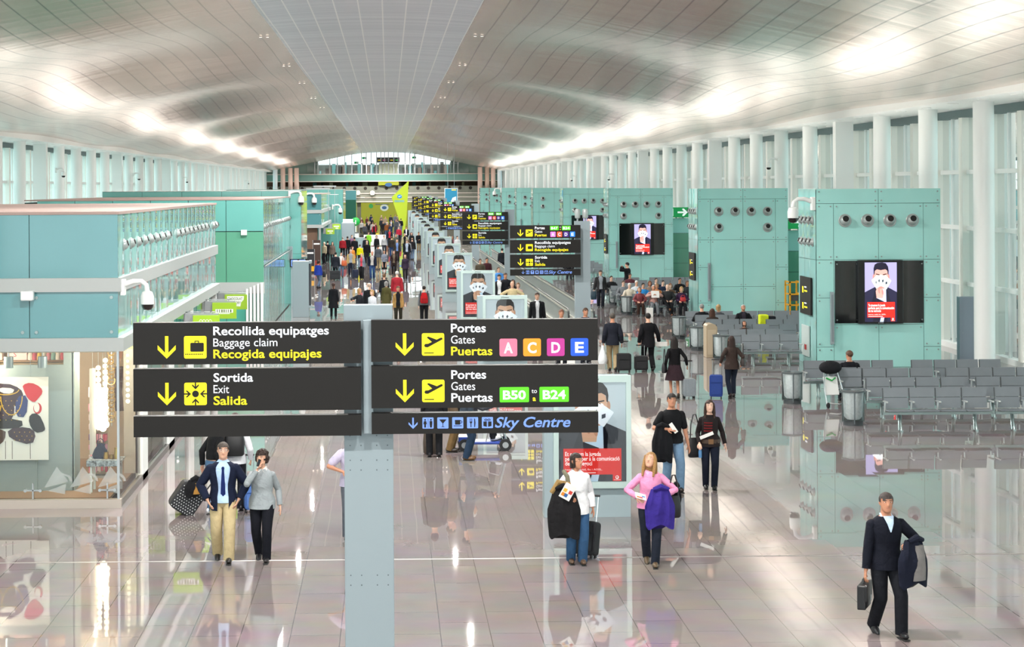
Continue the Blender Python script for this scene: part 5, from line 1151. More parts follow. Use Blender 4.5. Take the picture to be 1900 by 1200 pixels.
        if glasses:
            m = MB()
            for s in (-1, 1): m.tube([hc + RH @ V((s * .032 + .023 * cos(a), -.098, .010 + .016 * sin(a))) for a in [2 * pi * i / 12 for i in range(12)]], .0022, MSTEEL, 5, True).tube([hc + RH @ V((s * .055, -.096, .012)), hc + RH @ V((s * .078, 0, .012))], .002, MSTEEL, 5)
            m.build('glasses', t)
    # --- hair
    st, hcl = hair[0], hair[1]; hm = hairm(hcl); m = MB()
    def cap(fr, sd, bk, r=(.087, .108, .094), cz=.028):
        q = MB(); q.ell((0, .008, cz), r, hm, None, 16 if lod < 2 else 10, 12 if lod < 2 else 8); fs = []
        for face_ in q.f:
            c = sum((V(q.v[i]) for i in face_), V((0, 0, 0))) / len(face_); fwd = -c.y / r[1]
            lim = fr if fwd > .45 else (sd if fwd > -.15 else bk)
            if c.z > lim + (.012 * sin(c.x * 160) if fwd > .4 else 0): fs.append(face_)
        rs = random.Random(sum(map(ord, label))); v = [hc + RH @ (V(p) * (1 + rs.uniform(-.012, .012))) for p in q.v]; m.add(v, fs, hm)
    def fall(zb, w0, w1, y0, thick=.05, n=12):
        rings = []
        for i in range(7):
            u = i / 6; z = .04 + (zb - .04) * u; w = w0 + (w1 - w0) * u; rings.append([hc + RH @ V((w * cos(a) * (1 + .05 * sin(5 * a + u * 4)), y0 + .018 * u + thick * (1.15 - .3 * u) * sin(a), z)) for a in [2 * pi * j / n for j in range(n)]])
        m.loft(rings, hm)
    if st in ('short', 'white'): cap(.050, -.004, -.066)
    elif st == 'bald': cap(.2, -.0, -.05, (.079, .100, .080), .02); m.f = [q for q in m.f if max(V(m.v[i]).z for i in q) < hc.z + .055]; m.mi = m.mi[:len(m.f)]; m.sm = m.sm[:len(m.f)]
    elif st == 'bob': cap(.055, -.03, -.08, (.086, .108, .096)); fall(-.115, .086, .080, .030, .062); [m.cone(hc + RH @ V((s * .076, -.018, .045)), hc + RH @ V((s * .074, -.026, -.085)), .022, .017, hm, 8) for s in (-1, 1)]
    elif st == 'long': cap(.060, -.03, -.08, (.085, .107, .095)); fall(-.30, .084, .115, .045, .058); [m.tube([hc + RH @ V((s * .070, -.035, .065)), hc + RH @ V((s * .083, -.030, -.02)), hc + RH @ V((s * .088, -.035, -.13)), hc + RH @ V((s * .085, -.06, -.26))], [.018, .024, .028, .014], hm, 8) for s in (-1, 1)]
    elif st == 'curly':
        cap(.05, -.04, -.09, (.095, .115, .105)); rs = random.Random(3)
        for i in range(90 if lod < 2 else 30):
            a = rs.uniform(0, 2 * pi); e = rs.uniform(-.9, 1.4); d = V((cos(a) * cos(e), sin(a) * cos(e), sin(e)))
            if d.y < -.35 and d.z < .45: continue
            r = rs.uniform(.020, .034); m.ell(hc + RH @ (V((d.x * .092, .012 + d.y * .108, .012 + d.z * .105))), (r, r, r), hm, None, 7, 5)
    elif st == 'tail': cap(.062, -.01, -.07); fall(-.2, .03, .028, .112, .026, 8)
    if m.f: m.build('hair', t)
    # --- clothes
    top = dict(top or {}); tc = cloth(top.get('c', '#222')); e = top.get('e', .014); hem = top.get('hem', -.06)
    def garment(nm, mm, e, hem, sleeve, opening=0.0, zt=None, skirtw=0.0, neck=0):
        g = MB(); rows = [r for r in T if r[0] > hem + .02 and (zt is None or r[0] <= zt)]; z0 = rows[0]
        rows = [(hem, z0[1] + skirtw + (.020 if hem < -.05 else 0), z0[2] + skirtw + (.034 if hem < -.05 else .01), z0[3])] + rows
        n = max(seg, 12); rings = []
        for z, rx, ry, cy in rows:
            ee = e if z < .46 else e * .7
            if f and .08 < z < .26: rx += .020; ry += .014
            if z < .06 and bottom and bottom.get('k', 't') != 'skirt': rx = max(rx, .206 - e); ry = max(ry, .146 - e * .4 + .22 * max(0, -z))
            if opening:
                gp = opening * (1.0 if z < .2 else 1.0 + (z - .2) * 1.2); arc = [-pi / 2 + gp + (2 * pi - 2 * gp) * j / n for j in range(n + 1)]
                o_ = [V(((rx + ee) * cos(a), cy + (ry + ee) * sin(a), z)) for a in arc]; i_ = [V(((rx + ee - .010) * cos(a), cy + (ry + ee - .010) * sin(a), z)) for a in arc[::-1]]; ring = o_ + i_
            else: ring = ringpts(z, rx + ee, ry + ee, cy, n)
            if lod < 2:
                for q in ring: w = 1 + .014 * sin(z * 38 + atan2(q.y, q.x) * 3) * (1 if z < .3 else .3); q.x *= w; q.y *= w
            rings.append([q + V((0, ly(hz + z), hz)) for q in ring])
        g.loft(rings, mm, caps=bool(opening) or True)
        if sleeve:
            for n_ in 'LR':
                sh, el, wr = J['a' + n_]; r = (.85 if f else 1.0); se = e * .62
                if sleeve == 'short': mid = sh + (el - sh) * .72; g.cone(sh, mid, .058 * r + se, .052 * r + se, mm, seg)
                else:
                    q = wr - (wr - el).normalized() * .012; pts = [sh + (sh - el).normalized() * .01, sh + (el - sh) * .35, sh + (el - sh) * .75, el, el + (q - el) * .3, el + (q - el) * .7, q]
                    rr = [.054 * r + se, .055 * r + se, .049 * r + se, .047 * r + se, .045 * r + se, .040 * r + se, .036 * r + se]
                    if lod < 2: rr = [x * (1 + .03 * (-1) ** i) for i, x in enumerate(rr)]
                    g.tube(pts, rr, mm, seg); g.ell(sh + V((0, 0, -.004)), (.058 * r + se, .058 * r + se, .052 * r + se), mm, None, seg, 8); g.ell(el, (.047 * r + se,) * 3, mm, None, seg, 6)
        return g.build(nm, t)
    if 'inner' in top:
        garment('shirt', cloth(top['inner']), .010, -.05, None, zt=.56); garment('jacket', tc, max(e, .026), hem, 'long', top.get('open', .32), zt=.53, skirtw=top.get('flare', 0))
        op = top.get('open', .32)                                                        # lapels
        for s in (-1, 1) if lod < 2 else ():
            m = MB()
            a = -pi / 2 + s * (op + .10); b_ = -pi / 2 + s * (op + .45); r = lambda i, ang, ee: V((T[i][1] * 0 + (T[i][1] + ee) * cos(ang), T[i][3] + (T[i][2] + ee) * sin(ang) + ly(hz + T[i][0]), hz + T[i][0]))
            m.add([r(4, -pi / 2 + s * op, .034), r(6, b_, .036), r(7, -pi / 2 + s * (op + .5), .034), r(7, -pi / 2 + s * (op + .25), .034), r(6, -pi / 2 + s * (op + .08), .036)], [(0, 1, 2, 3, 4) if s > 0 else (4, 3, 2, 1, 0)], tc); m.build('lapel', t)
    elif top: garment(top.get('n', 'top'), tc, e, hem, top.get('sleeve', 'long'), zt=top.get('zt', .53), skirtw=top.get('flare', 0))
    if top.get('collar') and lod < 2:
        m = MB(); cm = cloth(top['collar'])
        for s in (-1, 1): m.add([nb + V((s * .062, -.012, .035)), nb + V((s * .012, -.078, -.012)), nb + V((s * .045, -.098, -.055)), nb + V((s * .085, -.050, -.012)), nb + V((s * .064, .045, .03)), nb + V((0, .062, .035))], [(0, 1, 2, 3), (0, 3, 4), (0, 4, 5)] if s > 0 else [(3, 2, 1, 0), (4, 3, 0), (5, 4, 0)], cm)
        if top.get('vneck'): m.add([nb + V((s * w_, y_, z_)) for w_, y_, z_ in ((.066, -.088, .012), (.040, -.152, -.07), (.006, -.168, -.17)) for s in (-1, 1)], [(0, 2, 3, 1), (2, 4, 5, 3)], cm)
        m.build('collar', t)
    if top.get('tie') and lod < 2:
        m = MB(); m.loft([[V((x * w, y - .135 + ly(hz + z), hz + z)) for x, y in ((-1, 0), (0, -.012), (1, 0), (0, .01))] for z, w, y in ((.47, .014, 0), (.45, .022, 0), (.42, .016, 0), (.2, .030, 0), (.0, .038, 0), (-.04, .006, 0))], cloth(top['tie'])); m.build('necktie', t)
    bt = dict(bottom or {}); bc = cloth(bt.get('c', '#20222a')); kind = bt.get('k', 'trousers')
    if kind in ('trousers', 'jeans'):
        g = MB(); g.loft([[p + V((0, 0, hz)) for p in ringpts(z, rx + .010, ry + .010, cy, max(seg, 12))] for z, rx, ry, cy in T if z < .08], bc); w = bt.get('w', .018)
        for n in 'LR':
            h, kn, an, pt = J[n]; lo = kn + (an - kn) * (1.07 if w > .01 else .95); pts = [h + V((0, 0, .03)), h + (kn - h) * .3, h + (kn - h) * .7, kn, kn + (lo - kn) * .35, kn + (lo - kn) * .75, lo]
            rr = [.094, .092, .074, .062, .060, .052, .050]; rr = [x + w * (.4 + .6 * i / 6) for i, x in enumerate(rr)]
            if lod < 2: rr = [x * (1 + (.025 if i in (3, 5) else -.01)) for i, x in enumerate(rr)]
            g.tube(pts, rr, bc, seg)
        g.build(kind, t)
        if lod < 2 and bt.get('belt'):
            MB().loft([[p + V((0, 0, hz)) for p in ringpts(z, .170, .122, 0, 20)] for z in (.045, .075)], cloth(bt['belt']), caps=False).cbox((0, -.126, hz + .06), (.04, .01, .03), MSTEEL).build('belt', t)
    elif kind == 'skirt':
        zb = bt.get('z', .48); g = MB(); n = 24; g.loft([[V(((.150 + u * bt.get('fl', .09)) * cos(a) * (1 + .05 * u * sin(9 * a)), (.110 + u * bt.get('fl', .09)) * sin(a) * (1 + .05 * u * sin(9 * a)), hz + .06 + (zb - hz - .06) * u)) for a in [2 * pi * j / n for j in range(n)]] for u in (0, .2, .45, .7, 1)], bc); g.build('skirt', t)
    sm_ = mat('shoe' + shoes, shoes, .35)
    for n in 'LR':
        an, pt = J[n][2], J[n][3]; R = RX(pt); g = MB(); g.ell((0, -.06, -.030), (.046, .138, .044), sm_, None, 10, 8).ell((0, .03, -.008), (.042, .052, .052), sm_, None, 10, 6)
        g.v = [(x, y, max(z, -.072)) for x, y, z in g.v]; g.cbox((0, -.055, -.074), (.074, .24, .014), MLACE); g.xf(R, an); g.build('shoe', t)
    t.scale = (k, k, k)
    if seated: t['seat_z'] = .50
    return t, J, hz
def lay(o, px, py, dz=0):
    p = G(px, py); o.location = (p.x, p.y, dz); return p

# ------------------------------------------------------------------ things people carry
def suitcase(label, loc, rz, w, d, h, col, ext=.42, tilt=0.0, hard=False, name='suitcase'):
    t = thing(name, label, 'suitcase', loc, rz); mm = mat('case' + col, col, .35 if hard else .75, noise=.06); R = RX(tilt)
    MB().rbox((0, 0, .05 + h / 2), (w, d, h), mm, .05).xf(R).build('body', t, bevel=.018)
    m = MB()
    if hard:
        for k in range(5): m.cbox((-w * .36 + w * .18 * k, -d / 2 - .004, .05 + h / 2), (.02, .012, h * .8), mm)
    else: m.cbox((0, -d / 2 - .012, .05 + h * .36), (w * .78, .03, h * .5), mm).cbox((0, -d / 2 - .012, .05 + h * .78), (w * .7, .025, h * .22), mm)
    m.xf(R).build('front_pocket', t)
    if ext: MB().cyl((-w * .28, d * .38, h), (-w * .28, d * .38, h + ext), .009, MSTEEL, 8).cyl((w * .28, d * .38, h), (w * .28, d * .38, h + ext), .009, MSTEEL, 8).cyl((-w * .34, d * .38, h + ext), (w * .34, d * .38, h + ext), .016, MRUB, 8).xf(R).build('pull_handle', t)
    for x in (-w * .38, w * .38):
        for y in (-d * .34, d * .34): MB().cyl((x - .014, y, .03), (x + .014, y, .03), .03, MRUB, 10).xf(R).build('wheel', t)
    return t
def bag(label, loc, rz, w, d, h, col, strap=.35, name='handbag', cat='bag', gloss=.5):
    t = thing(name, label, cat, loc, rz); mm = mat('leather' + col, col, gloss, noise=.1)
    MB().loft([[V((w / 2 * a_ * sgn(cos(a)) * abs(cos(a)) ** .6, d / 2 * b_ * sgn(sin(a)) * abs(sin(a)) ** .6, z * h)) for a in [2 * pi * i / 16 for i in range(16)]] for z, a_, b_ in ((0, .82, .75), (.06, .95, .95), (.5, 1, 1), (.85, .9, .75), (1, .78, .45))], mm).build('body', t)
    if strap: MB().tube([(-w * .34, 0, h * .95), (-w * .28, 0, h + strap * .6), (-w * .1, 0, h + strap), (w * .1, 0, h + strap), (w * .28, 0, h + strap * .6), (w * .34, 0, h * .95)], .011, mm, 6).build('strap', t)
    return t
def sgn(x): return 1 if x >= 0 else -1
def coat(label, loc, rz, w, drop, col, lining=None, bulge=.09):
    """a coat folded over a forearm: a thick hanging fold with creases"""
    t = thing('folded_coat', label, 'coat', loc, rz); mm = cloth(col); rings = []; n = 28
    for i in range(10):
        u = i / 9; z = .05 - (drop + .05) * u; ww = w * (.62 + .38 * min(1, u * 2.2)) * (1 - .12 * max(0, u - .6)); th = bulge * (.7 + .45 * sin(pi * min(1, u * 1.1)))
        rings.append([V((ww / 2 * cos(a) * (1 + .07 * sin(4 * a + 3 * u)), th * sin(a) * (1 + .22 * sin(7 * a + 2.0 * u)), z + .04 * u * sin(3 * a))) for a in [2 * pi * j / n for j in range(n)]])
    MB().loft(rings, mm).build('cloth', t)
    if lining: MB().loft([[V((w * .06 + w * (.15 + .08 * u) * cos(a), -bulge * (.92 + .2 * sin(pi * u)) + .03 * sin(a), .0 - drop * .86 * u)) for a in [2 * pi * j / 14 for j in range(14)]] for u in (0, .3, .65, 1)], cloth(lining)).build('lining', t)
    MB().tube([(-w * .25, -bulge * .5, .05), (0, -bulge * .7, .09), (w * .28, -bulge * .4, .05)], [.03, .045, .03], mm, 8).build('collar', t)
    return t
def at(o, loc, dx=0, dy=0, dz=0): o.location = V(loc) + V((dx, dy, dz)); return o
def paper(label, loc, R, w, h, cols, name='magazine'):
    t = thing(name, label, name, loc); m = MB(); m.cbox((0, 0, 0), (w, .008, h), mat('paper_white', '#e9e8e4', .5)); m.xf(R).build('pages', t); m = MB()
    for k, c in enumerate(cols): m.cbox((w * (-.25 + .25 * (k % 3)), -.005, h * (-.25 + .28 * (k // 2))), (w * .3, .004, h * .22), mat('ink' + c, c, .5))
    if cols: m.xf(R).build('cover_print', t)
    return t

# ================================================================== THE PEOPLE NEAR THE CAMERA
def near_people():
    # man in the navy jumper
    p = G(1645, 1177); L = V((p.x, p.y, 0))
    person('man in a dark navy V neck jumper walking alone with briefcase and coat', L, .12, 1.79, 'm', 0, 'b', ('short', '#3b3330'), dict(c='#11141f', collar='#b9cfe4', vneck=1, e=.022, hem=-.10, n='jumper'), dict(c='#14161c', w=.026), '#15151a', {'L': (.10, -.22, .08, -.05), 'R': (-.10, .16, .115, .45)},
           {'L': (.20, -.22, 1.12, (.9, .5, -.3)), 'R': (-.27, -.04, .80)}, (-.12, .0), hip=.905, curl=1.2)
    b = thing('briefcase', 'black leather briefcase in the hand of the man in the navy jumper', 'briefcase', (L.x - .285, L.y - .03, .33), 1.15); lm = mat('leather_black', '#17171a', .4)
    MB().rbox((0, 0, .17), (.40, .10, .30), lm, .02).build('body', b, bevel=.012); MB().rbox((0, -.058, .22), (.40, .02, .22), lm, .03).cbox((.08, -.07, .13), (.04, .015, .06), MSTEEL).build('flap', b); MB().tube([(-.07, 0, .32), (-.06, 0, .37), (.06, 0, .37), (.07, 0, .32)], .012, lm, 8).build('handle', b)
    coat('dark navy coat with pale grey lining over the arm of the man in the jumper', (L.x + .27, L.y - .22, 1.15), .5, .44, .50, '#171b2a', '#7d7a78')
    # woman with purple jacket
    p = G(1208, 1048); L = V((p.x, p.y, 0))
    person('blonde woman in a pink shirt and dark jeans carrying a purple jacket', L, -.12, 1.70, 'f', 0, 'a', ('long', '#9a7344'), dict(c='#dd8fb4', collar='#e7a6c4', e=.016, hem=-.05, n='shirt'), dict(c='#1d222e', w=.016, belt='#2a2320'), '#5b4a35', {'L': (.06, -.16, .08, 0), 'R': (-.06, .20, .12, .45)},
           {'L': (.20, -.20, 1.08, (.9, .4, -.3)), 'R': (-.20, -.25, 1.06, (-.9, .4, -.2))}, (-.35, -.28), hip=.915)
    coat('purple jacket hanging over the arm of the blonde woman', (L.x + .10, L.y - .24, 1.10), .1, .42, .50, '#35287e', None, .08); bag('black handbag at the elbow of the blonde woman', (L.x + .33, L.y - .05, .70), .4, .22, .12, .32, '#161316', .3); coat('black coat bundled behind the purple jacket', (L.x + .34, L.y + .1, 1.08), .8, .30, .26, '#15141a')
    paper('small leaflet in the hand of the blonde woman', (L.x - .19, L.y - .33, 1.06), RX(-.9) @ RZ(.4), .17, .11, ('#d87a3a', '#c24a4a', '#6a8fc0'), 'leaflet')
    # woman in white shirt
    p = G(1070, 1046); L = V((p.x, p.y, 0))
    person('dark haired woman in a loose white shirt pulling a small black suitcase', L, .05, 1.66, 'f', 0, 'b', ('bob', '#2a1f1a'), dict(c='#e6e8ea', collar='#eceef0', e=.030, hem=-.14, flare=.02, n='shirt'), dict(c='#34567a', w=.024, k='jeans'), '#5f4a3a', {'L': (.09, -.02, .08, 0), 'R': (-.08, .06, .085, .05)},
           {'L': (.26, .02, .86), 'R': (-.16, -.22, 1.07, (-.9, .4, -.3))}, (.75, 0))
    m = MB(); vt = thing('shoulder_vest', 'olive sleeveless vest strap over the shoulder of the woman in white', 'vest', (L.x, L.y, 0)); m.tube([(-.18, .03, 1.36), (-.14, -.10, 1.30), (-.12, -.13, 1.15), (-.14, -.13, .98)], [.03, .034, .034, .03], cloth('#6d6a58'), 8); m.build('cloth', vt)
    coat('black coat with a tan fur collar over the arm of the woman in white', (L.x - .20, L.y - .20, 1.10), -.2, .46, .66, '#1b1a1c', None, .10)
    MB().tube([(L.x - .38, L.y - .20, 1.08), (L.x - .28, L.y - .22, 1.24), (L.x - .14, L.y - .20, 1.20), (L.x - .05, L.y - .22, 1.0)], [.035, .045, .045, .03], cloth('#8f7448'), 8).build('fur_collar').parent = None
    o = [q for q in COL.objects if q.name.startswith('fur_collar')][0]; tag(o, 'tan fur scarf lying on the black coat of the woman in white', 'scarf'); o.name = 'fur_scarf'
    paper('colourful magazine pressed to the black coat of the woman in white', (L.x - .16, L.y - .36, 1.12), RY(.5) @ RX(.2), .17, .24, ('#d8862a', '#2c5f9e', '#c23b2e', '#e0b03a'))
    suitcase('small black cabin suitcase pulled by the woman in white', (L.x + .16, L.y + .42, 0), -.5, .36, .22, .50, '#15171c', .44, -.25)
    # man in suit with tie
    p = G(415, 1040); L = V((p.x, p.y, 0))
    person('man in a navy blazer, blue tie and tan trousers with hands in pockets', L, .06, 1.80, 'm', 0, 'a', ('short', '#4a403a'), dict(c='#141b30', inner='#a9c3e3', e=.030, hem=-.16, open=.42, collar='#b5cdea', tie='#16245a'), dict(c='#b3a27c', w=.030, belt='#1a1512'), '#191614', {'L': (.08, -.20, .08, -.05), 'R': (-.09, .14, .11, .4)},
           {'L': (.225, -.09, .90, (1, .6, 0)), 'R': (-.225, -.09, .90, (-1, .6, 0))}, (.05, 0), glasses=True, hip=.91)
    # woman in grey with phone
    p = G(487, 1040); L = V((p.x, p.y, 0))
    person('woman with curly dark hair in a grey polo jumper talking on a phone', L, -.05, 1.69, 'f', 0, 'a', ('curly', '#2e1f1a'), dict(c='#8e9598', collar='#d9cfc9', e=.018, hem=-.10, n='jumper'), dict(c='#10121a', w=.018), '#16161a', {'L': (.08, -.14, .08, -.05), 'R': (-.07, .16, .11, .4)},
           {'L': (.27, .05, .84), 'R': (-.055, -.19, 1.42, (-.8, .1, -1))}, (-.3, .05), hip=.915)
    ph = thing('mobile_phone', 'black mobile phone at the mouth of the woman in grey', 'phone', (L.x - .045, L.y - .19, 1.455), .4); MB().rbox((0, 0, .03), (.045, .014, .11), MBLACK, .008).xf(RY(.35)).build('case', ph, bevel=.003); MB().rbox((0, -.0075, .03), (.036, .002, .08), mat('phone_screen', '#20262c', .1), .004).xf(RY(.35)).build('screen', ph)
    # couple behind
    p = G(1247, 911); L = V((p.x, p.y, 0))
    person('man in a black T shirt and faded jeans with a jacket over his arm', L, .10, 1.80, 'm', 0, 'b', ('short', '#231c1a'), dict(c='#131417', sleeve='short', e=.020, hem=-.06, n='shirt'), dict(c='#6d8aa6', w=.024, k='jeans', belt='#4a3626'), '#2b2320', {'L': (.12, -.10, .08, 0), 'R': (-.09, .10, .09, .15)},
           {'L': (.29, -.03, .82), 'R': (-.14, -.25, 1.13, (-.9, .4, -.3))}, (-.1, 0), hip=.92)
    coat('black jacket hung over the forearm of the man in the T shirt', (L.x - .20, L.y - .20, 1.16), -.2, .36, .58, '#141519', None, .09); paper('folded white paper in the hand of the man in the T shirt', (L.x - .02, L.y - .34, 1.19), RY(-.6), .07, .20, (), 'paper')
    p = G(1317, 907); L = V((p.x, p.y, 0))
    person('young woman in a dark patterned top and dark jeans holding a water bottle', L, -.06, 1.66, 'f', 0, 'c', ('long', '#35221b'), dict(c='#211b1c', e=.014, hem=-.10, n='jumper'), dict(c='#151a28', w=.012, k='jeans'), '#17171a', {'L': (.08, -.06, .08, 0), 'R': (-.07, .06, .085, .1)},
           {'L': (.30, .02, .86), 'R': (-.21, -.14, .90)}, (0, 0))
    m = MB(); bl = thing('waist_belt', 'wide brown belt with a big square buckle on the young woman', 'belt', (L.x, L.y, 0)); s_ = 1.66 / 1.75
    m.loft([[p_ + V((0, 0, .0)) for p_ in ringpts(z, .202, .150, 0, 24)] for z in (.85, .89, .92)], mat('belt_brown', '#3e2c20', .5), caps=False); m.build('strap', bl); MB().box(-.045, .045, -.166, -.148, .84, .93, mat('buckle', '#7a5a3c', .4, .5)).build('buckle', bl)
    m = MB(); nk = thing('printed_panel', 'red embroidered panel on the chest of the young woman', 'print', (L.x, L.y, 0))
    for k in range(4): m.loft([[V((x, -(.128, .138, .148, .150)[k] * sqrt(1 - (x / .17) ** 2) - .004, 1.14 + .05 * (k - 1.5) + z)) for z in (0, .022)] for x in (-.12, -.09, -.06, -.03, 0, .03)], cloth('#6b2022'), closed=False)
    m.build('stitching', nk)
    bag('black shoulder bag at the side of the young woman', (L.x - .27, L.y + .02, .58), .3, .26, .12, .36, '#141417', .42); bt = thing('water_bottle', 'blue water bottle in the hand of the young woman', 'bottle', (L.x - .20, L.y - .17, .60)); MB().lathe([(.001, 0), (.030, 0), (.032, .10), (.028, .13), (.012, .17), (.012, .19)], (0, 0, 0), mat('bottle_blue', '#4f7fae', .15), 14).build('bottle', bt); MB().cyl((0, 0, .19), (0, 0, .21), .014, MWHITE, 10).build('cap', bt)
    paper('rolled white papers under the arm of the young woman', (L.x - .08, L.y - .16, 1.00), RY(1.2), .06, .26, (), 'paper')
near_people()

def mid_people():
    # pair walking away, two women walking away
    p = G(1137, 688); L = V((p.x, p.y, 0)); person('man in a dark jacket and khaki trousers walking away with a white plastic bag', L, pi - .05, 1.76, 'm', 1, 'b', ('short', '#4d463f'), dict(c='#1c1f29', e=.035, hem=-.14, n='jacket', flare=.015), dict(c='#a08d6c', w=.026), '#1c1a1a', 'step', {'L': (.27, .0, .84), 'R': (-.27, .0, .84)})
    b = thing('plastic_bag', 'white plastic bag hanging from the hand of the man in khaki trousers', 'bag', (L.x - .30, L.y, .22)); MB().lathe([(.03, .55), (.05, .45), (.12, .25), (.15, .1), (.12, 0), (.001, 0)], (0, 0, 0), mat('plastic_white', '#dfe3e6', .35, noise=.1, bump=.6), 14).build('sack', b); MB().tube([(-.04, 0, .5), (-.03, 0, .62), (.03, 0, .62), (.04, 0, .5)], .008, MWHITE, 6).build('handle', b)
    suitcase('black upright suitcase of the man in khaki trousers', (L.x + .30, L.y - .30, 0), 0, .42, .24, .50, '#17181b', .40)
    p = G(1203, 687); L = V((p.x, p.y, 0)); person('man in a black suit walking away with a white packet', L, pi + .1, 1.76, 'm', 1, 'a', ('short', '#181412'), dict(c='#101014', e=.034, hem=-.20, n='jacket'), dict(c='#111115', w=.024), '#141416', 'walk', {'L': (-.05 + .33, .0, .84), 'R': (-.36, -.12, .86)})
    suitcase('black soft suitcase pulled by the man in the black suit', (L.x - .26, L.y - .30, 0), 0, .40, .22, .42, '#191a1c', .36); paper('white packet held out by the man in the black suit', (L.x + .42, L.y + .12, .78), RX(.2), .34, .14, (), 'packet')
    p = G(1252, 738); L = V((p.x, p.y, 0)); person('woman with very long dark hair in a black top and brown skirt walking away', L, pi, 1.64, 'f', 1, 'b', ('long', '#1e1513'), dict(c='#121114', e=.014, hem=-.04), dict(c='#33242a', k='skirt', z=.50, fl=.13), '#3a2a22', 'step', {'L': (.26, .0, .88), 'R': (-.34, .05, .92)})
    suitcase('small silver grey hard suitcase beside the woman in the brown skirt', (L.x + .36, L.y - .05, 0), .1, .34, .22, .46, '#8b949a', .50, 0, True); bag('black shoulder bag of the woman in the brown skirt', (L.x - .27, L.y - .02, .66), 1.2, .28, .12, .26, '#17151a', .36)
    p = G(1358, 738); L = V((p.x, p.y, 0)); person('woman in a brown jacket and dark jeans walking away beside the bins', L, pi + .1, 1.66, 'f', 1, 'b', ('long', '#2d1d18'), dict(c='#3a2f2b', e=.022, hem=-.12, n='jacket'), dict(c='#1b2230', w=.010, k='jeans'), '#2a2020', 'step2', {'L': (.33, .06, .98), 'R': (-.28, .0, .95)})
    suitcase('bright blue upright suitcase beside the woman in the brown jacket', (L.x - .42, L.y - .05, 0), -.2, .34, .24, .56, '#1c3c86', .44); bag('brown shoulder bag of the woman in the brown jacket', (L.x + .29, L.y - .04, .84), 1.3, .30, .13, .24, '#2c211e', .34)
    # girl in black leather jacket leaning, with the spotted trolley bag
    p = G(396, 955); L = V((p.x, p.y, 0)); person('girl in a short black jacket and jeans standing behind the man in the blazer', L, pi - .9, 1.68, 'f', 1, 'a', ('long', '#2a1c18'), dict(c='#17181b', e=.030, hem=.06, n='jacket'), dict(c='#4f6f92', w=.014, k='jeans'), '#e0e2e4', 'stand', {'L': (.27, .05, .86), 'R': (-.27, .0, .86)}, lean=.15)
    t = thing('trolley_bag', 'tilted black trolley bag with white spots behind the man in the blazer', 'suitcase', (L.x - .63, L.y + .05, .02), .25); R = RY(.62); mm = mat('bag_black', '#232529', .7); w, d, h = .46, .30, .52
    MB().rbox((0, 0, h / 2 + .05), (w, d, h), mm, .09).xf(R).build('body', t, bevel=.03); m = MB()
    for i in range(9):
        for j in range(10): m.flat(circ(-w * .42 + w * .84 * (i + .5 * (j % 2)) / 8.5, .09 + h * .86 * j / 9.5, .009, n=7), -d / 2 - .004, MWHITE)
    m.xf(R).build('dot_pattern', t); MB().tube([(-.12, 0, h + .04), (-.11, 0, h + .15), (-.03, 0, h + .17), (.05, 0, h + .15), (.06, 0, h + .04)], .014, mm, 8).xf(R).build('grip', t); MB().cyl((w * .42, .0, h), (w * .5, 0, h + .5), .012, MRUB, 8).xf(R).build('pull_handle', t)
    for y in (-.1, .1): MB().cyl((w * .36, y - .015, .03), (w * .36, y + .015, .03), .032, MRUB, 10).xf(R).build('wheel', t)
    coat('black jacket with a gold lining lying on the spotted trolley bag', (L.x - .30, L.y - .16, .58), .5, .34, .22, '#1a1a1d', '#a3783a', .08)
    p = G(437, 948); L = V((p.x, p.y, 0)); person('person in a white shirt and black backpack half hidden behind the blazer man', L, pi, 1.70, 'm', 1, 'a', ('short', '#2a201b'), dict(c='#d9dbe0', e=.020, hem=-.08, n='shirt'), dict(c='#1d2027', w=.018), '#1c1c20', 'stand', {'L': (-.27 + .54, .05, .84), 'R': (-.27, -.05, .92)})
    bag('black drawstring backpack on the back of the person in the white shirt', (L.x, L.y - .20, .98), 0, .36, .18, .40, '#17181b', .12, 'backpack'); suitcase('brightly patterned child suitcase behind the man in the blazer', (L.x + .27, L.y - .10, 0), .2, .22, .2, .45, '#4a6fb0', .52)
    # elbow beside the sign post
    p = G(655, 1000); L = V((p.x, p.y, 0)); person('person in a pale lilac shirt almost wholly behind the grey sign post', L, .1, 1.74, 'm', 1, 'b', ('short', '#3a2c22'), dict(c='#b9b2c9', sleeve='short', e=.03, hem=-.08, n='shirt'), dict(c='#5a5f68', w=.02), '#222', 'stand', {'R': (-.17, -.18, 1.10, (-1, .1, -.3)), 'L': (.20, -.10, .9)})
    # legs under the sign, scooter
    for px, py, lb, sx_, tp, bt_, hr, fc, sh_ in ((806, 848, 'person in black with a brown backpack, seen only below the big sign', 'm', '#15161a', '#16171b', '#2a1d16', pi, '#15151a'), (836, 838, 'person in brown trousers, seen only below the big sign', 'm', '#6c5a48', '#77603f', '#4a3d33', 1.3, '#231a14'), (866, 853, 'person in dark jeans and tan shoes standing beside the blue scooter', 'm', '#3a4450', '#26384f', '#2f241d', 1.4, '#6a4b2c')):
        p = G(px, py); person(lb, (p.x, p.y, 0), fc, 1.72, sx_, 1, 'a', ('short', hr), dict(c=tp, e=.026, hem=-.12), dict(c=bt_, w=.022), sh_, 'stand')
    p = G(803, 838); bag('brown backpack hanging low beside the person in black', (p.x - .06, p.y - .28, .0), .2, .30, .2, .48, '#4b3f36', .1, 'backpack')
    p = G(905, 834); t = thing('mobility_scooter', 'blue mobility scooter behind the big sign', 'scooter', (p.x, p.y, 0), 0); mb = mat('scooter_blue', '#1d3f9c', .3, coat=.4)
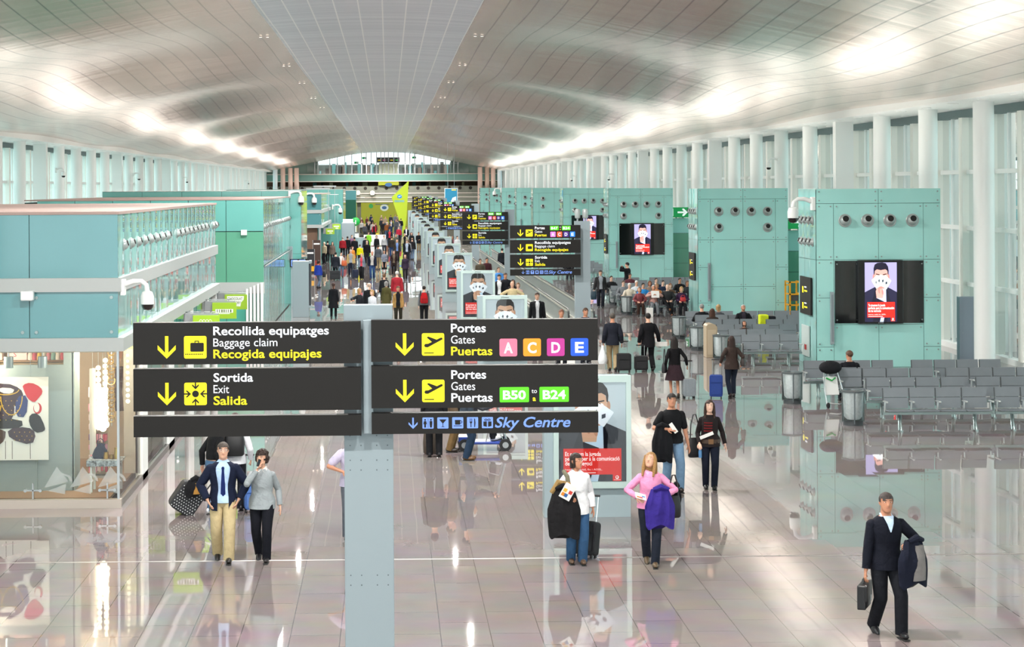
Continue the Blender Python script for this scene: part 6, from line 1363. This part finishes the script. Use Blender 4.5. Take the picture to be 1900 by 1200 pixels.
    MB().box(-.38, .30, -.24, .24, .14, .20, mb).box(-.62, -.36, -.24, .24, .16, .30, mb).build('deck', t, bevel=.02); MB().tube([(.40, 0, .16), (.30, 0, .5), (.20, 0, .95)], .03, MSTEEL, 8).cyl((.18, -.25, .95), (.18, .25, .95), .016, MRUB, 8).build('tiller', t)
    MB().box(-.62, -.18, -.22, .22, .52, .60, MRUB).box(-.66, -.58, -.22, .22, .58, 1.0, MRUB).cyl((-.4, 0, .28), (-.4, 0, .52), .03, MRUB, 8).build('seat', t, bevel=.02); MB().tube([(-.05, -.2, .2), (.02, -.2, .45), (.22, -.2, .5), (.3, -.2, .25)], .012, MSTEEL, 6).build('basket_frame', t)
    for x, r in ((-.50, .13), (.36, .13)):
        for y in (-.24, .24): MB().cyl((x, y - .03, r), (x, y + .03, r), r, MRUB, 18).cyl((x, y - .035, r), (x, y + .035, r), r * .5, MSTEEL, 14).build('wheel', t)
    person('person in dark trousers and white shoes riding the blue scooter', (p.x - .34, p.y, .12), pi / 2, 1.68, 'm', 1, 'a', ('white', '#c9c4bc'), dict(c='#4a4d55', e=.026, hem=-.06), dict(c='#1d1f24', w=.02), '#e2e4e6', {'L': (.12, -.50, .16, -.2), 'R': (-.12, -.46, .16, -.2)}, {'L': (.16, -.46, .86), 'R': (-.16, -.46, .86)}, hip=.52)
mid_people()

# ================================================================== THE CROWD DOWN THE AISLE
def crowd():
    # px, foot py, height, facing, sex, hair, top, bottom, label, opts
    B = pi
    Z = [
        (619, 591, 1.55, B, 'f', ('tail', '#3a201c'), dict(c='#15161b', e=.04, hem=-.42, flare=.06, n='coat'), dict(c='#17181c', w=.006), 'woman in a knee length black coat walking away on the left of the aisle', 'stand'),
        (787, 601, 1.56, B, 'm', ('short', '#241a16'), dict(c='#6d7075', e=.02), dict(c='#15161a', w=.03), 'boy in a grey jumper carrying a red backpack', 'stand'),
        (739, 604, 1.62, 0, 'f', ('short', '#5a4232'), dict(c='#a6824f', inner='#15171d', e=.03, hem=-.14, open=.5), dict(c='#29271f', w=.02), 'woman in an open tan jacket over a dark top, right of the sign post', 'stand'),
        (667, 607, 1.58, .9, 'f', ('bob', '#a98350'), dict(c='#23252b', e=.03), dict(c='#22242a'), 'blonde woman stretching out her arm over the grey post top', 'stand'),
        (686, 600, 1.66, B, 'm', ('bald', '#b9a59a'), dict(c='#1a1c21', e=.04), dict(c='#22242a'), 'balding man in a black jacket behind the blonde women', 'stand'),
        (691, 611, 1.58, -.6, 'f', ('bob', '#b18d5a'), dict(c='#c9cdd4', e=.022), dict(c='#1b1c22'), 'blonde woman in a striped top over the grey post top', 'stand'),
        (717, 589, 1.58, B, 'f', ('bob', '#8f8d8b'), dict(c='#4d4a2a', e=.03, hem=-.3, flare=.05), dict(c='#2b2522'), 'grey haired woman in a floral dress seen from behind', 'stand'),
        (713, 574, 1.66, B, 'f', ('short', '#6b4a30'), dict(c='#17191d', e=.03), dict(c='#1c1d22'), 'person in a black top just behind the floral dress', 'stand'),
        (737, 574, 1.76, B, 'm', ('white', '#c4c2bf'), dict(c='#93242f', e=.04, hem=-.12, n='jacket'), dict(c='#c9c5bc', w=.02), 'white haired man in a bright red jacket seen from behind', 'stand'),
        (591, 535, 1.60, B - .5, 'f', ('curly', '#2a1c1a'), dict(c='#223a94', e=.035, hem=-.1, n='jacket'), dict(c='#5d6f85', w=.004), 'woman in a bright blue jacket striding along the left shops', 'walk'),
        (623, 518, 1.66, B, 'm', ('short', '#1d1817'), dict(c='#1b2029', e=.04, hem=-.2, n='jacket'), dict(c='#1d2128'), 'man in a dark suit walking away beside a big dark bag', 'stand'),
        (633, 514, 1.58, .2, 'f', ('short', '#3d2b22'), dict(c='#d7d2cf', e=.02), dict(c='#51677f', w=.012, k='jeans'), 'woman in a white top with an orange bag', 'stand'),
        (651, 512, 1.68, 0, 'm', ('white', '#bdb3a6'), dict(c='#b59c69', inner='#8d939a', e=.03, hem=-.1, open=.55), dict(c='#1b2030', w=.02), 'older man in a tan jacket over a grey shirt', 'stand'),
        (671, 518, 1.60, -.1, 'f', ('short', '#9a8a78'), dict(c='#6f7c8a', inner='#b03b48', e=.03, hem=-.1, open=.4), dict(c='#16171b', w=.03), 'woman in a grey blue jacket with a red scarf', 'step'),
        (691, 518, 1.72, -.1, 'm', ('bald', '#8f8478'), dict(c='#171d2f', inner='#a3a19d', e=.035, hem=-.1, open=.5), dict(c='#27406a', w=.02, k='jeans'), 'bald man in a navy jacket and blue jeans', 'step2'),
        (702, 500, 1.68, B, 'm', ('short', '#2a201c'), dict(c='#454a50', e=.03), dict(c='#9a8a68', w=.02), 'man in a grey jacket and khaki trousers seen from behind', 'stand'),
        (713, 507, 1.52, 0, 'f', ('tail', '#241a18'), dict(c='#7f8797', e=.016), dict(c='#141519', k='skirt', z=.3, fl=.07), 'woman in a grey blouse and long black skirt', 'stand'),
        (731, 511, 1.62, 0, 'f', ('long', '#3b251c'), dict(c='#2c1d1f', inner='#6b6152', e=.04, hem=-.3, open=.4), dict(c='#17171b', w=.006), 'woman in a dark maroon coat and scarf', 'step'),
        (752, 520, 1.60, -.1, 'f', ('long', '#4c2c22'), dict(c='#2e2436', e=.03, hem=-.16), dict(c='#1d1c22', w=.004), 'woman in a dark purple jacket carrying a coat', 'step2'),
        (681, 490, 1.72, 0, 'm', ('bald', '#6d5a4c'), dict(c='#131317', e=.024), dict(c='#1f2227'), 'man in a black jumper with a white chest stripe', 'stand'),
        (755, 489, 1.76, 0, 'm', ('short', '#3a2a22'), dict(c='#171a24', inner='#b5c2d8', e=.034, hem=-.16, open=.45), dict(c='#1c1f28'), 'man in a dark suit and pale blue shirt', 'step'),
        (737, 487, 1.72, 0, 'm', ('bald', '#7a665a'), dict(c='#3a3229', inner='#6f8cc4', e=.034, hem=-.14, open=.4), dict(c='#2a2a2c'), 'man in a brown blazer over a blue shirt', 'stand'),
        (636, 480, 1.72, B, 'm', ('white', '#8d8580'), dict(c='#8e1f28', e=.04), dict(c='#17181c'), 'person in a red jacket before the white shop doors', 'stand'),
        (658, 481, 1.74, B, 'm', ('short', '#1d1816'), dict(c='#15171d', e=.04, hem=-.18), dict(c='#15171c'), 'broad man in a black suit beside the red jacket', 'stand'),
        (645, 477, 1.68, B, 'm', ('short', '#1c1715'), dict(c='#17191e', e=.034), dict(c='#191a1f'), 'man in black between the red jacket and the broad man', 'stand'),
        (653, 472, 1.66, .4, 'f', ('bob', '#54382c'), dict(c='#7a5a74', e=.02), dict(c='#22232a'), 'woman in mauve behind the broad man in black', 'stand'),
        (654, 499, 1.58, .5, 'f', ('bob', '#5c2f20'), dict(c='#c47a34', e=.024), dict(c='#22232a'), 'red haired woman in an orange top', 'stand'),
        (617, 489, 1.64, .1, 'f', ('long', '#3a2620'), dict(c='#6a5f58', e=.024, hem=-.2), dict(c='#2a2a30', w=.006), 'long haired woman in a grey brown tunic at the shop front', 'stand'),
        (608, 486, 1.60, B, 'm', ('short', '#17130f'), dict(c='#15161a', e=.034), dict(c='#17181c'), 'person in black leaning at the shop front', 'step'),
        (602, 490, 1.62, -.8, 'm', ('white', '#d6cfbe'), dict(c='#cdbfa0', e=.03), dict(c='#1d1d22'), 'person in a cream top at the very edge of the shop front', 'stand'),
        (668, 492, 1.50, B, 'm', ('short', '#4a3a2e'), dict(c='#d3cf18', e=.03), dict(c='#2a2c30'), 'person in a yellow vest beside the man in the black jumper', 'stand'),
        (684, 465, 1.66, 0, 'm', ('short', '#2e221c'), dict(c='#8bd03a', e=.03), dict(c='#8bd03a', w=.02), 'attendant in lime green before the white hoarding', 'stand'),
        (699, 473, 1.66, -.1, 'f', ('bob', '#2e211c'), dict(c='#14151a', e=.03), dict(c='#16171c'), 'woman in black before the white hoarding', 'stand'),
        (713, 473, 1.66, .1, 'f', ('short', '#6b5443'), dict(c='#a7a9ac', e=.024), dict(c='#2a2d36'), 'person in a pale grey jumper with a cross strap', 'stand'),
        (679, 478, 1.70, B, 'm', ('short', '#231c18'), dict(c='#232a33', e=.034), dict(c='#22252c'), 'man in a slate jacket left of the lime attendant', 'stand'),
        (727, 478, 1.70, B, 'm', ('short', '#3a2f28'), dict(c='#2f2a28', e=.034), dict(c='#24406b', k='jeans'), 'man in a dark brown jacket and jeans seen from behind', 'stand'),
        (735, 470, 1.64, 0, 'f', ('bob', '#8d6a44'), dict(c='#4b4e46', e=.034), dict(c='#25262b'), 'fair haired woman in an olive jacket', 'stand'),
        (751, 470, 1.70, 0, 'm', ('white', '#b0a698'), dict(c='#a9a27f', inner='#17181b', e=.034, open=.5), dict(c='#1f2026'), 'older person in a cream jacket over black', 'stand'),
        (764, 467, 1.72, 0, 'f', ('long', '#241a17'), dict(c='#1b1b1f', e=.034), dict(c='#1a1b20'), 'long haired woman in black near the pillars', 'stand'),
        (765, 482, 1.70, B, 'm', ('bald', '#5a4a40'), dict(c='#1d1c20', e=.034), dict(c='#5c7089', k='jeans'), 'balding man in a black jacket and pale jeans', 'step'),
        (758, 483, 1.62, B, 'f', ('bob', '#5f4837'), dict(c='#7d7f84', e=.03), dict(c='#3a3d45'), 'person in a grey jacket beside the balding man', 'stand'),
        (777, 467, 1.72, .2, 'm', ('short', '#3a2c24'), dict(c='#17181c', e=.036, hem=-.2), dict(c='#85704f', w=.02), 'man in a black coat with a yellow book by the pillars', 'stand'),
        (723, 458, 1.70, 0, 'm', ('short', '#241b17'), dict(c='#1a2030', inner='#b0303a', e=.034, open=.5), dict(c='#1f222a'), 'man in navy with a red scarf', 'stand'),
        (740, 451, 1.66, 0, 'm', ('short', '#2a2320'), dict(c='#a3253a', e=.034), dict(c='#1f222a'), 'person in a red hooded top', 'stand'),
        (718, 442, 1.76, B, 'm', ('white', '#c9b9a6'), dict(c='#7a4a28', e=.034), dict(c='#3d566e', k='jeans'), 'man in a rust brown jacket far down the aisle', 'stand'),
        (694, 443, 1.66, 0, 'f', ('short', '#4a3428'), dict(c='#a0202e', inner='#15151a', e=.034, hem=-.16, open=.5), dict(c='#15151a'), 'woman in a red jacket over black far down the aisle', 'step'),
        (677, 444, 1.70, 0, 'm', ('white', '#9a9590'), dict(c='#3f4248', e=.034), dict(c='#2a2c32'), 'man in dark grey carrying bags near the round counter', 'step'),
        (683, 437, 1.70, 0, 'm', ('short', '#2c231e'), dict(c='#1d1f26', e=.034), dict(c='#1d1f26'), 'man in a dark suit far behind the lady in red', 'stand'),
        (754, 452, 1.70, 0, 'm', ('short', '#34281f'), dict(c='#15181f', inner='#dfe2e6', e=.034, open=.3), dict(c='#17191f'), 'man in a black suit and white shirt far down the aisle', 'stand'),
        (735, 433, 1.74, 0, 'm', ('short', '#4a3c34'), dict(c='#4a4e54', e=.034), dict(c='#3a3d44'), 'man in grey near the green sail', 'stand'),
        (726, 434, 1.70, 0, 'm', ('short', '#2a211c'), dict(c='#202a3c', inner='#cfd3d8', e=.034, open=.4), dict(c='#1d2129'), 'man in a blue suit near the green sail', 'stand'),
        (744, 431, 1.72, B, 'm', ('short', '#211a17'), dict(c='#15171b', e=.034), dict(c='#36506e', k='jeans'), 'man in black and blue jeans under the green sail', 'stand'),
        (711, 437, 1.68, 0, 'f', ('long', '#2c1f1a'), dict(c='#17171b', e=.034), dict(c='#17171b'), 'woman in black beside the rust brown jacket', 'step'),
    ]
    rs = random.Random(11)
    for px, py, H, fc, sx_, hr, tp, bt_, lb, lg in Z:
        p = G(px, py); far = p.y > 100
        arms = None
        if 'stretching' in lb: arms = {'R': (-.55, -.1, 1.22)}
        elif 'book' in lb or 'blouse' in lb or 'maroon' in lb: arms = {'L': (.06, -.22, 1.08), 'R': (-.08, -.22, 1.05)}
        person(lb, (p.x, p.y, 0), fc, H, sx_, 1 if p.y < 85 else 2, 'abc'[rs.randrange(3)], hr, tp, bt_, '#1b1a1c', lg, arms)
    p = G(787, 601); t = thing('backpack', 'red backpack with black straps on the boy in grey', 'backpack', (p.x, p.y - .20, .86)); MB().loft([[V((.16 * a * sgn(cos(b)) * abs(cos(b)) ** .7, .09 * c * sgn(sin(b)) * abs(sin(b)) ** .7, z)) for b in [2 * pi * i / 16 for i in range(16)]] for z, a, c in ((0, .9, .9), (.08, 1, 1), (.28, .9, 1), (.42, .6, .6))], cloth('#b01c22')).build('body', t); MB().box(-.10, .10, -.11, -.08, .04, .2, cloth('#8d1a20')).build('front_pocket', t); MB().box(-.17, -.12, -.02, .1, .05, .5, MRUB).box(.12, .17, -.02, .1, .05, .5, MRUB).build('strap', t)
    p = G(622, 519); suitcase('big dark wheeled bag beside the man in the dark suit', (p.x, p.y - .3, 0), 0, .62, .35, .52, '#202429', .3); p = G(659, 517); suitcase('dark blue suitcase between the older man and the woman with the red scarf', (p.x, p.y, 0), .3, .36, .25, .52, '#1d2740', .35)
    p = G(634, 514); bag('orange shoulder bag of the woman in the white top', (p.x + .16, p.y - .14, .70), .2, .34, .16, .34, '#b0532a', .3)
    p = G(604, 512); bag('black shoulder bag of the woman in the blue jacket', (G(591, 535).x + .32, G(591, 535).y, .62), 1.2, .3, .14, .34, '#15151a', .3)
    p = G(740, 452); t = thing('pushchair', 'pushchair beside the person in the red hooded top', 'pushchair', (p.x - .3, p.y - .7, 0)); MB().box(-.22, .22, -.3, .2, .35, .62, cloth('#2a2c34')).build('seat', t); MB().tube([(-.2, .3, .95), (-.2, -.3, .1)], .015, MSTEEL, 6).tube([(.2, .3, .95), (.2, -.3, .1)], .015, MSTEEL, 6).cyl((-.2, .3, .95), (.2, .3, .95), .018, MRUB, 6).build('frame', t)
    for x in (-.2, .2):
        for y in (-.3, .25): MB().cyl((x - .02, y, .1), (x + .02, y, .1), .1, MRUB, 10).build('wheel', t)
    p = G(700, 443); bag('bright yellow carrier bag of the woman in the red jacket', (p.x, p.y, .15), 0, .34, .14, .46, '#e3c31a', .2, 'carrier_bag')
    # distant heads around the lime stand
    cols = ['#17181c', '#2a2d35', '#5b2a2a', '#6b6f78', '#20304a', '#8a7a64', '#3a2f2a', '#a8a6a2']
    spots = []
    for i in range(22):
        while True:
            Y = rs.uniform(205, 274); X = rs.uniform(-3.6, 2.0)
            if all(math.hypot(X - a_, Y - b_) > 1.1 for a_, b_ in spots): break
        spots.append((X, Y)); c = cols[i % 8]
        person('one of the tiny distant people in the crowd before the lime stand', (X, Y, 0), rs.choice((0, pi, .4)), rs.uniform(1.58, 1.80), 'fm'[i % 2], 2, 'abc'[i % 3], (('bob', 'short')[i % 2], ('#241b17', '#5a4030', '#8f8a85')[i % 3]), dict(c=c, e=.034), dict(c=('#1b1d24', '#33435c', '#4a4238')[i % 3]), '#1b1a1c', 'stand', group='distant crowd before the lime stand')
crowd()

def riders():
    B = pi
    Z = [
        (5.20, 66, 1.80, 0, 'm', ('short', '#3a2c24'), dict(c='#15161a', inner='#d7dade', e=.036, hem=-.14, open=.28), dict(c='#1b1c22'), 'man in black jacket and white T shirt seen above the near sign'),
        (5.35, 58.4, 1.75, 0, 'm', ('short', '#6a4432'), dict(c='#3b3f48', e=.03), dict(c='#23252c'), 'ruddy man whose head pokes above the near sign'),
        (6.12, 58.6, 1.78, .3, 'm', ('short', '#4a3628'), dict(c='#1b2230', e=.04), dict(c='#20232b'), 'short haired man in navy poking above the right end of the near sign'),
        (4.92, 75, 1.74, 0, 'm', ('bald', '#d0c6b8'), dict(c='#c6b48c', e=.03, n='jumper', collar='#3f3a34'), dict(c='#4a4a50'), 'bald man in a cream V neck jumper, hands on hips, on the walkway'),
        (5.30, 77.2, 1.60, 0, 'f', ('bob', '#6b4c36'), dict(c='#c9a89c', e=.03), dict(c='#3a2f33'), 'woman in a pale pink striped top on the walkway'),
        (5.22, 79.2, 1.64, 0, 'f', ('long', '#1d1615'), dict(c='#2a2528', e=.02), dict(c='#22222a'), 'dark haired woman behind the cream jumper on the walkway'),
        (5.25, 90, 1.68, 0, 'm', ('short', '#4a3529'), dict(c='#4a86c8', e=.026), dict(c='#3a4a60'), 'boy in a bright blue T shirt on the walkway'),
        (4.78, 81.5, 1.72, 0, 'm', ('short', '#241a16'), dict(c='#17181d', inner='#e2e4e6', e=.034, open=.4), dict(c='#1f222a'), 'young man in a black jacket over white on the walkway'),
        (5.12, 82.6, 1.74, .2, 'm', ('short', '#3a2a20'), dict(c='#1a1c22', e=.034), dict(c='#1f222a'), 'man in black leaning behind the cream jumper'),
        (4.82, 99, 1.74, 0, 'm', ('short', '#3a2a22'), dict(c='#4d4639', e=.036), dict(c='#33363c'), 'man in an olive jacket far along the walkway'),
        (5.24, 100.4, 1.74, 0, 'm', ('short', '#1f1714'), dict(c='#3d1e24', e=.034), dict(c='#22252c'), 'man in dark maroon beside the olive jacket'),
        (7.0, 116, 1.74, B, 'm', ('short', '#1c1613'), dict(c='#1d2026', e=.036), dict(c='#1c1e24'), 'man in black riding away on the second walkway'),
        (7.35, 113, 1.70, B, 'f', ('long', '#241a17'), dict(c='#17181c', e=.036, hem=-.25), dict(c='#1a1b20'), 'woman in a long black coat on the second walkway'),
        (4.85, 150, 1.72, 0, 'm', ('short', '#2a201a'), dict(c='#2e2b2c', e=.034), dict(c='#24262c'), 'man in charcoal near the far pillars'),
        (5.15, 151.4, 1.66, 0, 'f', ('long', '#4a2c24'), dict(c='#8a5a62', e=.03), dict(c='#24262c'), 'woman in dusky pink near the far pillars'),
        (5.45, 149, 1.70, .2, 'm', ('short', '#1f1815'), dict(c='#d4d6da', e=.03), dict(c='#24262c'), 'person in white near the far pillars'),
    ]
    for x, y, H, fc, s, hr, tp, bt_, lb in Z:
        arms = {'L': (.30, -.05, 1.02, (1, .3, 0)), 'R': (-.30, -.05, 1.02, (-1, .3, 0))} if 'hips' in lb else None
        person(lb, (x, y, .05 if 60 < y < 140 and 4.4 < x < 7.8 else 0), fc, H, s, 1 if y < 90 else 2, 'abc'[int(y) % 3], hr, tp, bt_, '#1b1a1c', 'stand', arms)
    p = G(1114.5, 571); person('man in a dark jacket and grey shirt walking beside the walkway with a teal bag', (p.x, p.y, 0), 0, 1.74, 'm', 1, 'a', ('short', '#2c211b'), dict(c='#2b2a2c', inner='#8d939a', e=.036, hem=-.16, open=.4), dict(c='#1c2029', w=.022), '#1b1a1c', 'step', {'R': (-.30, .0, .82)})
    bag('dark teal carrier bag of the man beside the walkway', (p.x - .32, p.y - .02, .38), 0, .28, .12, .38, '#1f3a48', .12, 'carrier_bag')
    p = AY(1164, 560, 93.5); person('man in black raising a camera among the seats', (p.x, 93.4, 0), B + 1.2, 1.78, 'm', 1, 'a', ('short', '#1a1614'), dict(c='#141519', e=.04), dict(c='#1a1b20'), '#1b1a1c', 'stand', {'L': (.10, -.28, 1.5, (1, 0, -.6)), 'R': (-.10, -.28, 1.5, (-1, 0, -.6))})
riders()

# ------------------------------------------------------------------ people on the benches
def seated():
    B = pi
    def sit(X, Y, lb, s, hr, tp, bt_, H=1.70, look=(0, 0), arms=None, legs='sit', fc=0, sh='#1b1a1c', lod=2):
        arms = arms or {'L': (.14, -.30, .66, (1, .5, -.3)), 'R': (-.14, -.30, .66, (-1, .5, -.3))}
        person(lb, (X, Y + (.04 if fc == 0 else -.04), 0), fc, H, s, lod, 'abc'[int(X * 7) % 3], hr, tp, bt_, sh, legs, arms, look, hip=.53)
    bx = 10.45; Y = 80.6
    sit(bx + .30, Y, 'seated woman in a patterned waistcoat at the left end of the front bench', 'f', ('bob', '#7a5236'), dict(c='#7a3f44', e=.026), dict(c='#35241f'), 1.62, (-.4, -.3), lod=1)
    sit(bx + .90, Y, 'seated white haired man in a pinkish shirt reading a paper on the front bench', 'm', ('white', '#d2cfca'), dict(c='#c0958c', e=.026), dict(c='#70757a'), 1.72, (0, -.4), {'L': (.12, -.34, .92, (1, .5, -.3)), 'R': (-.12, -.34, .92, (-1, .5, -.3))}, lod=1)
    paper('white newspaper held by the seated man in the pinkish shirt', (bx + .92, Y - .34, .93), RX(-.3), .34, .30, (), 'newspaper')
    sit(bx + 1.50, Y, 'seated bald man in a charcoal jacket and brown shoes on the front bench', 'm', ('bald', '#b5aaa0'), dict(c='#2c2e30', e=.04), dict(c='#17181c'), 1.74, (-.3, 0), None, {'L': (.10, -.50, .08, 0), 'R': (.02, -.50, .34, .2)}, sh='#6a4326', lod=1)
    sit(bx + 2.10, Y, 'seated fair haired woman in purple with a red bag, front bench', 'f', ('bob', '#a8895c'), dict(c='#3a2440', e=.03), dict(c='#1a1a20'), 1.64, (.2, 0), lod=1)
    bag('red handbag on the lap of the woman in purple', (bx + 2.10, Y - .36, .62), 0, .26, .14, .18, '#b32028', .08)
    b2 = thing('paper_bag', 'white paper bag on the floor before the front bench', 'bag', (bx + .62, Y - .75, 0)); MB().box(-.14, .14, -.06, .06, 0, .38, mat('paper_white', '#e9e8e4', .5)).build('body', b2, bevel=.008); MB().tube([(-.06, 0, .38), (-.04, 0, .46), (.04, 0, .46), (.06, 0, .38)], .006, MWHITE, 6).build('handle', b2)
    X0 = 10.3
    for X, Y, lb, s, hr, c in ((X0 + .3, 82.8, 'seated white haired man in cream, second bench', 'm', ('white', '#d9d6d0'), '#c9bfae'), (X0 + .9, 82.8, 'seated dark haired boy in a bright blue shirt, second bench', 'm', ('short', '#1f1815'), '#2f86c8'), (X0 + 1.5, 82.8, 'seated woman in orange and beige, second bench', 'f', ('bob', '#9a7a5a'), '#b9794a'), (X0 + 2.1, 82.8, 'seated woman in brown, second bench', 'f', ('bob', '#7a4f34'), '#5a4638'),
                             (X0 + .3, 85.0, 'seated person in grey at the end of the third bench', 'm', ('short', '#4a3a30'), '#6f7378'), (X0 + .9, 85.0, 'seated white haired person in white, third bench', 'm', ('white', '#e0deda'), '#c5c9cf'), (X0 + 1.5, 85.0, 'seated auburn haired woman, third bench', 'f', ('bob', '#6e3f28'), '#7a6a60'), (X0 + 2.1, 85.0, 'seated man in navy with a dark fringe, third bench', 'm', ('short', '#1c1614'), '#1b2438'),
                             (X0 + 2.1, 87.2, 'seated man in a navy jumper and pale collar, fourth bench', 'm', ('short', '#2a1e18'), '#1d2740'), (X0 + .3, 89.6, 'seated person in black at the far end of the fifth bench', 'm', ('short', '#1f1714'), '#1a1b1f'), (X0 + 1.5, 92, 'seated man with a dark crew cut, sixth bench', 'm', ('short', '#17120f'), '#5a3038'), (13.2 + .3, 87.2, 'seated man in black on the window side bench, fourth row', 'm', ('short', '#17120f'), '#15161a'), (13.2 + .3, 85.0, 'seated person in charcoal on the window side bench, third row', 'f', ('bob', '#5a4638'), '#2a2c31')):
        sit(X, Y, lb, s, hr, dict(c=c, e=.03), dict(c='#2a2c33'), 1.68)
    for X, Y, lb, s, hr, c in ((10.7, 112, 'seated dark figure at the end of the bench before the fourth kiosk', 'm', ('short', '#17120f'), '#1a1b20'), (11.3, 114.3, 'seated person with a pale top, distant bench', 'f', ('bob', '#6a5040'), '#a89f97')):
        sit(X, Y, lb, s, hr, dict(c=c, e=.03), dict(c='#2a2c33'), 1.68)
    # second block, sitting back to back with the rows that face us
    for Y in (64.6, 66.8): bench(3, 12.75, Y + .82, 'grey bench turned away behind the %s row of the second block' % {64.6: 'fourth', 66.8: 'fifth'}[Y], pi)
    for X, Y, lb, s, hr, c in ((11.25, 67.62, 'seated grey haired man in black, back turned, in the second block', 'm', ('white', '#8d8b88'), '#17181c'), (11.85, 67.62, 'seated fair haired woman, back turned, in the second block', 'f', ('bob', '#a5875c'), '#4a4d52'), (11.25, 65.42, 'seated woman with long brown hair, back turned, in the second block', 'f', ('long', '#4a2c1e'), '#3a302c')):
        sit(X, Y, lb, s, hr, dict(c=c, e=.03), dict(c='#2a2c33'), 1.70, fc=B, lod=1)
    sit(12.6, 66.8, 'seated white haired man in a black suit looking down in the second block', 'm', ('white', '#d8d6d2'), dict(c='#17181d', inner='#3a3540', e=.034, open=.3), dict(c='#1d1e24'), 1.72, (0, -.5), lod=1)
    sit(11.8, 62.4, 'seated person with brown hair bowed low in the second block', 'f', ('bob', '#3a241a'), dict(c='#4a3a34', e=.02), dict(c='#2a2c33'), 1.40, (0, -.5), lod=1)
    p = V((13.15, 65.7, 0)); t = thing('luggage_trolley', 'luggage trolley with a yellow bag behind the second block', 'trolley', p); MB().tube([(-.3, 0, .1), (-.3, 0, 1.0), (.3, 0, 1.0), (.3, 0, .1)], .018, MSTEEL, 8).box(-.3, .3, -.5, 0, .14, .17, MSTEEL).build('frame', t); MB().box(-.26, .05, -.42, -.05, .17, 1.05, cloth('#c9d62a')).build('yellow_bag', t, bevel=.04); MB().box(.05, .3, -.42, -.05, .17, 1.0, cloth('#22242a')).build('dark_bag', t, bevel=.04)
    for x in (-.27, .27): MB().cyl((x - .02, -.4, .07), (x + .02, -.4, .07), .07, MRUB, 10).cyl((x - .02, 0, .07), (x + .02, 0, .07), .07, MRUB, 10).build('wheel', t)
    # man in black on a turned bench of the front block
    bench(2, 12.45, 47.86, 'grey bench turned away behind the third row of the front block', pi)
    sit(11.72, 47.86, 'man in black with white collar, sitting back turned before the nearest kiosk', 'm', ('short', '#5a4030'), dict(c='#14151b', e=.036, collar='#e6e8ea'), dict(c='#22242b'), 1.74, (.5, 0), fc=B, lod=1)
    p = G(1548, 756); t = thing('luggage_trolley', 'luggage trolley loaded with a black bag left of the seated man in black', 'trolley', (p.x, p.y, 0), .2)
    MB().tube([(-.22, -.05, .10), (-.24, .05, .45), (-.16, .25, .98), (.16, .25, .98), (.24, .05, .45), (.22, -.05, .10)], .018, MSTEEL, 8).tube([(-.22, -.05, .12), (0, -.3, .12), (.22, -.05, .12)], .018, MSTEEL, 8).build('frame', t); MB().box(-.18, .18, -.02, .02, .32, .78, MWHITE).xf(RX(-.3), (0, .02, 0)).build('sign_plate', t)
    MB().tube([(-.12, .2, .72), (0, .12, .66), (.12, .2, .72)], .02, mat('balloon_green', '#0f9a3c', .35), 8).build('brake_bar', t); MB().ell((0, .22, .98), (.30, .2, .17), cloth('#1b1c20'), None, 14, 10).build('black_bag', t)
    for x in (-.2, .2): MB().cyl((x - .02, -.08, .07), (x + .02, -.08, .07), .07, MRUB, 12).build('wheel', t)
seated()
